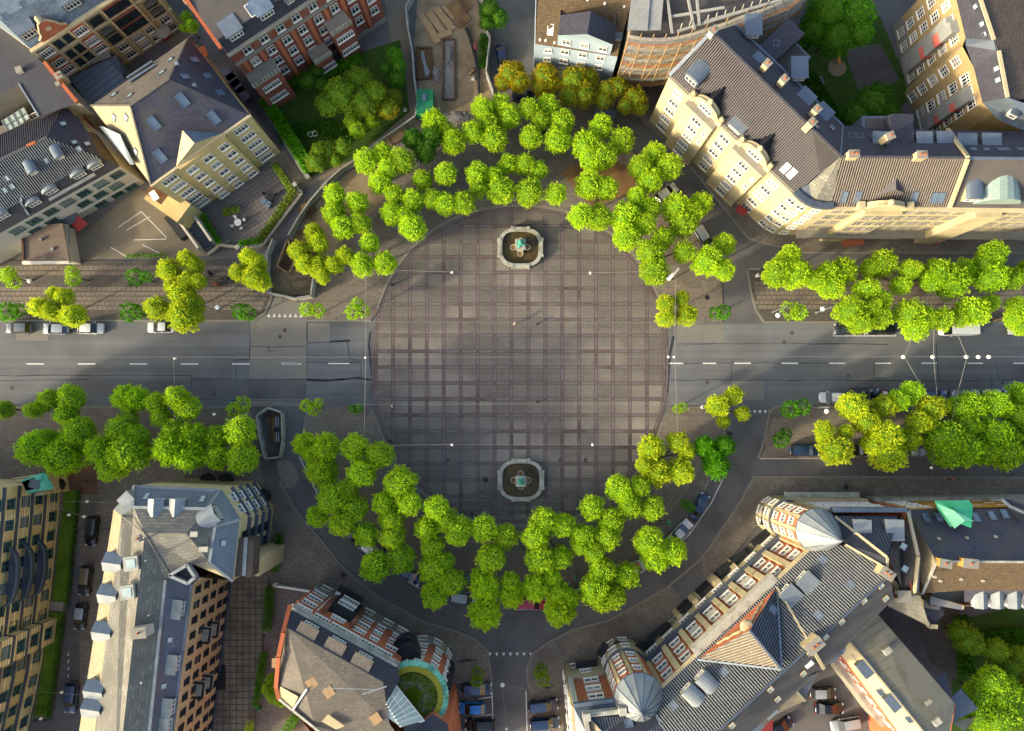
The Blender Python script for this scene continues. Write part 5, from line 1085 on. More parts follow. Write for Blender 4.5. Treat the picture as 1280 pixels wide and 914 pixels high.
E.polymesh('mossy_parapet', mat('moss', '#8a7a2a', '#6f7a20', 2, .95, .5, fine=.3), lambda b_: b_.lathe(c, [(4.2, 15.3), (3.4, 15.5), (3.3, 14.7)], 32)) if False else None
G['moss'] = mat('moss', '#8a7a2a', '#6f7a20', 2, .95, .5, fine=.3)
E.polymesh('mossy_parapet', 'moss', lambda b_: b_.lathe(c, [(4.25, 15.3), (3.5, 15.5), (3.4, 14.7)], 32)); E.polymesh('garden_floor', 'stone_grey', lambda b_: b_.lathe(c, [(3.4, 14.72), (0, 14.72)], 24))
def rg(b_):
    rnd = random.Random(5)
    for i in range(2600):
        t = rnd.uniform(0, 2*pi); r = 3.3*rnd.random()**.3 if i % 3 else rnd.uniform(0, 1.3); p = c+Vector((cos(t)*r, sin(t)*r, 14.8+rnd.uniform(0, .6))); u = Vector((rnd.uniform(-1, 1), rnd.uniform(-1, 1), rnd.uniform(-.3, .6))).normalized(); q = u.orthogonal().normalized(); b_.poly([p-u*.16, p+q*.1, p+u*.16, p-q*.1])
rgo = E.polymesh('roof_garden_plants', 'garden', rg); rgo['kind'] = 'stuff'
GP = [(495, 857, 16.2), (483, 880, 18.6), (485, 897, 18.9), (500, 908, 18.9), (530, 901, 16.2)]
E.polymesh('glass_roof', 'glass_pale', lambda b_: b_.poly([P(*v) for v in GP[::-1]])); E.polymesh('glazing_bar', 'white', lambda b_: [b_.bar(P(495+35*t, 857+44*t, 16.25), P(482.5+17*(t**1.0), 881+27*t, 18.85), .16, .14) for t in (0, .14, .28, .42, .56, .70, .84, 1)]+[b_.bar(P(489, 868, 17.6), P(514, 905, 17.6), .12, .12), b_.bar(P(495, 857, 16.3), P(530, 901, 16.3), .2, .14)])
for (x, y, z_) in ((506, 810, 9.6), (510, 821, 12.6)):
    cc = P(x, y, z_); mb = MB(); mb.lathe(cc, [(1.7, -2.2), (1.75, 0), (1.6, .05), (1.55, -.3)], 16); mb.lathe(cc, [(1.55, -.3), (0, -.3)], 16); o = mb.build('round_balcony', G['dark_metal'], E.t)
for (x, y, z_) in ((548, 858, 10),): cc = P(x, y, z_); mb = MB(); mb.lathe(cc, [(1.9, -8), (1.9, 0), (0, .1)], 16); mb.build('glazed_bay', G['dark_metal'], E.t)
E.roof([[(497, 832.5, 16.3), (500, 850, 16.3), (495, 858, 17.0), (483, 880, 18.6), (479, 853, 18.6)]], 'slate_dark', 'mansard'); E.roof([[(530, 901, 16.3), (541, 892, 16.3), (560, 905, 16.3), (562, 1010, 16.3), (510, 1010, 19), (505, 908, 18.9)]], 'slate_dark', 'mansard')
# ---- long south-east block with striped roof
X = Bld('striped_roof_block', 'brick and cream block with striped tile roof and two zinc-capped round towers', 'building', [(770, 877), (825, 864), (1016, 685), (1044, 646), (1040, 640), (1132, 640), (1140, 740), (1118, 748), (1022, 843), (940, 914), (880, 1010), (727, 1010), (717, 884)], 18, 'brick_bright')
RF = [(825, 864, 18), (1016, 685, 18), (1005, 816, 22.8)]; f = planar(RF, [(820, 893), (825, 864), (1016, 685), (1057, 681), (1109, 709), (1110, 721), (899, 912), (870, 938), (838, 938)]); print('main', f); X.striped(f, 'tile_shade', 'tile_light', .36, .19, .13)
f = [(1044, 646, 18.2), (1109, 697, 23), (1109, 710, 23), (1057, 681, 20.8)]; X.striped([(x, y, z+.02) for x, y, z in f], 'tile_shade', 'tile_light', .36, .19, .11)
f = [(1044, 645, 18.3), (1122, 645, 18.3), (1110, 697, 23)]; X.roof([f], 'slate_dark'); X.ribs(f, 'zinc_dark', .45, .12, .08)
X.roof([[(1110, 721, 23), (899, 912, 23), (870, 938, 23), (900, 960, 20.5), (940, 914, 20), (1022, 843, 20), (1118, 748, 20), (1112, 722, 22.9)]], 'felt')
X.ridge([(1044, 646, 18.3), (1109, 697, 23.1), (1109, 709, 23.1)], 'cream_dark', .3, .15); X.ridge([(1057, 681, 20.8), (1109, 711, 23.1)], 'cream_dark', .25, .15); X.ridge([(1110, 720, 23), (899, 912, 23)], 'zinc_dark', .3, .2)
X.ridge([(1009, 801, 23.2), (1029, 835, 20.6)], 'cream', .4, .3, 'parapet')
# big gable
GA = [(872, 824.5, 18.2), (936.5, 788, 22.9), (977, 837, 23.3)]; X.striped([(872, 824.5, 18.3), (936.5, 788, 22.9), (977, 837, 23.5)], 'tile_brown_light', 'slate_sunlit', .36, .18, .10); X.striped([(936.5, 788, 22.9), (971, 733, 18.3), (977, 837, 23.5)], 'tile_shade', 'zinc_dark', .36, .18, .10)  # sunlit and shaded slopes of the gable painted in different tones

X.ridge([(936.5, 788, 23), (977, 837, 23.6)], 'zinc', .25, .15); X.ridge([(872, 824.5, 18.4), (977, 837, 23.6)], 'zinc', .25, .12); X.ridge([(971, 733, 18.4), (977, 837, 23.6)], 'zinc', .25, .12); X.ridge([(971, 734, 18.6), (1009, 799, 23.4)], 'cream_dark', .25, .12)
X.wallpoly([(872, 824.5, 18.2), (971, 733, 18.2), (936.5, 788, 22.85)], 'brick_bright', 'big_gable')
def scroll(b_):
    A = P(892, 806, 18.25); B_ = P(955, 748, 18.25); 
    c0 = P(934, 783, 21.9)
    for k in range(2):
        s = (A, B_)[k]; pr = None
        for i in range(12):
            t = i/11; p = s.lerp(c0, t*.8+.1); p = p+UP*(.25+.15*sin(t*18)); 
            if pr is not None: b_.tube(pr, p, .16, .16, 5)
            pr = p
    b_.lathe(c0+Vector((0, 0, -.2)), [(0, .5), (.7, .4), (.9, 0)], 10)
X.polymesh('gable_scrollwork', 'cream', scroll)
a, b = (825, 864), (1016, 685)
X.slab(a, b, 0, 1, 17.7, 18.05, .45, 'cream', 'cornice'); X.slab(a, b, .24, .77, 16.6, 18.15, 1.15, 'stone_light', 'gable_cornice'); X.slab(a, b, -.02, 1.02, 6.6, 7.0, .9, 'zinc_dark', 'shop_cornice'); X.slab(a, b, -.02, 1.02, 0, 6.6, .5, 'cream', 'lower_storeys')
pus = [.015, .135, .255, .375, .495, .615, .735, .86, .985]
for u in pus: X.slab(a, b, u-.015, u+.015, 7.0, 17.6, .5, 'cream', 'pilaster')
for i in range(8):
    u = (pus[i]+pus[i+1])/2
    for z_ in (14.8, 11.4, 7.9):
        X.slab(a, b, u-.027, u+.027, z_-.3, z_+1.65, .1, 'white_wall', 'window_surround'); X.wins(a, b, [u], [z_], 1.7, 1.35, 2, 1, .12, fw=.1)
    if 2 <= i <= 5: X.slab(a, b, u-.03, u+.03, 11.0, 11.25, .9, 'stone_light', 'balcony_floor')
    X.wins(a, b, [u], [4.6], 1.9, 1.2, 3, 1, .52); X.wins(a, b, [u], [1.0], 2.8, 2.0, 4, 1, .52, frame='stone_light')
    if i in (0, 1, 6, 7): X.slab(a, b, u-.04, u+.04, 3.2, 3.4, 1.6, 'black_cloth', 'awning')
X.slab(a, b, .40, .60, 0, 3.4, 1.1, 'cream_dark', 'porch'); X.slab(a, b, .455, .545, 0, 3.45, 1.15, 'dark_metal', 'gateway')
for u in (.42, .58, .30, .70): X.slab(a, b, u-.015, u+.015, 0, 4.0, 1.25, 'cream', 'porch_pier')
for u in (.36, .64): X.slab(a, b, u-.03, u+.03, .3, 3.2, 1.2, 'dark_metal', 'shop_window')
# towers
for (px, py, r, lab, apz, ang, ax, ay) in ((799, 873, 3.15, 't', 22, 125, 803, 893), (1022, 663, 2.75, 't2', 22, 160, 1053, 677)):
    c, o = drum(X, px, py, 18, r, 7.0, 18.0, 'brick_bright'); lo = MB(); lo.lathe(c, [(r+.25, 0), (r+.25, 6.6), (r, 6.9)], 24); lo.build('tower_base', G['cream'], X.t)
    rr = MB(); rr.lathe(c, [(r+.3, 6.6), (r+.3, 7.0), (r, 7.05)], 24); rr.lathe(c, [(r+.12, 17.6), (r+.3, 18.0), (r, 18.1)], 24); rr.build('tower_cornice', G['zinc_dark'], X.t)
    ap = P(ax, ay, apz); n = 14; cone = MB(); seams = MB()
    for i in range(n):
        p0 = c+Vector((cos(2*pi*i/n)*(r+.25), sin(2*pi*i/n)*(r+.25), 18.1)); p1 = c+Vector((cos(2*pi*(i+1)/n)*(r+.25), sin(2*pi*(i+1)/n)*(r+.25), 18.1))
        m0 = p0.lerp(ap, .5)+UP*.2; m1 = p1.lerp(ap, .5)+UP*.2; cone.poly([p0, p1, m1, m0]); cone.poly([m0, m1, ap]); seams.tube(p0, m0, .06, .06, 4); seams.tube(m0, ap, .06, .06, 4)
    cone.build('tower_roof', G['zinc_light'], X.t); seams.build('roof_seam', G['zinc_dark'], X.t)
    ring_wins(X, c, r, [ang-38, ang, ang+38], [14.6, 11.3, 8.0], 1.1, 1.5, 2); ring_wins(X, c, r+.25, [ang-35, ang, ang+35], [4.6, 1.2], 1.3, 1.5, 3)
    for t in (-55, -19, 19, 55):
        ar = radians(ang+t); p = c+Vector((cos(ar), sin(ar), 0))*r; pb_ = MB(); pb_.box((p.x, p.y, 12.3), (.25, .5, 10.5), ar); pb_.build('pilaster', G['cream'], X.t)
X.polymesh('tower_awning', 'dark_metal', lambda b_: [b_.box(P(x, y, 3.4), (s_, 1.0, .2), radians(r_)) for x, y, s_, r_ in ((956, 646, 2.6, 80), (950, 672, 3.2, 40), (924, 698, 3.2, 42), (905, 710, 2.4, 42), (753, 812, 2.2, 60), (778, 808, 2.6, -25), (733, 830, 3.4, 5), (795, 811, 3.2, 38), (822, 790, 3.6, 38))])
# left return block
a2, b2 = (717, 884), (770, 877); X.slab(a2, b2, 0, .96, 17.6, 18.3, .5, 'zinc', 'parapet'); X.slab(a2, b2, 0, .96, 0, 6.8, .4, 'cream', 'lower_storeys'); X.slab(a2, b2, 0, .13, 6.9, 17.5, .4, 'white_wall', 'quoin')
for z_ in (14.8, 11.4, 7.9): X.slab(a2, b2, .38, .78, z_-.4, z_+1.8, .12, 'white_wall', 'window_surround'); X.wins(a2, b2, [.58], [z_], 2.1, 1.4, 2, 1, .14, fw=.12)
X.wins(a2, b2, [.5], [1.2], 4.0, 1.6, 6, 1, .42); X.wins(a2, b2, [.5], [4.6], 1.6, 1.2, 3, 1, .42)
a3, b3 = (717, 884), (727, 1010); X.slab(a3, b3, 0, 1, 0, 17.6, .25, 'cream', 'side_wall'); X.wins(a3, b3, 6, [14.4, 11, 7.6, 4.2, 1], 1.2, 1.6, 2, 2, .27); X.slab(a3, b3, 0, 1, 6.6, 6.9, .5, 'zinc_dark', 'shop_cornice')
X.polymesh('front_parapet', 'stone_light', lambda b_: (b_.bar(P(731, 891, 18.4), P(778, 886, 18.4), .6, 1.0), b_.bar(P(731, 891, 18.4), P(737, 930, 18.4), .6, 1.0), b_.box(P(778, 888, 19.6), (1.0, 1.0, 1.4), .1), b_.box(P(733, 895, 19.6), (1.0, 1.0, 1.4), .1)))
X.roof([[(717, 884, 18), (770, 877, 18), (806, 898, 18.6), (820, 895, 19), (838, 938, 20), (780, 1010, 21), (727, 1010, 18)]], 'zinc_dark'); f = [(738, 897, 18.5), (820, 893, 19.1), (832, 920, 20.0), (750, 940, 20.2)]; X.striped(f, 'tile_shade', 'zinc', .36, .16, .08)
X.roof([[(738, 898, 18.7), (752, 914, 19.6), (738, 930, 19)]], 'slate_sunlit', 'hip'); X.ridge([(820, 893, 19.2), (838, 930, 20.2)], 'zinc', .35, .15, 'valley')
# things on the striped roof
for x, y in ((878, 852), (861, 868)): X.dormer(x-5, y-10, 2.0, 1.3, 2.4, 'zinc_light', 'cream', 'arch', 2, face=137)
for x, y in ((1001, 722), (980, 738)): X.dormer(x-2, y-2, 2.2, 1.3, 3.6, 'zinc_light', 'cream_dark', 'flat', 2, face=137)
for x, y in ((1028, 700), (1063, 731), (1023, 769), (905, 840), (842, 882), (966, 762), (786, 904)): X.skylight(x, y, 1.1, 1.1)
for x, y, c_ in ((1052, 777, 0), (1032, 796, 0), (1101, 732, 0), (1080, 751, 0), (1107, 748, 0), (963, 862, 0), (972, 874, 0), (915, 907, 0), (1012, 816, 0), (1004, 842, 0)): X.skylight(x, y, .8, .8, pane='glass_pale', frame='cream_dark')
X.chimney(1013, 803, 2.2, 1.3, 1.6, 40, 'cream', 2); X.chimney(1104, 715, 1.8, 1.1, 1.2, -35, 'cream', 2); X.box(1010, 829, 21.5, (1.2, 1.2, .7), 40, 'white', 'vent_box')
X.roof([[(971, 893, 16), (987, 856, 20.5), (1024, 840, 20.2), (1006, 875, 16)]], 'zinc_dark', 'wing_roof'); X.roof([[(971, 893, 16.3), (988, 856, 20.6), (1006, 876, 16.3)]], 'slate_sunlit', 'wing_roof'); X.ridge([(988, 856, 20.7), (1006, 876, 16.5)], 'cream_dark', .3, .15)
X.box(956, 882, 19.6, (1.8, 3.6, .6), 40, 'zinc_light', 'lantern'); X.box(952, 877, 19.66, (1.2, 1.6, .55), 40, 'glass_pale', 'lantern_glass'); X.box(942, 908, 18, (2.2, 2.0, 1.2), 40, 'zinc', 'rear_dormer'); X.polymesh('entrance_canopy', G['red_cloth'].name and 'red_cloth', lambda b_: b_.poly([P(950, 914, 3), P(966, 898, 3), P(966, 914, 2.4), P(958, 922, 2.4)]))
a, b = (1040, 640), (1132, 640); X.slab(a, b, 0, 1, 17.2, 18.6, .6, 'zinc', 'parapet'); X.wins(a, b, 6, [13.8, 10.6, 7.4, 4.2], 1.3, 1.6, 2, 2, .02); X.slab(a, b, -.2, 1, 0, 6.6, .6, 'cream', 'lower_storeys'); X.slab(a, b, -.15, 1, 3.3, 3.6, 1.4, 'stone_light', 'shop_canopy'); X.slab(a, b, -.15, 0, 6.7, 17, .3, 'cream', 'side_wall')
for x in (1072, 1112): X.dormer(x, 650, 2.2, 1.4, 2.6, 'zinc_light', 'zinc', 'flat', 2)
X.polymesh('balustrade', 'dark_metal', lambda b_: [b_.bar(P(996, 637, 14), P(1036, 645, 14.4), .08, .1)]+[b_.tube(P(996+5*i, 637+i, 13.4), P(996+5*i, 637+i, 14.2), .05, .05, 4) for i in range(9)])
# ---- narrow slate house between
N1 = Bld('narrow_slate_house', 'narrow house with a brown gable and grey roof wedged between the striped and slate roofs', 'building', [(1110, 698), (1122, 645), (1136, 636), (1147, 700), (1143, 742), (1128, 736)], 17, 'brick')
N1.roof([[(1124, 648, 17.2), (1136, 637, 17.2), (1147, 695, 19.6), (1143, 741, 17.2), (1128, 736, 17.2), (1122, 697, 20)]], 'felt'); N1.roof([[(1110, 697, 20.6), (1124, 652, 18), (1122, 697, 20.4)], [(1110, 697, 20.6), (1122, 697, 20.4), (1128, 737, 17.6)]], 'brown_tile'); N1.skylight(1129, 683, .9, .9, pane='glass_pale'); N1.skylight(1131, 711, .9, .9, pane='glass_pale'); N1.ridge([(1134, 640, 17.6), (1147, 695, 19.9), (1142, 740, 17.6)], 'cream_dark', .4, .3, 'parapet')
N1.roof([[(1111, 716, 18), (1130, 740, 17), (1148, 776, 12), (1110, 758, 12)], [(1130, 740, 17), (1150, 745, 17), (1162, 783, 12), (1146, 775, 12)]], 'slate_pale'); N1.box(1131, 746, 18, (1.8, 1.6, 1.0), 0, 'stone_grey', 'vent_box')
# ---- slate house with green tarpaulin
N2 = Bld('tarpaulin_house', 'slate-roofed house with ochre walls and a green tarpaulin at the right edge', 'building', [(1136, 637), (1252, 634), (1400, 634), (1400, 762), (1205, 757), (1152, 742), (1148, 700)], 14, 'orange_wall')
N2.roof([[(1136, 637, 14), (1400, 634, 14), (1400, 703, 19.5), (1170, 701.6, 19.5)]], 'slate'); N2.roof([[(1170, 701.6, 19.5), (1400, 703, 19.5), (1400, 738, 15.5), (1205, 738, 15.5), (1153, 742, 15)]], 'moss_tile'); N2.roof([[(1136, 637, 14), (1170, 701.6, 19.5), (1153, 742, 15), (1147, 700, 16)]], 'slate_sunlit'); N2.roof([[(1205, 738, 15.5), (1400, 738, 15.5), (1400, 762, 13), (1205, 758, 13)]], 'slate', 'mansard')  # left hip painted in the sunlit slate tone
N2.ridge([(1170, 702, 19.6), (1400, 703, 19.6)], 'stone_light', .3, .15); N2.ridge([(1170, 702, 19.6), (1152, 742, 15.2)], 'stone_light', .35, .2, 'parapet'); N2.ridge([(1136, 637, 14.1), (1148, 697, 16.4), (1146, 740, 15.4)], 'zinc_light', .4, .2, 'flashing')
for x, y in ((1158, 648), (1174, 647), (1240, 645), (1256, 643), (1220, 647)): N2.skylight(x, y, .9, 1.5)
for x, y in ((1173, 673), (1208, 672), (1244, 671), (1175, 726), (1168, 721), (1201, 724), (1228, 726)): N2.vent(x, y, .2, .3, 'stone_light')
N2.chimney(1177, 703, 1.5, 1.0, 1.0, -10, 'orange_wall', 1); N2.chimney(1208, 703, 1.9, 1.1, 1.0, -5, 'orange_wall', 1)
N2.wins((1136, 637), (1400, 634), [.06, .12, .32, .38, .5, .6], [11.2, 8.0, 4.8], 1.3, 1.4, 2, 2, .02)
for x in (1216, 1236, 1257, 1276): N2.dormer(x+3, 756, 1.7, 1.5, 3.0, 'zinc_light', 'white', 'gable', 2, face=-90)
def tarp(b_):
    pts = [[(1168, 626, 16), (1190, 626, 16.3), (1211, 625, 16)], [(1172, 636, 16.6), (1192, 634, 17.4), (1216, 632, 16.6)], [(1180, 648, 16.2), (1196, 646, 17.2), (1215, 650, 17)], [(1188, 659, 16.6), (1200, 655, 17.2), (1214, 660, 17.2)]]
    for i in range(3):
        for j in range(2):
            q = [P(*pts[i][j]), P(*pts[i][j+1]), P(*pts[i+1][j+1]), P(*pts[i+1][j])]; b_.poly([q[0], q[3], q[2]]); b_.poly([q[0], q[2], q[1]])
    for (p, q) in (((1168, 626), (1211, 625)), ((1211, 625), (1216, 632))):
        b_.poly([P(*p, 16), P(*p, 11), P(*q, 11), P(*q, 16)])
N2.polymesh('green_tarpaulin', 'tarp_green', tarp); N2.polymesh('tarpaulin_fold', mat('pale_tarp', '#9fe0b4', '#7fcf9c', .6, .5, .1), lambda b_: (b_.poly([P(1170, 629, 17.4), P(1192, 660, 17.0), P(1206, 651, 18.2)]), b_.poly([P(1170, 629, 17.4), P(1206, 651, 18.2), P(1219, 652, 18.0), P(1190, 636, 18.0)]))) if False else None
G['pale_tarp'] = mat('pale_tarp', '#8fd8a8', '#76c894', .6, .5, .1)
N2.polymesh('tarpaulin_fold', 'pale_tarp', lambda b_: (b_.poly([P(1170, 629, 17.6), P(1193, 661, 17.4), P(1206, 651, 18.6)]), b_.poly([P(1170, 629, 17.6), P(1206, 651, 18.6), P(1219, 652, 18.2), P(1192, 638, 18.4)])))
N2.slab((1136, 637), (1400, 634), 0, 1, 0, 3.6, .6, 'stone_light', 'shop_front'); N2.roof([[(1251.6, 624, 16), (1400, 620, 16), (1400, 690, 15.2), (1285, 665, 15.2)]], 'felt_dark', 'lower_roof'); N2.ridge([(1251.6, 624, 16.1), (1262, 633, 16.1), (1295, 648, 16.1)], 'zinc_light', .35, .2, 'flashing')
# ---- annex with white walls
N3 = Bld('dark_annex', 'small dark-roofed annex with white parapets behind the narrow house', 'building', [(1151, 741), (1176, 739), (1180, 768), (1168, 782), (1160, 783), (1151, 768)], 10, 'white_wall')
N3.roof([[(1151, 741, 10), (1176, 739, 10), (1180, 768, 10), (1168, 782, 10), (1160, 783, 10), (1151, 768, 10)]], 'slate_dark'); N3.ridge([(1148, 740, 10.2), (1151, 768, 10.2), (1161, 783, 10.2), (1171, 783, 10.2)], 'cream', .6, .3, 'parapet'); N3.chimney(1160, 754, 2.2, 1.0, 1.0, -10, 'cream', 2); N3.box(1184, 745, 12, (4.6, 3.2, 2), -10, 'zinc_light', 'zinc_lantern'); N3.box(1195, 748, 11, (3.0, 2.4, 2), -20, 'cream_dark', 'rear_bay')
# ---- metal-roofed house
N4 = Bld('metal_roofed_house', 'long house with a flat olive-grey metal roof and brick side wall at lower right', 'building', [(1085, 754), (1154, 832.6), (1195, 882), (1185, 930), (1140, 1000), (1128, 922), (1049.5, 816), (1056.6, 796)], 11.5, 'brick_bright')
N4.roof([[(1085, 754, 12.8), (1154, 832.6, 12.2), (1194, 880, 12.2), (1184, 930, 12.2), (1160, 922, 13.4), (1058.6, 798, 13.4)]], 'slate_tan').data.materials[0] = mat('metal_roof', '#716e5d', '#7b7766', .3, .6, .1, fine=.05, big=('#67644f', .3))
N4.roof([[(1058.6, 798, 13.4), (1160, 922, 13.4), (1128, 922, 11.6), (1049.5, 816, 11.6)]], 'cream_dark'); N4.ribs([(1085, 754, 12.9), (1154, 832.6, 12.3), (1194, 880, 12.3), (1184, 930, 12.3), (1160, 922, 13.5), (1058.6, 798, 13.5)], 'stone_grey', 1.2, .06, .04, 'seam', dirv=((1058, 798, 13.4), (1120, 760, 13)))
N4.ridge([(1057, 795, 13.3), (1085, 754, 12.9)], 'zinc', .8, .35, 'parapet'); N4.ridge([(1057, 795, 13.3), (1049.5, 816, 12)], 'zinc', .8, .35, 'parapet'); N4.ridge([(1058.6, 798, 13.5), (1160, 922, 13.5)], 'cream', .22, .15, 'ridge_cap')
for x, y in ((1108, 801), (1141, 836), (1176, 880)): N4.skylight(x, y, 1.0, 1.0, frame='white')
N4.box(1110, 814, 14, (1.1, .9, .6), 35, 'stone_light', 'vent_box'); N4.box(1172, 903, 14, (1.1, .9, .4), 35, 'stone_light', 'vent_box'); N4.box(1161, 878, 14, (.9, .6, .3), 35, 'stone_grey', 'vent_box')
for x, y in ((1083, 836), (1118, 878)): N4.box(x, y, 13.6, (2.4, 1.8, .9), -52, 'zinc', 'flat_dormer')
for x, y in ((1071, 821), (1101, 865), (1137, 899)): N4.skylight(x, y, 1.1, .9, pane='glass')
N4.box(1040, 819, 12.6, (1.8, 2.0, 1.4), -50, 'zinc_light', 'vent_hood'); N4.wins((1049.5, 816), (1128, 922), 7, [8.2], 1.3, 1.5, 2, 2, .02); N4.slab((1049.5, 816), (1128, 922), 0, 1, 0, 6.4, .5, 'stone_grey', 'lower_storeys'); N4.slab((1049.5, 816), (1128, 922), 0, 1, 6.4, 6.6, .8, 'stone_light', 'ledge')
N4.roof([[(1168, 849, 9), (1181, 841, 9), (1190, 872, 10.5)], [(1189, 872, 11), (1201, 861, 10.5), (1223, 886, 10)], [(1189, 872, 11), (1223, 886, 10), (1190, 903, 10.5)]], 'zinc_dark', 'rear_gable'); N4.roof([[(1190, 903, 10), (1224, 895, 9.5), (1205, 914, 9.8)]], 'slate_pale', 'rear_gable')
# ================================================================ trees
def lobe_mesh(name, n, leaf, elong=1.25, droop=0.0, core=0.78, seed=1, spiky=False, holes=0.0):
    rnd = random.Random(seed); v = []; f = []; mi = []
    import mathutils.noise as mn
    off = Vector((seed*3.1, seed*1.7, 0))
    for i in range(n):
        z = 1-2*(i+.5)/n; z = max(-.75, z) if z < -.75 else z
        t = i*2.399963+rnd.uniform(-.3, .3); r = math.sqrt(max(0, 1-z*z))
        d = Vector((r*cos(t), r*sin(t), z)).normalized()
        nz = mn.noise(d*2.2+off)+0.8*mn.noise(d*5+off)
        if holes and nz < -0.12 and rnd.random() < holes: continue
        rad = 0.88+0.28*nz+rnd.uniform(-.14, .12)
        p = Vector((d.x*rad, d.y*rad, d.z*rad*elong))
        a = (d+Vector((rnd.uniform(-.6, .6), rnd.uniform(-.6, .6), rnd.uniform(-.8, .25)))).normalized()
        b = a.cross(Vector((rnd.uniform(-1, 1), rnd.uniform(-1, 1), rnd.uniform(-1, 1)))).normalized()
        if b.length < .1: b = a.orthogonal()
        l = leaf*rnd.uniform(.7, 1.35)*(1.7 if spiky else 1.0); wd = leaf*rnd.uniform(.4, .65)*(0.7 if spiky else 1.0)
        k = len(v); v += [p-a*l*.35, p+b*wd, p+a*l*.75, p-b*wd]; f.append((k, k+1, k+2, k+3)); mi.append(0)
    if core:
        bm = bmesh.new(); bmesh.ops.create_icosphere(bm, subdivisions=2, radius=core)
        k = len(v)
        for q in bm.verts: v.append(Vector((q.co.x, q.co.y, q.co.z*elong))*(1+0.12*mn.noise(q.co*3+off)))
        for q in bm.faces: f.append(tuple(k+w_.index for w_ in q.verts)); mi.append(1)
        bm.free()
    me = bpy.data.meshes.new(name); me.from_pydata([tuple(x) for x in v], [], f)
    me.materials.append(G['lime']); me.materials.append(G['inner']); me.polygons.foreach_set('material_index', mi); me.update(); return me
LOBES = [lobe_mesh('crown', 2400, .105, 1.35, seed=s, core=.74) for s in (1, 2, 3, 4, 12, 13)]
SPIKY = [lobe_mesh('crown', 2200, .12, 1.2, seed=s, spiky=True, core=.66) for s in (5, 6)]
SPARSE = [lobe_mesh('crown', 420, .24, 1.1, seed=s, core=0, holes=.9) for s in (7, 8, 9)]
BROAD = [lobe_mesh('crown', 2600, .085, .9, seed=s) for s in (10, 11)]
tree_rnd = random.Random(11)
def tree(lobes, m, label, kind='lobe', z=7.0, cat='tree', group=None, name='tree', trunk=True, zj=0.5):
    cs = []
    for (x, y, r) in lobes:
        zz = z+tree_rnd.uniform(-zj, zj); c = P(x, y, zz); R = r*M_PX*(H-zz)/H; cs.append((c, R))
    g0 = sum((c for c, R in cs), Vector())/len(cs)
    base = Vector((g0.x, g0.y, 0.05))
    t = thing(name, base, label, cat, group)
    src = {'lobe': LOBES, 'spiky': SPIKY, 'sparse': SPARSE, 'broad': BROAD}[kind]
    for c, R in cs:
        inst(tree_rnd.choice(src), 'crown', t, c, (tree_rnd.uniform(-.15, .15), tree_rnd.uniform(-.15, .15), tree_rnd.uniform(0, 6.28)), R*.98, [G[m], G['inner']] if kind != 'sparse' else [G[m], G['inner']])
    if trunk:
        b = MB(); th = max(1.0, z*0.42); k = .045*z**.9*.55+.05
        top = base+Vector((0, 0, th)); b.tube(base, top, k, k*.75, 7)
        for c, R in cs:
            mid = top.lerp(c, .5)+Vector((0, 0, .2)); b.tube(top, mid, k*.6, k*.4, 5); b.tube(mid, c+Vector((0, 0, R*.1)), k*.4, k*.15, 5)
            if kind == 'sparse':
                for q in range(4):
                    e = c+Vector((tree_rnd.uniform(-1, 1), tree_rnd.uniform(-1, 1), tree_rnd.uniform(-.2, .9)))*R*.8; b.tube(mid, e, k*.3, k*.1, 4)
        b.build('trunk', G['bark'], t)
    return t
GN = 'pollarded lime trees around the plaza and along the road'
GY = 'young trees along the kerbs'
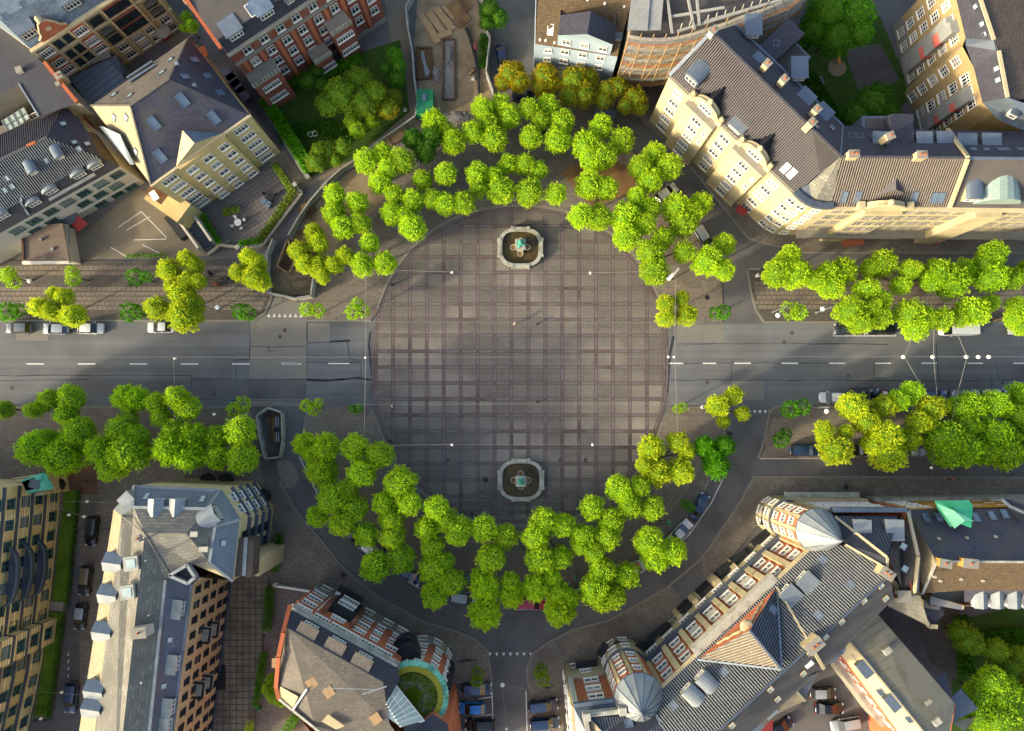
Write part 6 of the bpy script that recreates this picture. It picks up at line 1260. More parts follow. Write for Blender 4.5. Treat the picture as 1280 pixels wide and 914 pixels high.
T = [
 ([(8,344,9),(16,352,9),(13,340,7)],'mid','small leafy young tree at the far left edge above the upper pavement','sparse',5),
 ([(90,340,8),(91,349,9)],'mid','small narrow young tree below the flat-roofed kiosk','sparse',5),
 ([(169,346,11),(183,346,7)],'green','small green young tree below the tarmac parking yard','sparse',5),
 ([(8,390,12),(22,388,9)],'green','bushy young tree beside a bicycle above the dark parked car, far left','sparse',5),
 ([(163,390,12),(172,391,9)],'green','small young tree right of the white hatchback on the left road','sparse',5),
 ([(68,367,9),(80,371,12),(50,384,13),(66,389,13),(92,395,15)],'yellowlime','yellow-lime tree with long leaning clumps above the three parked cars at left','lobe',7),
 ([(211,338,15),(233,324,12),(244,332,11),(236,351,13),(248,352,10)],'yellowlime','yellow-lime tree of five clumps just below the corner of the tarmac yard','lobe',7),
 ([(227,369,17),(197,385,15),(231,395,21),(240,382,16),(215,360,10)],'yellowlime','big lime tree overhanging the lone white saloon on the left road','lobe',7),
 ([(311,322,12),(321,330,13),(299,341,12),(319,347,16),(327,353,12)],'yellowlime','yellow-lime tree leaning over the pavement below the terrace hedge','lobe',7),
 ([(300,389,10),(309,391,10)],'green','small young tree at the kerb left of the dug-up side street','sparse',5),
 ([(383,387,9),(397,388,9)],'mid','small young tree right of the row of white give-way triangles','sparse',5),
 ([(441,390,10),(453,388,9),(446,379,7)],'mid','small young tree at the kerb just left of the plaza, above the road','sparse',5),
 ([(4,512,12)],'mid','small tree clipped by the left edge below the road','lobe',5),
 ([(41,513,10),(61,499,13),(88,497,17),(83,519,14),(52,508,10)],'mid','lime tree of four long clumps at the lower left kerb, second from the edge','lobe',7),
 ([(46,560,22),(60,550,14),(81,570,24),(98,540,20),(88,560,16)],'mid','large rounded lime tree above the yellow banded building','lobe',7.5),
 ([(156,497,15),(170,498,15),(163,505,12)],'mid','round spiky lime tree at the kerb between two clumpy trees, lower left road','spiky',7),
 ([(154,537,20),(128,562,19),(162,566,24),(142,582,19),(172,545,14)],'mid','large dark-shadowed lime tree of four big clumps above the grey-roofed block','lobe',8),
 ([(195,503,13),(221,497,15),(234,511,16),(201,521,13)],'lime','lime tree of four separate clumps at the lower left kerb','lobe',7),
 ([(212,562,20),(240,545,18),(236,568,20),(218,542,16)],'mid','round feathery lime tree above the roof lights of the grey-roofed block','spiky',8),
 ([(301,539,19),(270,547,15),(272,572,16),(303,572,20)],'lime','lime tree of four round clumps immediately left of the coffin-shaped fence','lobe',7),
 ([(292,512,9),(303,506,10)],'mid','small young tree at the lower kerb above the coffin-shaped fence','sparse',5),
 ([(383,507,8),(392,511,9),(398,504,6)],'mid','small straggly young tree at the lower kerb right of the coffin-shaped fence','sparse',5),
 ([(441,511,6),(448,511,6)],'green','tiny young tree at the lower kerb just left of the plaza rim','sparse',4),
 ([(380,555,14),(406,559,18),(402,588,19),(390,565,13)],'lime','lime tree at the head of the parking line, western end of the ring','spiky',7),
 ([(443,559,17),(476,569,17),(452,591,18)],'lime','three-clump lime tree touching the lower left rim of the plaza','lobe',7),
 ([(417,621,19),(443,635,17),(397,645,14),(428,653,17),(434,612,13)],'lime','five-clump lime tree on the outer south-west curve of the ring','lobe',7),
 ([(500,603,20),(511,629,16),(480,629,15),(489,649,16),(491,671,16)],'lime','tall chain of lime clumps on the inner south-west curve beside the plaza rim','lobe',7),
 ([(458,669,16),(469,708,19),(502,699,18)],'mid','lime tree hanging over the hidden white car on the south-west parking lane','lobe',7),
 ([(545,635,16),(558,650,15),(573,663,18),(534,661,16),(541,683,15)],'lime','horseshoe of lime clumps at the lower left rim with a yellowish patch','lobe',7),
 ([(543,712,20),(565,727,16),(543,744,17),(556,702,12)],'lime','lime tree over the parking line left of the silver van','lobe',7),
 ([(605,661,17),(632,671,16),(613,698,18)],'lime','three-clump lime tree directly below and left of the lower fountain','lobe',7),
 ([(606,736,18),(600,722,12),(639,745,15),(638,728,12),(606,766,20)],'lime','feathery lime tree spreading into the ring road left of the red car','spiky',7.5),
 ([(681,653,18),(705,657,15),(669,671,17),(675,699,18),(701,697,15)],'lime','lime tree shaped like a ring round a dark hole, right of the lower fountain','lobe',7),
 ([(669,734,17),(690,722,11)],'lime','feathery lime crown directly above the red car','spiky',7),
 ([(700,762,19),(697,742,15),(712,748,12)],'lime','feathery lime crown between the red car and a white car','spiky',7.5),
 ([(740,635,16),(764,651,17),(758,671,17)],'lime','lime tree with one detached round ball at its upper left, inner south-east curve','lobe',7),
 ([(728,671,16),(742,691,13),(752,714,17),(725,684,10)],'lime','narrow lime tree winding between its neighbours right of the ring-shaped one','lobe',7),
 ([(742,738,19),(766,745,16),(783,720,17),(752,752,13)],'lime','bright lime tree reaching into the ring road between two white cars','lobe',7),
 ([(772,610,16),(799,608,14),(787,633,15),(815,635,16),(784,622,12)],'lime','four-ball lime tree on the inner right curve of the plaza rim','lobe',7),
 ([(814,560,17),(848,553,14),(858,564,12),(821,591,18),(851,589,17),(805,582,11)],'yellowlime','bright yellow-lime tree with a dark centre at the lower right rim of the plaza','lobe',7),
 ([(811,677,19),(819,697,18),(841,689,17)],'lime','lime tree covering the nose of the white car with dark glass roof','lobe',7),
 ([(881,558,13),(905,558,13),(895,582,16),(890,570,14)],'green','darker green tree at the eastern end of the ring, by the parking line','spiky',7),
 ([(856,630,6),(863,634,6)],'green','tiny sparse bush-like tree beside the dark blue car on the ring','sparse',3),
 ([(897,507,14),(917,495,12),(928,517,10),(904,527,9)],'yellowlime','tree of four small separate balls at the kerb where the ring meets the right road','lobe',6),
 ([(847,511,6),(854,509,6)],'mid','tiny young tree at the lower kerb just right of the plaza rim','sparse',4),
 ([(988,512,11),(1003,508,10)],'green','broad young tree at the lower kerb right of the white triangles','sparse',5),
 ([(977,550,10),(982,543,8)],'deep','small dark green tree left of the blue estate car','sparse',5),
 ([(1030,537,12),(1057,540,10),(1044,562,20),(1030,549,9)],'yellowlime','yellow-lime tree with two small upper balls, right of the blue estate car','lobe',6.5),
 ([(1067,508,19),(1083,527,17),(1105,508,15)],'yellowlime','yellow-lime tree over the black car in the lower kerb row','lobe',7),
 ([(1122,501,14),(1140,489,13),(1134,500,10)],'mid','green tree leaning out into the road below the overhead wires','lobe',7),
 ([(1163,509,16),(1178,507,10),(1148,528,14),(1160,527,11)],'yellowlime','yellow-tipped tree right of the tree leaning out below the wires','lobe',7),
 ([(1105,548,22),(1110,570,20),(1134,550,15),(1092,556,14)],'yellowlime','large yellow-lime tree between two dark cars on the lower right lane','lobe',7),
 ([(1179,548,24),(1205,563,21),(1208,532,15),(1186,566,20)],'mid','large mid-green tree right of the silver car on the lower right lane','lobe',7.5),
 ([(1213,508,19),(1199,510,15)],'mid','rounded green tree over the silver-blue car, lower kerb at right','lobe',7),
 ([(1243,505,17),(1256,512,12)],'mid','rounded green tree over the last white car of the lower kerb','lobe',7),
 ([(1241,542,20),(1256,566,22),(1232,566,16),(1262,548,14)],'mid','large green tree second from the right edge on the lower lane','lobe',7.5),
 ([(1279,495,18),(1270,519,14)],'mid','green tree cut by the right edge at the lower kerb','lobe',7),
 ([(1290,555,20),(1284,535,14)],'mid','green tree cut by the right edge on the lower lane','lobe',7),
 ([(988,319,14),(972,342,19),(994,342,19),(982,330,16),(1007,341,9)],'lime','first lime tree of the upper right row beside the side street','lobe',7),
 ([(1019,350,13),(1052,339,18),(1038,357,18),(1034,340,14)],'lime','second lime tree of the upper right row, between the street and the slab pavement','lobe',7),
 ([(1102,330,18),(1137,337,13),(1126,357,12),(1087,336,12)],'lime','lime tree against the dark upper street in the upper right row','lobe',7),
 ([(1083,362,16),(1062,388,18),(1075,403,15),(1099,396,16),(1104,375,12),(1090,385,12)],'lime','large lime tree overhanging the two dark cars in marked bays','lobe',7),
 ([(988,388,11),(999,391,10)],'mid','small young tree beside the bent street lamp on the upper right pavement','sparse',5),
 ([(1173,343,20),(1190,353,21),(1205,335,13),(1165,352,14)],'mid','lime tree with an overhead-wire fitting above it, upper right row','lobe',7),
 ([(1240,318,17),(1228,330,14),(1238,347,19),(1264,348,15)],'mid','tall lime tree of three tiers at the upper right','lobe',7.5),
 ([(1136,392,18),(1176,399,15),(1145,410,16),(1156,396,14)],'lime','lime tree at the kerb left of the white van','lobe',7),
 ([(1214,389,19),(1238,379,11),(1200,397,13)],'lime','lime tree hanging over the roof of the white van','lobe',7),
 ([(1270,382,12),(1276,404,15),(1268,398,11)],'lime','lime tree at the right edge above the last car of the upper kerb','lobe',7),
 ([(1287,338,16)],'mid','green tree cut by the right edge in the upper right row','lobe',7),
 ([(832,380,12),(852,373,10),(832,398,12),(858,394,14)],'yellowlime','small four-ball tree with an open centre at the upper right plaza rim','lobe',6),
 ([(894,391,8),(905,390,9)],'green','small young tree right of the four-ball tree above the right road','sparse',5),
 ([(731,181,18),(751,159,15),(777,176,16),(752,195,19),(738,198,14)],'lime','large lime tree standing alone at the top between the gold trees and the plaza','lobe',7.5),
 ([(736,231,18),(758,236,15),(726,270,16),(748,272,17)],'lime','lime tree with a dark notch at the upper right rim','lobe',7),
 ([(818,193,15),(801,209,16),(835,209,17),(813,226,16)],'lime','lime tree closest to the cream facade','lobe',7.5),
 ([(782,272,20),(784,296,18),(796,246,12),(811,260,15),(806,280,14)],'lime','big oblong lime tree on the upper right rim of the plaza','lobe',7),
 ([(844,260,18),(854,279,19),(876,255,15),(864,265,14)],'lime','lime tree between the white car and the dark car on the north-east curve','lobe',7),
 ([(828,298,15),(813,315,17),(818,338,19),(855,315,14)],'lime','lime tree reaching down over the upper right rim towards the double lamp','lobe',7),
 ([(883,327,19),(905,306,14),(905,337,14)],'lime','three-clump lime tree at the corner of the right side street','lobe',7),
 ([(517,175,14),(531,189,15),(540,172,14)],'deep','dark shaded tree beside the green container','lobe',7),
 ([(543,153,16),(567,177,16),(556,165,12)],'lime','lime tree just below the green container','spiky',7.5),
 ([(603,136,15),(625,131,13),(636,146,16),(591,165,14),(618,172,18),(610,154,14)],'lime','large lime tree below the trench and pipes of the building site','lobe',7.5),
 ([(661,136,13),(685,134,15),(702,153,16),(697,175,17),(664,172,15),(676,150,12)],'lime','large lime tree curving below the gold trees','lobe',7.5),
 ([(528,225,13),(557,218,15),(540,249,13),(557,255,14),(579,254,15)],'lime','row of round lime clumps on the upper left rim of the plaza','lobe',7),
 ([(596,218,15),(635,206,13),(625,237,19),(598,236,13),(617,220,12)],'lime','lime tree above the plaza rim, left of the upper fountain','lobe',7),
 ([(656,206,14),(673,213,12),(661,240,18),(695,242,14)],'lime','lime tree above the upper fountain with one reddish-tipped ball','lobe',7),
 ([(457,202,15),(479,193,14),(503,202,16),(475,228,15),(485,210,13)],'lime','large lime tree beside the site fence at the upper left','lobe',7.5),
 ([(493,243,13),(490,267,15),(516,252,14),(516,285,17),(506,268,12)],'lime','lime tree overhanging the upper left rim of the plaza','lobe',7),
 ([(418,243,14),(418,267,16),(429,285,15),(447,254,14),(451,280,13)],'lime','lime tree inside the fenced sandy strip at upper left','lobe',7),
 ([(392,291,12),(398,304,13),(374,315,14),(381,331,12)],'yellowlime','yellow-lime tree beside the dug pit at upper left','lobe',7),
 ([(398,333,15),(418,331,12),(431,320,12),(403,345,10)],'yellowlime','yellow-lime tree just right of the fenced pit at left','lobe',7),
 ([(462,304,13),(453,331,15),(481,329,15)],'lime','three-clump lime tree left of the upper left rim of the plaza','lobe',7),
 ([(638,92,16),(630,102,12),(650,103,14),(645,88,12)],'gold','bright golden tree beside the dark blue car at the top','broad',6),
 ([(681,95,17),(676,108,13),(690,105,12)],'gold','golden-green tree in front of the pale blue house, left of centre','broad',6),
 ([(718,102,20),(730,118,18),(735,98,14),(712,120,14)],'olive','olive-green tree in front of the pale blue house, largest of the row','broad',6),
 ([(760,114,15),(755,125,12),(773,108,13)],'olive','olive-green tree at the foot of the scaffolding','broad',6),
 ([(793,124,17),(783,132,12),(800,134,11)],'olive','rightmost olive tree of the row, nearest the cream facade','broad',6),
 ([(1035,15,30),(1065,20,30),(1045,45,26),(1020,35,22),(1075,40,18)],'green','very large dark green tree in the back courtyard at the top','broad',9),
 ([(1090,132,26),(1070,145,20),(1108,142,18),(1098,118,16)],'deep','dark green courtyard tree behind the dormers of the cream corner block','broad',7),
 ([(1000,52,16),(985,45,12),(1003,75,12)],'deep','small dark tree beside the courtyard bay of the cream block','broad',6),
 ([(1208,798,18),(1200,790,14),(1218,805,13)],'garden','yellow-green garden tree behind the metal-roofed house','broad',6),
 ([(1240,850,18),(1255,870,26),(1225,870,20),(1248,900,28),(1222,895,18)],'mid','large bright green tree at the lower right corner','broad',8),
 ([(1245,815,16),(1262,835,16),(1275,822,14)],'garden','bushy garden tree right of the yellow-green one at lower right','broad',6),
 ([(1285,845,18),(1277,860,12)],'olive','yellowish tree cut by the right edge at lower right','broad',6),
 ([(426,118,22),(448,100,18),(455,125,20),(410,130,16),(468,115,14)],'garden','wide loose tree in the middle of the walled garden','broad',6),
 ([(485,135,15),(478,120,12),(492,122,11)],'olive','yellowish bush tree by the lane at the right of the garden','broad',4),
 ([(440,150,11),(447,163,11),(465,152,9)],'lime','bright flowering bush tree at the lower edge of the garden','broad',3.5),
 ([(395,202,14),(410,190,14),(428,185,12),(400,190,12),(420,200,9)],'garden','rounded garden tree at the corner of the lane','broad',4.5),
 ([(493,70,11),(498,82,10),(481,86,7),(495,98,12)],'green','dark green shrub tree on the lawn beside the lane','broad',3.5),
 ([(385,100,12),(395,90,10),(402,105,11)],'deep','dark shrub tree against the red brick house','broad',3.5),
 ([(612,12,14),(622,22,14),(608,28,10)],'deep','dark shrub by the site fence at the top','broad',3.5),
 ([(233,22,8),(240,33,9),(230,35,6)],'mid','small tree in the narrow yard between the two brick houses','broad',5),
 ([(341,850,9),(345,868,12),(335,862,8),(352,876,8)],'lime','bright bush climbing the end wall of the red brick corner house','broad',4),
 ([(597,842,8),(596,852,7)],'garden','small young tree at the left of the side-street entrance at the bottom','sparse',4),
 ([(677,838,8),(679,850,8),(673,842,6)],'garden','small young tree at the right of the side-street entrance at the bottom','sparse',4),
]
for e in T:
    lb, m, lab, kind, z = e
    y_ = kind == 'sparse'
    tree(lb, m, lab, kind, z, group=(GY if y_ else GN) if kind != 'broad' else 'garden and courtyard trees', zj=.25 if y_ else .5)
def hedge(pts, wpx, m, label, hgt=1.4, leaf=.14):
    """pts pixel polyline; a clipped hedge as one volume of leaves"""
    rnd = random.Random(len(T)+int(pts[0][0])); v = []; f = []
    W = wpx*M_PX/2
    for (x0, y0), (x1, y1) in zip(pts[:-1], pts[1:]):
        a, c = P(x0, y0, 0.1), P(x1, y1, 0.1); L_ = (c-a).length; d = (c-a)/L_; s_ = Vector((-d.y, d.x, 0))
        for i in range(int(L_*W*hgt*210)):
            p = a+d*rnd.uniform(-.2, L_+.2)+s_*rnd.uniform(-W, W)+UP*(hgt*rnd.uniform(.05, 1)**.45)
            u = Vector((rnd.uniform(-1, 1), rnd.uniform(-1, 1), rnd.uniform(-.4, 1))).normalized(); q = u.orthogonal().normalized(); r = leaf*rnd.uniform(.6, 1.4)
            k = len(v); v += [p-u*r, p+q*r*.6, p+u*r, p-q*r*.6]; f.append((k, k+1, k+2, k+3))
    org = P(*pts[0], 0.1)
    me = bpy.data.meshes.new('hedge'); me.from_pydata([tuple(x-org) for x in v], [], f); me.materials.append(G[m]); me.update()
    o = bpy.data.objects.new('hedge', me); COL.objects.link(o); o.location = org
    return tag(o, label, 'hedge')
hedge([(345, 208), (366, 240)], 9, 'garden', 'clipped green hedge along the right side of the terrace of the yellow building')
hedge([(370, 240), (326, 303)], 10, 'garden', 'long clipped hedge between the terrace and the sloping lane')
hedge([(302, 306), (324, 304)], 8, 'green', 'short low hedge at the bottom tip of the terrace')
hedge([(255, 270), (276, 305)], 8, 'green', 'shrubby hedge along the steps of the yellow building')
hedge([(335, 128), (390, 215)], 16, 'green', 'thick green hedge along the left side of the walled garden', 2.0, .2)
hedge([(352, 668), (345, 712)], 10, 'green', 'green hedge beside the terrace at the corner of the grey-roofed block')
hedge([(340, 733), (336, 785)], 11, 'green', 'long green hedge between the tiled terrace and the dark lane')
hedge([(332, 815), (322, 880)], 9, 'green', 'loose hedge further down the dark lane beside the tiled terrace')
hedge([(372, 892), (358, 914)], 12, 'green', 'short hedge at the bottom edge behind the red brick corner house')
hedge([(315, 900), (312, 925)], 10, 'lime', 'bright shrub at the bottom edge of the tiled terrace')
hedge([(160, 321), (208, 320)], 5, 'green', 'thin low hedge along the lower edge of the tarmac yard', .7)
hedge([(102, 613), (88, 752)], 4, 'deep', 'narrow dark hedge along the fence of the upper grass strip', 1.2)
hedge([(82, 768), (64, 896)], 4, 'deep', 'narrow dark hedge along the fence of the lower grass strip', 1.2)
hedge([(45, 892), (60, 886)], 8, 'garden', 'yellowish bush at the bottom end of the grass strip', 1.0)
hedge([(281, 268), (300, 262)], 9, 'garden', 'planted flower bed on the terrace of the yellow building', 1.0)
hedge([(1196, 770), (1205, 840)], 18, 'deep', 'dark undergrowth beside the cobbled courtyard at lower right', 1.5, .25)
hedge([(1225, 800), (1285, 795)], 26, 'deep', 'shaded undergrowth of the garden at the right edge', 1.6, .25)
hedge([(350, 170), (395, 160), (440, 170)], 22, 'deep', 'low dark planting across the lawn of the walled garden', .5, .2)
hedge([(360, 105), (410, 92), (450, 75)], 14, 'green', 'shrubs along the foot of the red brick house', 1.2, .2)
hedge([(1010, 95), (1045, 150)], 14, 'deep', 'undergrowth along the back of the cream block', 1.0, .25)
hedge([(606, 45), (603, 85)], 12, 'deep', 'weedy strip inside the right-hand site fence', .6, .2)
# ================================================================ cars
def car_meshes(L, W, kind):
    """kind: hatch, saloon, estate, van. nose towards +x. returns list of (name, mesh, loc, materials role)"""
    Hh = {'hatch': 1.46, 'saloon': 1.42, 'estate': 1.48, 'van': 1.95}[kind]; bel = 0.92 if kind != 'van' else 1.05
    def ring(x, wd, z): return (x, wd, z)
    parts = {}
    # body: stations along x (half width, sill z, shoulder z)
    st = [(-.5, .36, .35, .70), (-.485, .435, .25, .86), (-.44, .475, .20, .93), (-.3, .5, .18, bel), (0, .5, .18, bel), (.25, .5, .18, bel*.98), (.36, .49, .20, .84 if kind != 'van' else .95), (.44, .465, .22, .76 if kind != 'van' else .85), (.485, .41, .26, .66), (.5, .33, .34, .56)]
    v = []; f = []
    for (x, hw, z0, z1) in st:
        X = x*L; Y = hw*W
        v += [(X, -Y*.9, z0), (X, -Y, (z0+z1)*.5), (X, -Y*.93, z1-.06), (X, -Y*.82, z1), (X, 0, z1+.035), (X, Y*.82, z1), (X, Y*.93, z1-.06), (X, Y, (z0+z1)*.5), (X, Y*.9, z0)]
    for i in range(len(st)-1):
        for j in range(8):
            a = i*9+j; f.append((a, a+1, a+10, a+9))
    f.append(tuple(range(8, -1, -1))); n = (len(st)-1)*9; f.append(tuple(range(n, n+9)))
    me = bpy.data.meshes.new('body'); me.from_pydata(v, [], f); me.polygons.foreach_set('use_smooth', [True]*len(f)); me.update(); parts['body'] = me
    # greenhouse corners (x fraction)
    c = {'hatch': (-.46, -.34, .08, .27), 'saloon': (-.36, -.20, .06, .26), 'estate': (-.475, -.42, .10, .27), 'van': (-.49, -.48, .26, .40)}[kind]
    xb, xrb, xrf, xf = [q*L for q in c]; wb = W*.455; wr = W*.375 if kind != 'van' else W*.43; zb = bel+.01; zr = Hh
    def quadmesh(name, qs):
        vv = []; ff = []
        for q in qs: k = len(vv); vv += q; ff.append(tuple(range(k, k+len(q))))
        m_ = bpy.data.meshes.new(name); m_.from_pydata(vv, [], ff); m_.update(); return m_
    # roof: slightly domed 3x4 patch
    rv = []; rf = []
    for i in range(5):
        X = xrb+(xrf-xrb)*i/4
        for j in range(5):
            u = (j-2)/2; rv.append((X, wr*u*(0.94 if i in (0, 4) else 1), zr+.05*(1-u*u)-.04*abs(i-2)**2/4))
    for i in range(4):
        for j in range(4): a = i*5+j; rf.append((a, a+5, a+6, a+1))
    # side pillars are part of the roof mesh
    zre = zr-.04
    def pil(xa, xt, w_, s):
        k = len(rv); rv.extend([(xa, s*wb, zb), (xa+w_, s*wb, zb), (xt+w_*.8, s*wr*.97, zre), (xt, s*wr*.97, zre)])
        rf.append((k, k+1, k+2, k+3) if s < 0 else (k+3, k+2, k+1, k))
    m_ = bpy.data.meshes.new('roof'); 
    for s in (-1, 1):
        for (xa, xt) in ((xb, xrb), ((xb+xf)/2-.1, (xrb+xrf)/2-.05), (xf-.12, xrf-.08)): pil(xa, xt, .12, s)
    m_.from_pydata(rv, [], rf); m_.update(); parts['roof'] = m_
    e = .012
    zt = zr-.045
    parts['windscreen'] = quadmesh('windscreen', [[(xf, -wb, zb), (xf, wb, zb), (xrf, wr*.95, zt), (xrf, -wr*.95, zt)]])
    parts['rear_window'] = quadmesh('rear_window', [[(xb, wb, zb), (xb, -wb, zb), (xrb, -wr*.95, zt), (xrb, wr*.95, zt)]])
    for nm, s in (('side_window', -1),):
        parts['side_window'] = quadmesh('side_window', [[(xb, -wb+e, zb), (xf, -wb+e, zb), (xrf, -wr+e, zt), (xrb, -wr+e, zt)]])
    parts['side_window_r'] = quadmesh('side_window', [[(xf, wb-e, zb), (xb, wb-e, zb), (xrb, wr-e, zt), (xrf, wr-e, zt)]])
    b = MB(); b.lathe((0, 0, 0), [(0, -.11), (.2, -.11), (.32, -.09), (.32, .09), (.2, .11), (0, .11)], 14)
    me = bpy.data.meshes.new('wheel'); me.from_pydata([(p.x, p.z, p.y) for p in b.v], [], [g_[::-1] for g_ in b.f]); me.update(); parts['wheel'] = me
    def small(nm, size):
        b = MB().box((0, 0, 0), size, bottom=True); me = bpy.data.meshes.new(nm); me.from_pydata([tuple(p) for p in b.v], [], b.f); me.update(); return me
    parts['headlight'] = small('headlight', (.22, .38, .14)); parts['tail_light'] = small('tail_light', (.12, .3, .2)); parts['mirror'] = small('mirror', (.16, .2, .12))
    return parts
def car_kinds():
    d = {}
    for k, L, W in (('hatch', 4.15, 1.8), ('saloon', 4.5, 1.82), ('estate', 4.75, 1.86), ('van', 6.0, 2.05)):
        ps = car_meshes(L, W, k)
        for m_ in ps.values(): m_.materials.append(G['glass'])
        d[k] = (ps, L, W)
    return d
CK = car_kinds()
def paintm(name, c, rough=.28): return plain('paint_'+name, c, rough, 0.15, .5, .6)
PAINTS = {'white': '#c9cbc8', 'silver': '#8f9698', 'grey': '#5b6264', 'dark': '#2b3033', 'black': '#15171a', 'blue': '#1d3454', 'bright_blue': '#1672b8', 'red': '#a3152c', 'navy': '#1a2340', 'bronze': '#6d5f48', 'steel': '#35496a'}
car_glass = plain('car_glass', '#141d20', .08, 0, .7, .3); tyre_m = plain('tyre', '#1b1b1b', .9); lamp_m = plain('headlamp_glass', '#c8ccd0', .15, .2); tail_m = plain('tail_lamp', '#8e1c1c', .25)
def car(px, py, ang, kind, col, label, z=0.01, roofcol=None, group='parked cars'):
    """ang = direction of the nose in picture degrees, 0 = right, 90 = up"""
    c = P(px, py, 0.9); c.z = z; t = thing('parked_van' if kind == 'van' else 'parked_car', c, label, 'van' if kind == 'van' else 'car', group)
    t.rotation_euler = (0, 0, radians(ang)); ps, L, W = CK[kind]; bm_ = paintm(col, PAINTS[col])
    def put(me, nm, loc, m, rz=0):
        o = bpy.data.objects.new(nm, me); COL.objects.link(o); o.parent = t; o.location = loc; o.rotation_euler = (0, 0, rz)
        o.material_slots[0].link = 'OBJECT'; o.material_slots[0].material = m; return o
    put(ps['body'], 'body', (0, 0, 0), bm_); put(ps['roof'], 'roof', (0, 0, 0), paintm(roofcol, PAINTS[roofcol]) if roofcol else bm_)
    put(ps['windscreen'], 'windscreen', (0, 0, 0), car_glass); put(ps['rear_window'], 'rear_window', (0, 0, 0), car_glass)
    put(ps['side_window'], 'side_window', (0, 0, 0), car_glass if kind != 'van' else bm_); put(ps['side_window_r'], 'side_window', (0, 0, 0), car_glass if kind != 'van' else bm_)
    for sx in (-.31, .31):
        for sy in (-1, 1): put(ps['wheel'], 'wheel', (sx*L, sy*(W/2-.10), .32), tyre_m)
    for sy in (-1, 1):
        put(ps['headlight'], 'headlight', (L*.462, sy*W*.34, .66), lamp_m); put(ps['tail_light'], 'tail_light', (-L*.478, sy*W*.36, .78), tail_m)
        put(ps['mirror'], 'mirror', (L*.2, sy*(W/2+.08), .98), bm_)
    return t
CARS = [
 (22.5, 410, 180, 'hatch', 'grey', 'dark grey car furthest left at the upper kerb of the left road'),
 (69, 411, 178, 'hatch', 'silver', 'silver-grey car between the dark grey car and the white hatchback'),
 (112.5, 410.5, 0, 'hatch', 'white', 'white hatchback third in the row under the leaning lime tree'),
 (201, 409, 180, 'saloon', 'white', 'lone white saloon half under a lime tree on the left road'),
 (1061, 411, 180, 'saloon', 'dark', 'dark grey car in the left one of the two marked bays'),
 (1102, 411, 180, 'estate', 'black', 'black estate car in the right one of the two marked bays'),
 (1198, 412, 180, 'van', 'white', 'white delivery van at the upper kerb of the right road'),
 (1278, 412, 180, 'hatch', 'white', 'white car at the right edge mostly hidden below a lime tree, upper kerb'),
 (1041, 497, 180, 'hatch', 'white', 'white car with a dark roof hatch, first in the lower kerb row at right'),
 (1081, 492, 0, 'estate', 'black', 'long black car behind the white one in the lower kerb row'),
 (1119, 495, 0, 'hatch', 'dark', 'dark car hidden under trees in the lower kerb row'),
 (1166, 495, 0, 'estate', 'steel', 'dark steel-blue car below the overhead wires in the lower kerb row'),
 (1208, 494, 0, 'saloon', 'silver', 'silver-blue car between two trees in the lower kerb row'),
 (1247, 493, 0, 'hatch', 'white', 'last white car of the lower kerb row at right, tucked under a tree'),
 (1006, 563, 0, 'estate', 'blue', 'blue estate car in the marked bay on the lower right lane'),
 (1070, 563, 0, 'hatch', 'black', 'black car half under a yellow-lime tree on the lower right lane'),
 (1157, 564, 180, 'hatch', 'silver', 'silver car with open-looking dark windscreen on the lower right lane'),
 (628, 71, -80, 'saloon', 'navy', 'dark navy car standing by the golden tree at the top'),
 (833, 241, 35, 'hatch', 'white', 'white car peeping out between lime trees near the cream facade'),
 (880, 297, -60, 'estate', 'dark', 'dark car with a pale roof on the north-east curve', 'silver'),
 (656, 120, 0, 'hatch', 'navy', 'dark car almost hidden between the golden trees and the lime trees'),
 (441, 669, -45, 'saloon', 'dark', 'dark car mostly hidden under lime trees at the south-west of the ring'),
 (463, 688, -42, 'hatch', 'white', 'white car almost hidden under a lime tree at the south-west of the ring'),
 (511, 719, -30, 'hatch', 'blue', 'blue car showing only its side between two lime trees on the ring'),
 (580, 748, -8, 'estate', 'silver', 'silver van-like car between two trees at the bottom of the ring'),
 (664, 755, 0, 'estate', 'red', 'bright red car under feathery trees at the bottom of the ring'),
 (719, 745, 12, 'hatch', 'white', 'white car peeping out right of the feathery tree at the bottom of the ring'),
 (793, 711, 28, 'hatch', 'white', 'white car half hidden between two lime trees on the south-east curve'),
 (851, 665, 45, 'saloon', 'white', 'white car with a long dark glass roof on the south-east curve', None),
 (875, 634, 62, 'saloon', 'blue', 'dark blue car directly ahead of the white car with the glass roof'),
 (114, 664, -95, 'estate', 'black', 'black car at the top of the row beside the grass strip', 'dark'),
 (106, 726, -95, 'estate', 'dark', 'bronze-brown car second in the row beside the grass strip', 'bronze'),
 (100, 771, -95, 'hatch', 'dark', 'silver-roofed car third in the row beside the grass strip', 'silver'),
 (88, 873, -95, 'estate', 'steel', 'steel-blue car nearest the bottom beside the grass strip'),
 (596, 862, 0, 'estate', 'navy', 'large dark car partly under the small tree in the left bays at the bottom', 'steel'),
 (590, 886, 180, 'hatch', 'bright_blue', 'bright blue small car in the middle of the left bays at the bottom'),
 (600, 907, 180, 'estate', 'black', 'black car at the bottom of the left bays'),
 (679, 883, 8, 'estate', 'navy', 'upper dark blue car in the right bays at the bottom', 'steel'),
 (681, 905, 5, 'estate', 'blue', 'lower dark blue car in the right bays at the bottom'),
 (1029, 867, 0, 'hatch', 'black', 'black car with a silver roof in the yard beside the metal-roofed house', 'silver'),
 (1037, 886, 0, 'saloon', 'black', 'all-black car in the yard beside the metal-roofed house'),
 (1058, 906, 190, 'estate', 'silver', 'large silver car at the bottom of the yard'),
 (976, 910, 30, 'hatch', 'black', 'black car mostly behind the wing roof at the bottom of the yard'),
]
for a in CARS: car(*a[:6], roofcol=a[6] if len(a) > 6 else None)
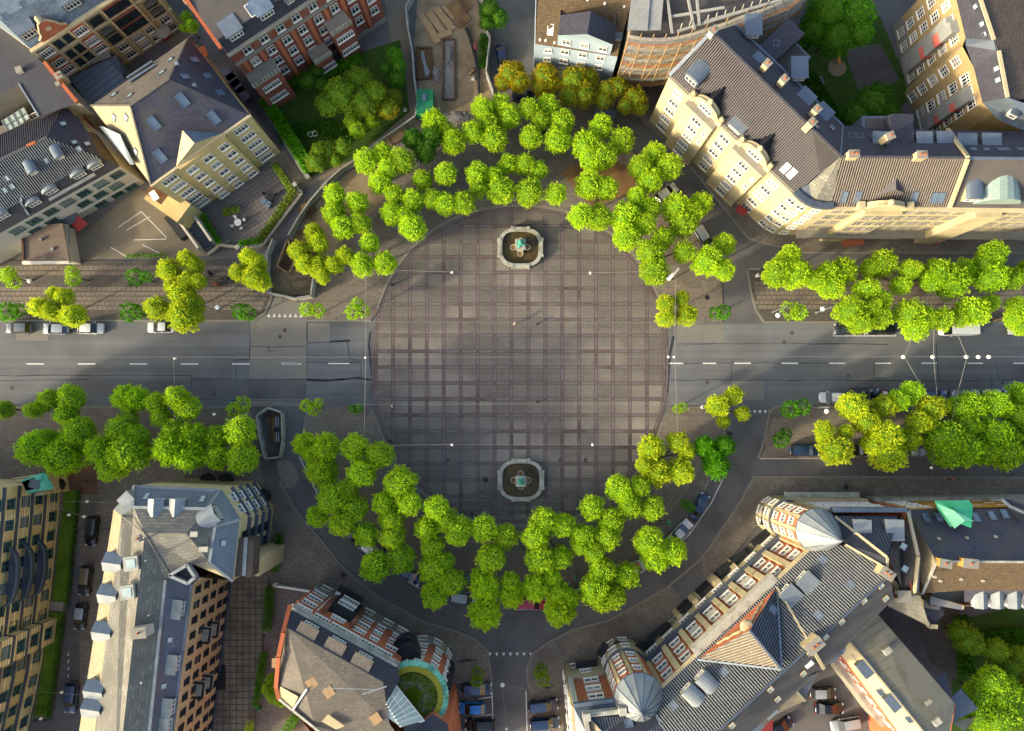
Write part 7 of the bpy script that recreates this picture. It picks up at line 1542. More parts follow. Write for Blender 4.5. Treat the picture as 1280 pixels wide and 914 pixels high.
# ================================================================ fountains
def fountain(cx, cy, label, tilt):
    c = P(cx, cy, 0.05); t = thing('fountain', c, label, 'fountain', 'stone fountains on the round plaza')
    def sq(r, n=2.9, k=64, rx=1.0): 
        out = []
        for i in range(k):
            a = 2*pi*i/k; e = 2/n; out.append((c.x+math.copysign(abs(cos(a))**e, cos(a))*r*rx, c.y+math.copysign(abs(sin(a))**e, sin(a))*r*.90))
        return out
    RO, RI = 3.45, 2.98
    ou, inn = sq(RO), sq(RI, 3.1); b = MB(); n = len(ou)
    for i in range(n):
        j = (i+1) % n; z0, z1 = 0, .85; A, B_, C_, D_ = ou[i], ou[j], inn[j], inn[i]
        b.poly([(*A, z0), (*B_, z0), (*B_, z1), (*A, z1)]); b.poly([(*A, z1), (*B_, z1), (*C_, z1), (*D_, z1)]); b.poly([(*C_, z0), (*D_, z0), (*D_, z1), (*C_, z1)][::1])
    b.build('basin_wall', G['stone_light'], t)
    for i in range(n):      # coping stones, proud blocks at the straight middles
        if i % 2: continue
        a0, a1 = i, (i+2) % n; md = (i+1) % n; ang = atan2(ou[md][1]-c.y, ou[md][0]-c.x)
        k = b = MB(); q = [ou[a0], ou[md], ou[a1], inn[a1], inn[md], inn[a0]]; sc = 1.025
        q = [(c.x+(x-c.x)*(sc if w_ < 3 else .985), c.y+(y-c.y)*(sc if w_ < 3 else .985)) for w_, (x, y) in enumerate(q)]
        cen = (sum(x for x, y in q)/6, sum(y for x, y in q)/6); q = [(cen[0]+(x-cen[0])*.985, cen[1]+(y-cen[1])*.985) for x, y in q]
        b.prism([(x, y, 0) for x, y in q], .85, .98+random.uniform(0, .02)); b.build('coping_stone', G['stone_light'], t)
    for k in range(4):
        a = pi/2*k; for_ = 3.45 if k % 2 == 0 else 3.12
        b = MB(); b.box((c.x+cos(a)*(for_-.05), c.y+sin(a)*(for_-.05), .52), (.5, 2.6, 1.04), a); b.build('straight_block', G['stone_light'], t)
        for s_ in (-1, 1): b = MB(); b.box((c.x+cos(a)*(for_-.02)-sin(a)*1.3*s_, c.y+sin(a)*(for_-.02)+cos(a)*1.3*s_, .56), (.62, .42, 1.12), a); b.build('pier', G['stone_light'], t)
    w_ = MB(); w_.poly([(x, y, .45) for x, y in sq(3.03, 3.1)]); w_.build('water', G['water'], t)
    for k in range(4):
        a = pi/2*k; p = c+Vector((cos(a)*1.15, sin(a)*1.05, 0)); b = MB(); b.lathe((p.x, p.y, 0), [(.12, .3), (.2, .75), (.42, .95), (.5, 1.02), (.41, 1.02), (.38, .9)], 16); o = b.build('bowl', G['stone_light'], t); b = MB(); b.lathe((p.x, p.y, 0), [(.38, .93), (0, .93)], 16); b.build('bowl_water', G['soil'], o)
    b = MB(); b.box((c.x, c.y, 1.0), (1.15, 1.15, 2.0), 0); b.box((c.x, c.y, 2.0+.55), (.95, .95, 1.1), 0); b.build('pedestal', G['stone_light'], t); b = MB(); b.box((c.x, c.y, 3.2), (1.7, 1.7, .2), 0, 0, True); b.box((c.x, c.y, 3.36), (1.5, 1.5, .12), 0); b.build('pedestal_cap', G['stone_light'], t)
    # bronze group of small figures grown as one skinned body
    me = bpy.data.meshes.new('statue'); V_ = [(0, 0, 0), (.05, .05, .45), (0, .1, .85), (0, .12, 1.1), (0, .1, 1.3), (.3, .2, .8), (.5, .05, .6), (-.3, .2, .75), (-.45, 0, .95), (.25, -.25, .3), (.35, -.4, .05), (-.25, -.2, .3), (-.4, -.35, .02), (.2, .4, .35), (-.15, .45, .3)]
    E_ = [(0, 1), (1, 2), (2, 3), (3, 4), (2, 5), (5, 6), (2, 7), (7, 8), (0, 9), (9, 10), (0, 11), (11, 12), (0, 13), (0, 14)]; R_ = [.24, .22, .2, .09, .15, .09, .06, .09, .06, .13, .1, .13, .1, .16, .16]
    me.from_pydata(V_, E_, []); o = bpy.data.objects.new('statue', me); COL.objects.link(o); o.parent = t; o.location = (0, 0, 3.42-.05); o.rotation_euler = (0, 0, tilt); o.scale = (1.35, 1.35, 1.25); me.materials.append(G['copper'])
    m = o.modifiers.new('skin', 'SKIN'); 
    for i, v in enumerate(me.skin_vertices[0].data): v.radius = (R_[i], R_[i]); v.use_root = (i == 0)
    s_ = o.modifiers.new('sub', 'SUBSURF'); s_.levels = s_.render_levels = 2
fountain(650.3, 310.7, 'stone fountain with green bronze figure near the upper rim of the plaza', .4)
fountain(651, 599.8, 'stone fountain with green bronze figure near the lower rim of the plaza', 2.1)
# ================================================================ overhead wires and lamps
def wire(pts, label, r=.03, m='stone_grey', z=8.0, sag=.15):
    b = MB(); r *= .7; p0 = P(*pts[0], z)
    for (x0, y0), (x1, y1) in zip(pts[:-1], pts[1:]):
        a, c = P(x0, y0, z), P(x1, y1, z); pr = a; n = 6
        for i in range(1, n+1): t = i/n; q = a.lerp(c, t)-UP*sag*4*t*(1-t); b.tube(pr, q, r, r, 4, 0, False); pr = q
    return tag(b.build('overhead_wire', G[m], None, p0), label, 'wire', 'overhead wires')
wire([(456.5, 330), (457, 447), (455, 545)], 'thick pale wire running down across the road at the left rim of the plaza', .06)
wire([(845, 340), (843.5, 447), (848, 555)], 'thick pale wire running down across the road at the right rim of the plaza', .06)
wire([(495, 338), (565, 340)], 'wire holding the upper left lamp over the plaza', .05); wire([(738, 341), (845, 338)], 'wire holding the upper right lamp over the plaza', .05)
wire([(565, 340), (738, 341)], 'faint wire crossing the plaza beneath the upper fountain', .02)
wire([(455, 557), (565, 556)], 'wire holding the lower left lamp over the plaza', .05); wire([(741, 556), (848, 555)], 'wire holding the lower right lamp over the plaza', .05); wire([(565, 556), (741, 556)], 'faint wire crossing the plaza above the lower fountain', .02)
wire([(455, 402), (660, 402.5), (880, 403)], 'long thin wire along the upper road edge over the plaza', .04); wire([(440, 505.5), (650, 505), (850, 504.5)], 'long thin wire along the lower road edge over the plaza', .04)
wire([(-60, 446), (300, 446.5), (640, 446.5), (1000, 446), (1340, 446)], 'very long thin wire along the middle of the whole road', .035)
for p0, p1, lab in (((1131, 446), (1168, 350), 'slanting wire from the left hub up to the fitting above the trees'), ((1131, 446), (1158, 492), 'slanting wire from the left hub down to the lower kerb'), ((1167, 446), (1170, 332), 'straight wire from the lamp hub to the upper trees'), ((1167, 446), (1176, 530), 'straight wire from the lamp hub to the lower trees'), ((1209, 446), (1190, 398), 'slanting wire from the right hub up over the white van'), ((1209, 446), (1190, 525), 'slanting wire from the right hub down to the lower trees'), ((1135, 446), (1205, 446), 'thick wire joining the two hubs at the right'), ((1020, 640), (1165, 590), 'wire')):
    if lab != 'wire': wire([p0, p1], lab, .05)
wire([(1170, 332), (1210, 326), (1280, 298)], 'thin wire slanting from the upper trees to the cream facade at right', .03); wire([(216, 447), (218, 485)], 'faint short wire hanging across the left road', .025)
wire([(80, 627), (108, 627), (142, 629)], 'upper wire over the street beside the grass strip', .035); wire([(66, 633), (104, 646), (142, 637)], 'angled wire over the street beside the grass strip', .035); wire([(40, 865), (76, 867), (100, 869)], 'wire over the bottom of the street beside the grass strip', .03)
wire([(628, 857), (633, 912)], 'wire along the middle of the side street at the bottom', .035); wire([(560, 850), (628, 857), (660, 862)], 'crosswise wire over the side street at the bottom', .025); wire([(570, 862), (633, 904), (710, 870)], 'angled wire over the parking bays at the bottom', .025)
wire([(1166, 598), (1167, 560)], 'short wire over the lower right lane', .03)
def lamp(px, py, label, z=7.6, r=.25):
    c = P(px, py, z); t = thing('hanging_lamp', (c.x, c.y, z-.4), label, 'street lamp', 'lamps hung from overhead wires')
    MB().lathe((c.x, c.y, z-.35), [(0, .5), (r*.6, .45), (r*1.05, .2), (r, .0)], 14).build('lamp_shade', G['white'], t); MB().lathe((c.x, c.y, z-.38), [(r*.9, .02), (r*.5, -.12), (0, -.16)], 12).build('lamp_glass', G['glass_pale'], t)
for x, y, lab in ((565, 340, 'round white lamp hanging left of the upper fountain'), (738, 341, 'round white lamp hanging right of the upper fountain'), (565, 556, 'round white lamp hanging left of the lower fountain'), (741, 556, 'round white lamp hanging right of the lower fountain'), (456.7, 447, 'white lamp at the left wire crossing by the plaza rim'), (843, 446, 'white lamp at the right wire crossing by the plaza rim'), (836, 446, 'small white lamp just left of the right wire crossing'), (1130, 446, 'lamp at the left hub of the wires over the right road'), (1167, 446, 'round lamp midway between the two wire hubs'), (1209, 446, 'lamp at the right hub of the wires over the right road'), (1237, 446, 'larger white lamp right of the right hub'), (1224, 446, 'small white lamp right of the right hub'), (218, 448, 'small white lamp over the left road'), (108, 627, 'lamp on the upper wire beside the grass strip'), (85, 644, 'lamp over the grass strip'), (104, 646, 'lamp above the first black car beside the grass strip'), (76, 866, 'lamp over the steel-blue car at the bottom'), (628, 857, 'large round white lamp over the side street at the bottom'), (633, 912, 'lamp at the bottom edge over the side street'), (1165, 585, 'lamp over the lower right lane'), (50, 899, 'white lamp near the bottom of the grass strip'), (267, 518, 'white globe lamp on the slab pavement near the coffin-shaped fence')): lamp(x, y, lab, r=.3 if 'large' in lab or 'hub' in lab else .2)
def post(px0, py0, px1, py1, label, two=False, h=7.5):
    b0 = P(px0, py0, .12); tp = P(px1, py1, h); t = thing('street_lamp', b0, label, 'street lamp', 'street lamps on posts'); top = Vector((b0.x, b0.y, h-.4))
    b = MB(); b.tube(b0, top, .11, .07, 8); b.tube(top, tp, .06, .05, 6); b.tube(b0, b0+UP*.6, .18, .16, 8); b.build('post', G['metal'], t)
    MB().lathe((tp.x, tp.y, h-.15), [(0, .25), (.3, .15), (.38, -.05), (0, -.12)], 12).build('lamp_head', G['white'], t)
post(1020, 391, 1029, 386, 'bent-arm street lamp on the upper right slab pavement'); post(1015, 510, 1034, 514, 'bent-arm street lamp on the lower right slab pavement'); post(270, 388, 271, 384, 'slim white street lamp on the upper left slab pavement'); post(966, 390, 973, 394, 'street lamp with two pale arms by the upper right corner kerb'); post(40, 351, 36, 351, 'small pale street lamp beside the far left young tree', h=3)
def dlamp():
    b0 = P(838, 350, .12); t = thing('double_lamp', b0, 'tall pale double lamp on the upper right plaza rim holding the wires', 'street lamp'); tp = P(845, 338, 8.4); b = MB(); b.tube(b0, tp, .13, .09, 8); b.bar(tp+Vector((-.5, -.8, 0)), tp+Vector((.4, .3, 0)), .35, .18); b.build('post', G['stone_light'], t); b = MB(); b.box(tp+Vector((-.8, -1.0, -.1)), (1.3, .45, .2), radians(45)); b.build('lamp_head', G['white'], t)
dlamp()
# ================================================================ fences of the building sites
def fence(pts, label, m='fence_grey', h=1.8, step=2.2, th=.28, cat='fence'):
    base = P(*pts[0], 0.1); t = thing('site_fence', base, label, cat, 'fences round the dug-up ground')
    for (x0, y0), (x1, y1) in zip(pts[:-1], pts[1:]):
        a, c = P(x0, y0, .1), P(x1, y1, .1); L_ = (c-a).length; n = max(1, round(L_/step))
        for i in range(n):
            p, q = a.lerp(c, i/n), a.lerp(c, (i+1)/n-.04/L_); b = MB(); b.bar(p+UP*.15, q+UP*.15, .12, h); b.bar(p, q, th, .15); b.bar(p+UP*(h+.15), q+UP*(h+.15), .22, .06); b.build('panel', G[m], t)
        b = MB()
        for i in range(n+1): p = a.lerp(c, i/n); b.tube(p, p+UP*(h+.3), .05, .05, 5)
        b.build('post', G['metal'], t)
        b = MB()
        for i in range(n+1): p = a.lerp(c, i/n); b.box(p+UP*.08, (.7, .28, .16), atan2((c-a).y, (c-a).x)+pi/2)
        b.build('foot', G['stone_grey'], t)
    return t
fence([(520, -4), (509, 15), (511, 40), (517, 70), (519, 100), (523, 130), (521, 150), (505, 162), (478, 180)], 'pale site fence curving down the left side of the trench site')
fence([(478, 180), (445, 206), (430, 215), (413, 230), (391, 255), (377, 275), (364, 298)], 'pale fence along the sloping lane beside the sandy strip')
fence([(594, -8), (606, 10), (609, 25), (604, 38), (613, 52), (610, 75), (608, 95), (617, 120)], 'pale site fence down the right side of the trench site')
fence([(345, 302), (338, 320), (337, 340), (339, 368), (355, 371), (372, 375), (392, 372), (395, 350)], 'white-edged fence around the dug pit at left', 'white_wall')
fence([(338, 510), (324, 520), (327, 543), (334, 573), (353, 571), (356, 550), (355, 516), (338, 510)], 'coffin-shaped white board fence around a small trench at lower left', 'stone_light', 1.3, 2.0)
fence([(475, 245), (465, 255), (455, 268), (415, 310)], 'pale fence along the inner edge of the sandy strip') if False else None
fence([(508, 40), (509, 41)], '') if False else None
sheet('bare_ground', [(522, 0), (596, 0), (606, 30), (611, 80), (614, 120), (600, 150), (560, 150), (525, 130), (517, 60)], 0.13, G['sand'])
sheet('bare_ground', [(365, 300), (395, 256), (420, 228), (470, 190), (500, 200), (480, 250), (450, 280), (400, 330), (394, 368), (355, 369), (341, 364), (341, 325)], 0.135, G['sand'])
sheet('bare_ground', [(360, 300), (372, 285), (395, 290), (396, 320), (385, 340), (352, 333)], 0.14, G['soil'])
sheet('bare_ground', [(760, 200), (800, 210), (790, 240), (740, 260), (700, 215), (720, 205)], 0.13, G['soil'])
sheet('bare_ground', [(328, 517), (338, 512), (352, 517), (354, 569), (336, 572)], 0.135, G['cobble'])
def trench(pts, name, label, floor='gravel', m='wood_dark', d=.3, ph=.35):
    """boarded sides standing round a floor"""
    base = P(*pts[0], .12); t = thing(name, base, label, 'trench'); b = MB(); q = [P(x, y, .15) for x, y in pts]; a = sum(q[i].x*q[(i+1) % len(q)].y-q[(i+1) % len(q)].x*q[i].y for i in range(len(q))); b.poly(q if a > 0 else q[::-1]); b.build('floor', G[floor], t); b = MB()
    for i in range(len(q)): b.bar(q[i], q[(i+1) % len(q)], .25, ph)
    b.build('shuttering', G[m], t); return t
trench([(554, 50), (568, 50), (569, 125), (554, 125)], 'long_trench', 'long narrow trench with grey rubble floor in the middle of the site')
t = trench([(521, 60), (539, 60), (541, 98), (522, 100)], 'pipe_pit', 'boarded pit with a heap of pale pipes on the trench site', 'soil')
b = MB(); rr_ = random.Random(3)
for i in range(10): b.tube(P(525+rr_.uniform(0, 5), 64+rr_.uniform(0, 8), .5+.08*i), P(531+rr_.uniform(0, 6), 88+rr_.uniform(0, 8), .4+.08*i), .1, .1, 6)
b.build('pipe', G['metal'], t)
t = trench([(338, 520), (352, 520), (353, 553), (340, 553)], 'small_pit', 'small boarded pit with two pale pipes inside the coffin-shaped fence', 'soil'); MB().tube(P(345, 521, .4), P(345.5, 552, .4), .14, .14, 6).tube(P(348, 521, .4), P(348.5, 552, .4), .14, .14, 6).build('pipe', G['metal'], t); MB().box(P(347, 537, .5), (1.0, .8, .5)).build('valve', G['dark_metal'], t)
t = trench([(361, 301), (348, 334), (363, 343), (372, 325)], 'dug_pit', 'brown boarded pit beneath the yellow-lime trees at left', 'soil', 'wood', ph=1.0)
def plates():
    r_ = random.Random(9)
    for i, (x, y, L_, W_, a_) in enumerate(((534, 32, 4.2, 1.1, -60), (545, 28, 4.4, 1.2, -55), (556, 24, 4.6, 1.2, -52), (566, 18, 4.2, 1.2, -48), (552, 44, 3.6, 1.0, 20), (541, 41, 3.8, 1.1, -62), (577, 24, 2.6, 2.0, 40), (574, 8, 3.4, 2.8, 35))):
        b = MB(); b.box(P(x, y, .2+.03*i), (L_, W_, .06), radians(a_), 0, True); o = b.build('ground_plate', G['wood'] if i < 6 else G['soil'], None, P(x, y, .2))
        tag(o, ('brown', 'pale')[i < 6]+' road plate '+('leftmost and steepest in the overlapping row', 'second in the overlapping row', 'third in the overlapping row', 'at the right end of the overlapping row', 'lying crosswise over the head of the trench', 'below the first plate, reaching to the pit', 'square and rusty at the right of the plates', 'large and rusty at the top of the trench site')[i], 'plate', 'plates covering the ground on the trench site')
plates()
def rubble(cx, cy, w_, h_, n, label, m='gravel', s=.35):
    r_ = random.Random(int(cx)); b = MB()
    for i in range(n):
        x, y = r_.gauss(0, w_/2.4), r_.gauss(0, h_/2.4); k = s*r_.uniform(.4, 1.3); p = P(cx+x, cy+y, .2+.35*math.exp(-(x*x/w_/w_+y*y/h_/h_)*3)*1.2); b.box(p, (k, k*r_.uniform(.6, 1), k*.7), r_.uniform(0, 3))
    o = b.build('rubble_heap', G[m], None, P(cx, cy, .1)); tag(o, label, 'rubble', kind='stuff'); return o
rubble(571, 148, 16, 7, 260, 'heap of broken grey stones at the foot of the trench site'); rubble(561, 68, 5, 14, 160, 'loose grey gravel in the long trench', s=.25); rubble(378, 355, 16, 8, 220, 'scatter of pale rubble in the fenced pit', 'sand', .3); rubble(545, 92, 5, 10, 90, 'rubble beside the pipe pit'); rubble(384, 262, 12, 14, 120, 'brown clods along the lane fence', 'soil', .3)
C_ = thing('site_container', P(531, 126, .15), 'green steel container with a small blue skylight beside the site fence', 'container'); cc = P(531, 127, 2.6); b = MB(); b.box((cc.x, cc.y, 1.4), (2.7, 4.1, 2.5), 0); b.build('body', G['container_green'], C_); b = MB()
for i in range(14): b.box((cc.x, cc.y-1.95+i*.3, 2.68), (2.6, .12, .06), 0)
b.build('roof_rib', G['container_green'], C_)['kind'] = 'stuff'; MB().box((cc.x-.05, cc.y+.6, 2.76), (.6, 1.2, .12), 0).build('skylight', G['glass_blue'], C_)
def simple(name, parts, loc, label, cat, group=None, rot=0):
    t = thing(name, loc, label, cat, group)
    for pn, m, fn in parts: b = MB(); fn(b); b.build(pn, G[m], t)
    return t
for (x, y, sx, sy, a_, m, nm, lab) in ((590, 89, 1.0, .4, 50, 'wood', 'timber_stack', 'short stack of timber at the right of the trench site'), (497, 172, 4.2, 1.2, 32, 'wood', 'timber_stack', 'long wooden board pallet at the corner of the lane'), (591, 98, .6, .5, 0, 'white', 'crate', 'small white crate beside the dark pipe of the site'), (593, 58, .7, 1.1, 0, 'red_net', 'barrier', 'small red and white barrier by the dark pipe'), (506, 137, .6, .5, 0, 'white', 'crate', 'small white box at the edge of the garden by the lane')):
    c = P(x, y, .5); simple(nm, [('board' if m == 'wood' else 'body', m, lambda b, c=c: [b.box((c.x, c.y, .25+.16*k), (sx*(1-.04*k), sy, .13), radians(a_)) for k in range(3)]), ('batten', 'wood_dark', lambda b, c=c: [b.box((c.x+cos(radians(a_))*sx*.3*s_, c.y+sin(radians(a_))*sx*.3*s_, .74), (.1, sy, .06), radians(a_)) for s_ in (-1, 1)])], (c.x, c.y, .12), lab, 'building material')
b = MB(); b.tube(P(583, 35, .5), P(590, 55, .5), .25, .25, 8).tube(P(590, 55, .5), P(597, 85, .5), .25, .25, 8).tube(P(597, 85, .5), P(599, 117, .5), .25, .25, 8); tag(b.build('black_pipe', G['dark_metal'], None, P(590, 60, .1)), 'long bent black pipe along the right side of the trench site', 'pipe')
# ================================================================ parasols, terrace furniture, bicycles, bins
def parasol(px, py, label, m='black_cloth', r=1.5, z=2.6, group='black parasols by the grey-roofed block'):
    c = P(px, py, z); g0 = Vector((c.x, c.y, .12)); t = thing('parasol', g0, label, 'parasol', group); b = MB(); n = 8
    for i in range(n):
        a0, a1 = 2*pi*i/n, 2*pi*(i+1)/n; e0 = c+Vector((cos(a0)*r, sin(a0)*r, -.45)); e1 = c+Vector((cos(a1)*r, sin(a1)*r, -.45)); b.poly([c, e0, e1]); b.poly([e0, e0-UP*.15, e1-UP*.15, e1])
    b.build('canopy', G[m], t); MB().tube(g0, c, .04, .04, 6).build('pole', G['metal'], t); b = MB()
    for i in range(n): a0 = 2*pi*i/n; b.tube(c+UP*.02, c+Vector((cos(a0)*r, sin(a0)*r, -.43)), .025, .025, 4)
    b.build('rib', G['dark_metal'], t); MB().lathe(g0, [(.35, 0), (.35, .08), (0, .1)], 10).build('foot', G['stone_grey'], t)
parasol(258, 602, 'left of the two black parasols above the grey-roofed block', r=1.35); parasol(281, 602, 'right of the two black parasols above the grey-roofed block', r=1.35); parasol(328, 621, 'black parasol at the rounded corner of the grey-roofed block', r=1.25)
parasol(72, 606, 'dark parasol beside the porch of the yellow banded building', r=1.0, group=None)
def tableset(px, py, label, m='white', n=4, r=.45):
    c = P(px, py, .9); g0 = Vector((c.x, c.y, .14)); t = thing('garden_table', g0, label, 'table'); b = MB(); b.lathe((c.x, c.y, .14), [(r+.15, .70), (r+.15, .75), (0, .76)], 14); b.build('table_top', G[m], t); MB().tube(g0, g0+UP*.7, .06, .06, 6).build('leg', G['metal'], t)
    for i in range(n):
        a = 2*pi*i/n+.5; p = c+Vector((cos(a), sin(a), 0))*1.05; k = thing('garden_chair', (p.x, p.y, .14), 'garden chair at the '+label.split(',')[0]+', '+('right', 'upper', 'left', 'lower')[int(((a+pi/4) % (2*pi))//(pi/2))]+' side', 'chair', 'terrace chairs')
        b = MB(); b.box((p.x, p.y, .58), (.45, .45, .05), a); b.build('seat', G[m], k); b = MB(); q = p+Vector((cos(a), sin(a), 0))*.22; b.box((q.x, q.y, .85), (.05, .45, .5), a); b.build('backrest', G[m], k)
        for sx in (-1, 1):
            for sy in (-1, 1): q = p+Vector((cos(a)*.18*sx-sin(a)*.18*sy, sin(a)*.18*sx+cos(a)*.18*sy, 0)); MB().tube((q.x, q.y, .14), (q.x, q.y, .57), .02, .02, 4).build('leg', G[m], k)
tableset(297, 278, 'white round garden table, in the terrace planting', n=4)
tableset(337, 246, 'dark round garden table, in the middle of the terrace', 'dark_metal', 3)
c = P(332, 253, .9); simple('blue_cover', [('cover', 'glass_blue', lambda b: b.box((c.x, c.y, .5), (1.8, 1.0, .7), -.6)), ('strap', 'dark_metal', lambda b: b.box((c.x, c.y, .87), (.1, 1.02, .04), -.6))], (c.x, c.y, .14), 'dark blue covered bench on the terrace of the yellow building', 'bench')
c = P(193, 245, 6.6); simple('deck_table', [('table_top', 'white', lambda b: b.box((c.x, c.y, 6.75), (1.0, 1.6, .08), .6)), ('leg', 'metal', lambda b: b.box((c.x, c.y, 6.4), (.2, .2, .66), .6))], (c.x, c.y, 6.07), 'white rectangular table on the roof deck of the yellow house', 'table')
def bike(px, py, ang, label, m='dark_metal'):
    c = P(px, py, .5); g0 = Vector((c.x, c.y, .13)); t = thing('bicycle', g0, label, 'bicycle', 'parked bicycles'); a = radians(ang); d = Vector((cos(a), sin(a), 0)); s_ = Vector((-sin(a), cos(a), 0))
    for k, nm in ((-.52, 'wheel'), (.52, 'wheel')):
        b = MB(); h = g0+d*k+UP*.34; pr = None
        for i in range(15):
            q = h+d*(cos(2*pi*i/14)*.33)+UP*(sin(2*pi*i/14)*.33)
            if pr is not None: b.tube(pr, q, .03, .03, 4, 0, False)
            pr = q
        b.build(nm, G['dark_metal'], t)
    P0 = g0+d*-.52+UP*.34; P1 = g0+d*-.05+UP*.3; P2 = g0+d*-.2+UP*.85; P3 = g0+d*.38+UP*.85; P4 = g0+d*.52+UP*.34; b = MB()
    for x_, y_ in ((P0, P1), (P1, P2), (P2, P0), (P1, P3), (P2, P3), (P3, P4), (P3, P3+UP*.2)): b.tube(x_, y_, .03, .03, 5)
    b.build('frame', G[m], t); MB().tube(P3+UP*.2-s_*.3, P3+UP*.2+s_*.3, .025, .025, 5).build('handlebar', G['metal'], t); MB().box(P2+UP*.05, (.28, .16, .06), a).build('saddle', G['dark_metal'], t)
bike(24, 396, 20, 'bicycle leaning by the bushy young tree at the far left'); bike(281, 348, 10, 'left bicycle of the pair on the upper left pavement'); bike(287, 351, -20, 'right bicycle of the pair on the upper left pavement', 'glass_blue'); bike(112, 602, 0, 'bicycle parked on the brick path near the lower left trees')
bike(580, 826, 5, 'left bicycle at the corner of the side street at the bottom'); bike(588, 825, -5, 'right bicycle at the corner of the side street at the bottom'); bike(686, 859, 10, 'bicycle beside the right small tree at the bottom'); bike(902, 232, -40, 'bicycle in front of the cream corner block'); bike(910, 242, -45, 'second bicycle lower down in front of the cream corner block')
bike(240, 50, 60, 'bicycle in the narrow yard between the brick houses, upper'); bike(244, 56, 50, 'bicycle in the narrow yard between the brick houses, middle'); bike(249, 62, 60, 'bicycle in the narrow yard between the brick houses, lower')
def binn(px, py, label, m='copper', r=.3): 
    c = P(px, py, 1.0); g0 = Vector((c.x, c.y, .12)); t = thing('litter_bin', g0, label, 'bin', 'litter bins and posts'); MB().lathe(g0, [(r*.8, 0), (r, .9), (r*1.1, .95), (r*.6, 1.1), (0, 1.12)], 12).build('body', G[m], t); MB().lathe(g0+UP*1.0, [(r*.5, .08), (r*.5, .13), (0, .13)], 10).build('lid', G['dark_metal'], t)
for x, y, lab, m in ((836, 654, 'green round bin on the south-east curve of the ring', 'copper'), (584, 724, 'green round bin under the trees left of the red car', 'copper'), (720, 723, 'green round bin under the trees right of the red car', 'copper'), (261, 341, 'black square bin on the upper left slab pavement', 'dark_metal'), (270, 355, 'small brown bin below the black one at upper left', 'terracotta'), (879, 509, 'small white post bin at the lower kerb right of the plaza', 'white'), (948, 344, 'white bin at the corner of the first lime tree, upper right', 'white'), (323, 887, 'bright green bin in the hedge by the tiled terrace', 'container_green')): binn(x, y, lab, m)
def stall(px, py, L_, W_, ang, m, label, h=2.5):
    c = P(px, py, h); t = thing('awning', (c.x, c.y, .12), label, 'awning', 'street-side awnings and shelters'); a = radians(ang); b = MB(); b.box((c.x, c.y, h), (L_, W_, .12), a, 0, True); b.build('canopy', G[m], t)
    for sx in (-1, 1):
        for sy in (-1, 1): q = c+Vector((cos(a)*L_*.45*sx-sin(a)*W_*.45*sy, sin(a)*L_*.45*sx+cos(a)*W_*.45*sy, 0)); MB().tube((q.x, q.y, .12), (q.x, q.y, h), .04, .04, 5).build('post', G['metal'], t)
stall(1067, 303, 3.4, 1.1, 8, 'terracotta', 'orange-yellow awning in front of the cream middle block'); stall(927, 263, 1.8, 1.2, -35, 'red_cloth', 'dark red awning at the foot of the cream corner block'); stall(250, 66, 2.2, 1.8, 20, 'terracotta', 'orange shelter in the narrow yard between the brick houses'); stall(757, 140, 3.4, 1.2, -12, 'zinc', 'pale blue bus-shelter roof under the olive trees')
for i, (x, y) in enumerate(((285, 92), (291, 100), (297, 108), (304, 117))): stall(x, y, 2.4, 1.5, -55, 'zinc_dark', 'dark green bin shelter along the red brick house, '+('topmost', 'second from the top', 'third from the top', 'lowest')[i]+' of four', 1.5)
for i, (x, y) in enumerate(((388, 168), (394, 167))):
    c = P(x, y, .5); t = thing('garden_ring', (c.x, c.y, .1), ('left', 'right')[i]+' of two pale round garden loungers on the lawn', 'garden furniture'); b = MB(); pr = None
    for k in range(17):
        q = c+Vector((cos(pi*k/8)*.42, sin(pi*k/8)*.42, 0))
        if pr is not None: b.tube(pr, q, .07, .07, 5, 0, False)
        pr = q
    b.build('ring', G['white'], t); MB().lathe((c.x, c.y, .35), [(.36, 0), (0, .02)], 12).build('seat', G['stone_grey'], t)
c = P(1020, 104, .3); t = thing('flower_basin', (c.x, c.y, .06), 'pale scalloped stone basin in the back courtyard', 'basin'); b = MB(); b.lathe((c.x, c.y, .06), [(.9, 0), (1.0, .4), (.7, .45), (.6, .3), (0, .3)], 16)
for k in range(8): b.lathe((c.x+cos(pi*k/4)*1.0, c.y+sin(pi*k/4)*1.0, .06), [(.42, 0), (.42, .3), (.25, .35), (0, .3)], 8)
b.build('bowl', G['zinc'], t)
c = P(1047, 84, .3); t = thing('sand_play_area', (c.x, c.y, .06), 'pale round play spot with a yellow toy slide in the back courtyard', 'playground'); MB().lathe((c.x, c.y, .06), [(1.5, .05), (0, .06)], 16).build('sand', G['sand'], t); MB().box((c.x, c.y+1.2, .9), (.5, 1.8, .12), .1).build('slide', G['gold'] if False else G['orange_wall'], t); MB().tube((c.x, c.y+2, .1), (c.x, c.y+2, 1.5), .06, .06).build('post', G['wood_dark'], t)
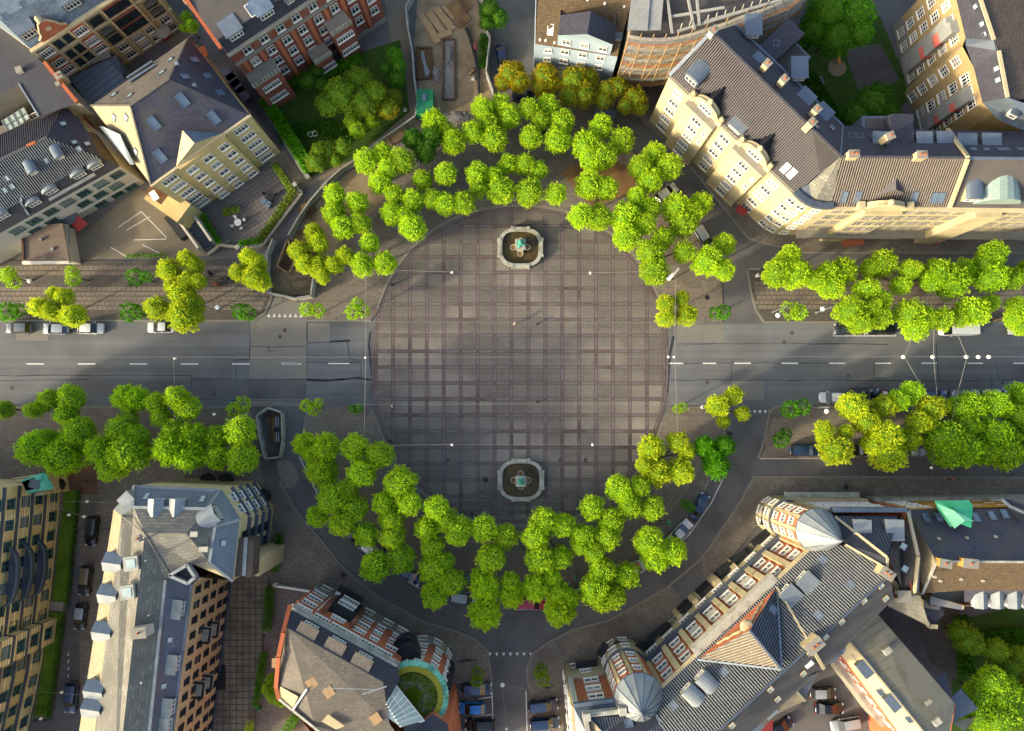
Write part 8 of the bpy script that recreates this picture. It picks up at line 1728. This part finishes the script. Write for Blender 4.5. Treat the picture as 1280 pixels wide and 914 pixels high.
# boundary walls and fences
def wall(pts, label, m='stone_grey', h=.9, th=.3):
    t = thing('low_wall', P(*pts[0], .12), label, 'wall')
    for (x0, y0), (x1, y1) in zip(pts[:-1], pts[1:]):
        a, c = P(x0, y0, .1), P(x1, y1, .1); n = max(1, int((c-a).length/2.5))
        for i in range(n): MB().bar(a.lerp(c, i/n), a.lerp(c, (i+1)/n-.02/(c-a).length), th, h).bar(a.lerp(c, i/n)+UP*h, a.lerp(c, (i+1)/n)+UP*h, th+.12, .07).build('wall_section', G[m], t)
    MB().box(P(*pts[0], .7), (.7, .7, 1.3), .6).build('pier', G['stone_light'], t)
wall([(369, 232), (379, 243), (331, 307), (300, 311)], 'low grey wall with pale piers around the outside of the terrace hedge'); wall([(298, 310), (277, 308), (262, 320)], 'low wall at the foot of the long blue-grey steps'); wall([(345, 731), (390, 738)], 'thin white railing wall across the lane by the red brick corner house', 'white', 1.0, .15)
wall([(385, 222), (378, 214), (330, 132)], 'low wall at the left side of the walled garden', 'stone_grey', 1.0)
def railing(pts, label):
    t = thing('railing', P(*pts[0], .12), label, 'railing', 'dark railings beside the grass strips')
    for (x0, y0), (x1, y1) in zip(pts[:-1], pts[1:]):
        a, c = P(x0, y0, .1), P(x1, y1, .1); n = max(1, int((c-a).length/1.6)); b = MB()
        for i in range(n+1): p = a.lerp(c, i/n); b.tube(p, p+UP*1.1, .04, .04, 5)
        b.build('post', G['dark_metal'], t); b = MB(); b.bar(a+UP*1.05, c+UP*1.05, .07, .06); b.bar(a+UP*.5, c+UP*.5, .05, .05); b.build('rail', G['dark_metal'], t)
railing([(103, 612), (89, 757)], 'dark railing along the upper grass strip'); railing([(85, 765), (67, 897), (45, 899)], 'dark railing along the lower grass strip')

# ================================================================ the few people out walking
def person(px, py, head, label, top, legs='dark_metal', hair='wood_dark'):
    g0 = P(px, py, 1.0); g0.z = .13; t = thing('person', g0, label, 'person', 'people walking'); t.rotation_euler = (0, 0, radians(head))
    def skin(name, V_, E_, R_, m):
        me = bpy.data.meshes.new(name); me.from_pydata(V_, E_, []); me.materials.append(G[m]); o = bpy.data.objects.new(name, me); COL.objects.link(o); o.parent = t
        o.modifiers.new('skin', 'SKIN')
        for i, v in enumerate(me.skin_vertices[0].data): v.radius = (R_[i], R_[i]*.85); v.use_root = (i == 0)
        q = o.modifiers.new('sub', 'SUBSURF'); q.levels = q.render_levels = 1
    # mid-stride body: pelvis, spine, neck, head, arms, legs, feet
    V_ = [(0, 0, .95), (0, 0, 1.2), (.02, 0, 1.42), (.03, 0, 1.55), (.05, 0, 1.68), (0, .19, 1.4), (-.06, .24, 1.12), (.08, .24, .88), (0, -.19, 1.4), (.04, -.24, 1.12), (.2, -.22, .92), (.02, .1, .9), (.16, .1, .5), (.24, .1, .08), (.36, .1, .04), (-.02, -.1, .9), (-.06, -.1, .5), (-.3, -.1, .14), (-.2, -.1, .05)]
    E_ = [(0, 1), (1, 2), (2, 3), (3, 4), (2, 5), (5, 6), (6, 7), (2, 8), (8, 9), (9, 10), (0, 11), (11, 12), (12, 13), (13, 14), (0, 15), (15, 16), (16, 17), (17, 18)]
    R_ = [.14, .14, .15, .06, .11, .08, .055, .04, .08, .055, .04, .11, .07, .05, .045, .11, .07, .05, .045]
    skin('body', V_, E_, R_, 'person_skin'); skin('jacket', V_[:3]+V_[5:7]+V_[8:10], [(0, 1), (1, 2), (2, 3), (3, 4), (2, 5), (5, 6)], [.16, .165, .17, .1, .075, .1, .075], top)
    skin('trousers', [V_[0]]+V_[11:14]+V_[15:18], [(0, 1), (1, 2), (2, 3), (0, 4), (4, 5), (5, 6)], [.155, .13, .09, .07, .13, .09, .07], legs)
    MB().lathe((.03, 0, 1.68), [(.115, -.02), (.12, .05), (.08, .12), (0, .14)], 10).build('hair', G[hair], t)
G['person_skin'] = mat('person_skin', '#b98d72', '#b08468', 3, .6, .02)
person(1189.5, 599, 180, 'person in a red top walking on the lower right pavement', 'red_cloth'); person(1170, 305, 0, 'person in dark red walking in front of the cream block', 'red_cloth')
person(490.5, 508, 20, 'person in white standing at the lower left rim of the plaza paving', 'white'); person(643.5, 404.5, 0, 'person in pale clothes walking on the plaza above its centre', 'white_wall', 'white_wall'); person(829, 652, 130, 'person by the green bin on the south-east curve', 'black_cloth')
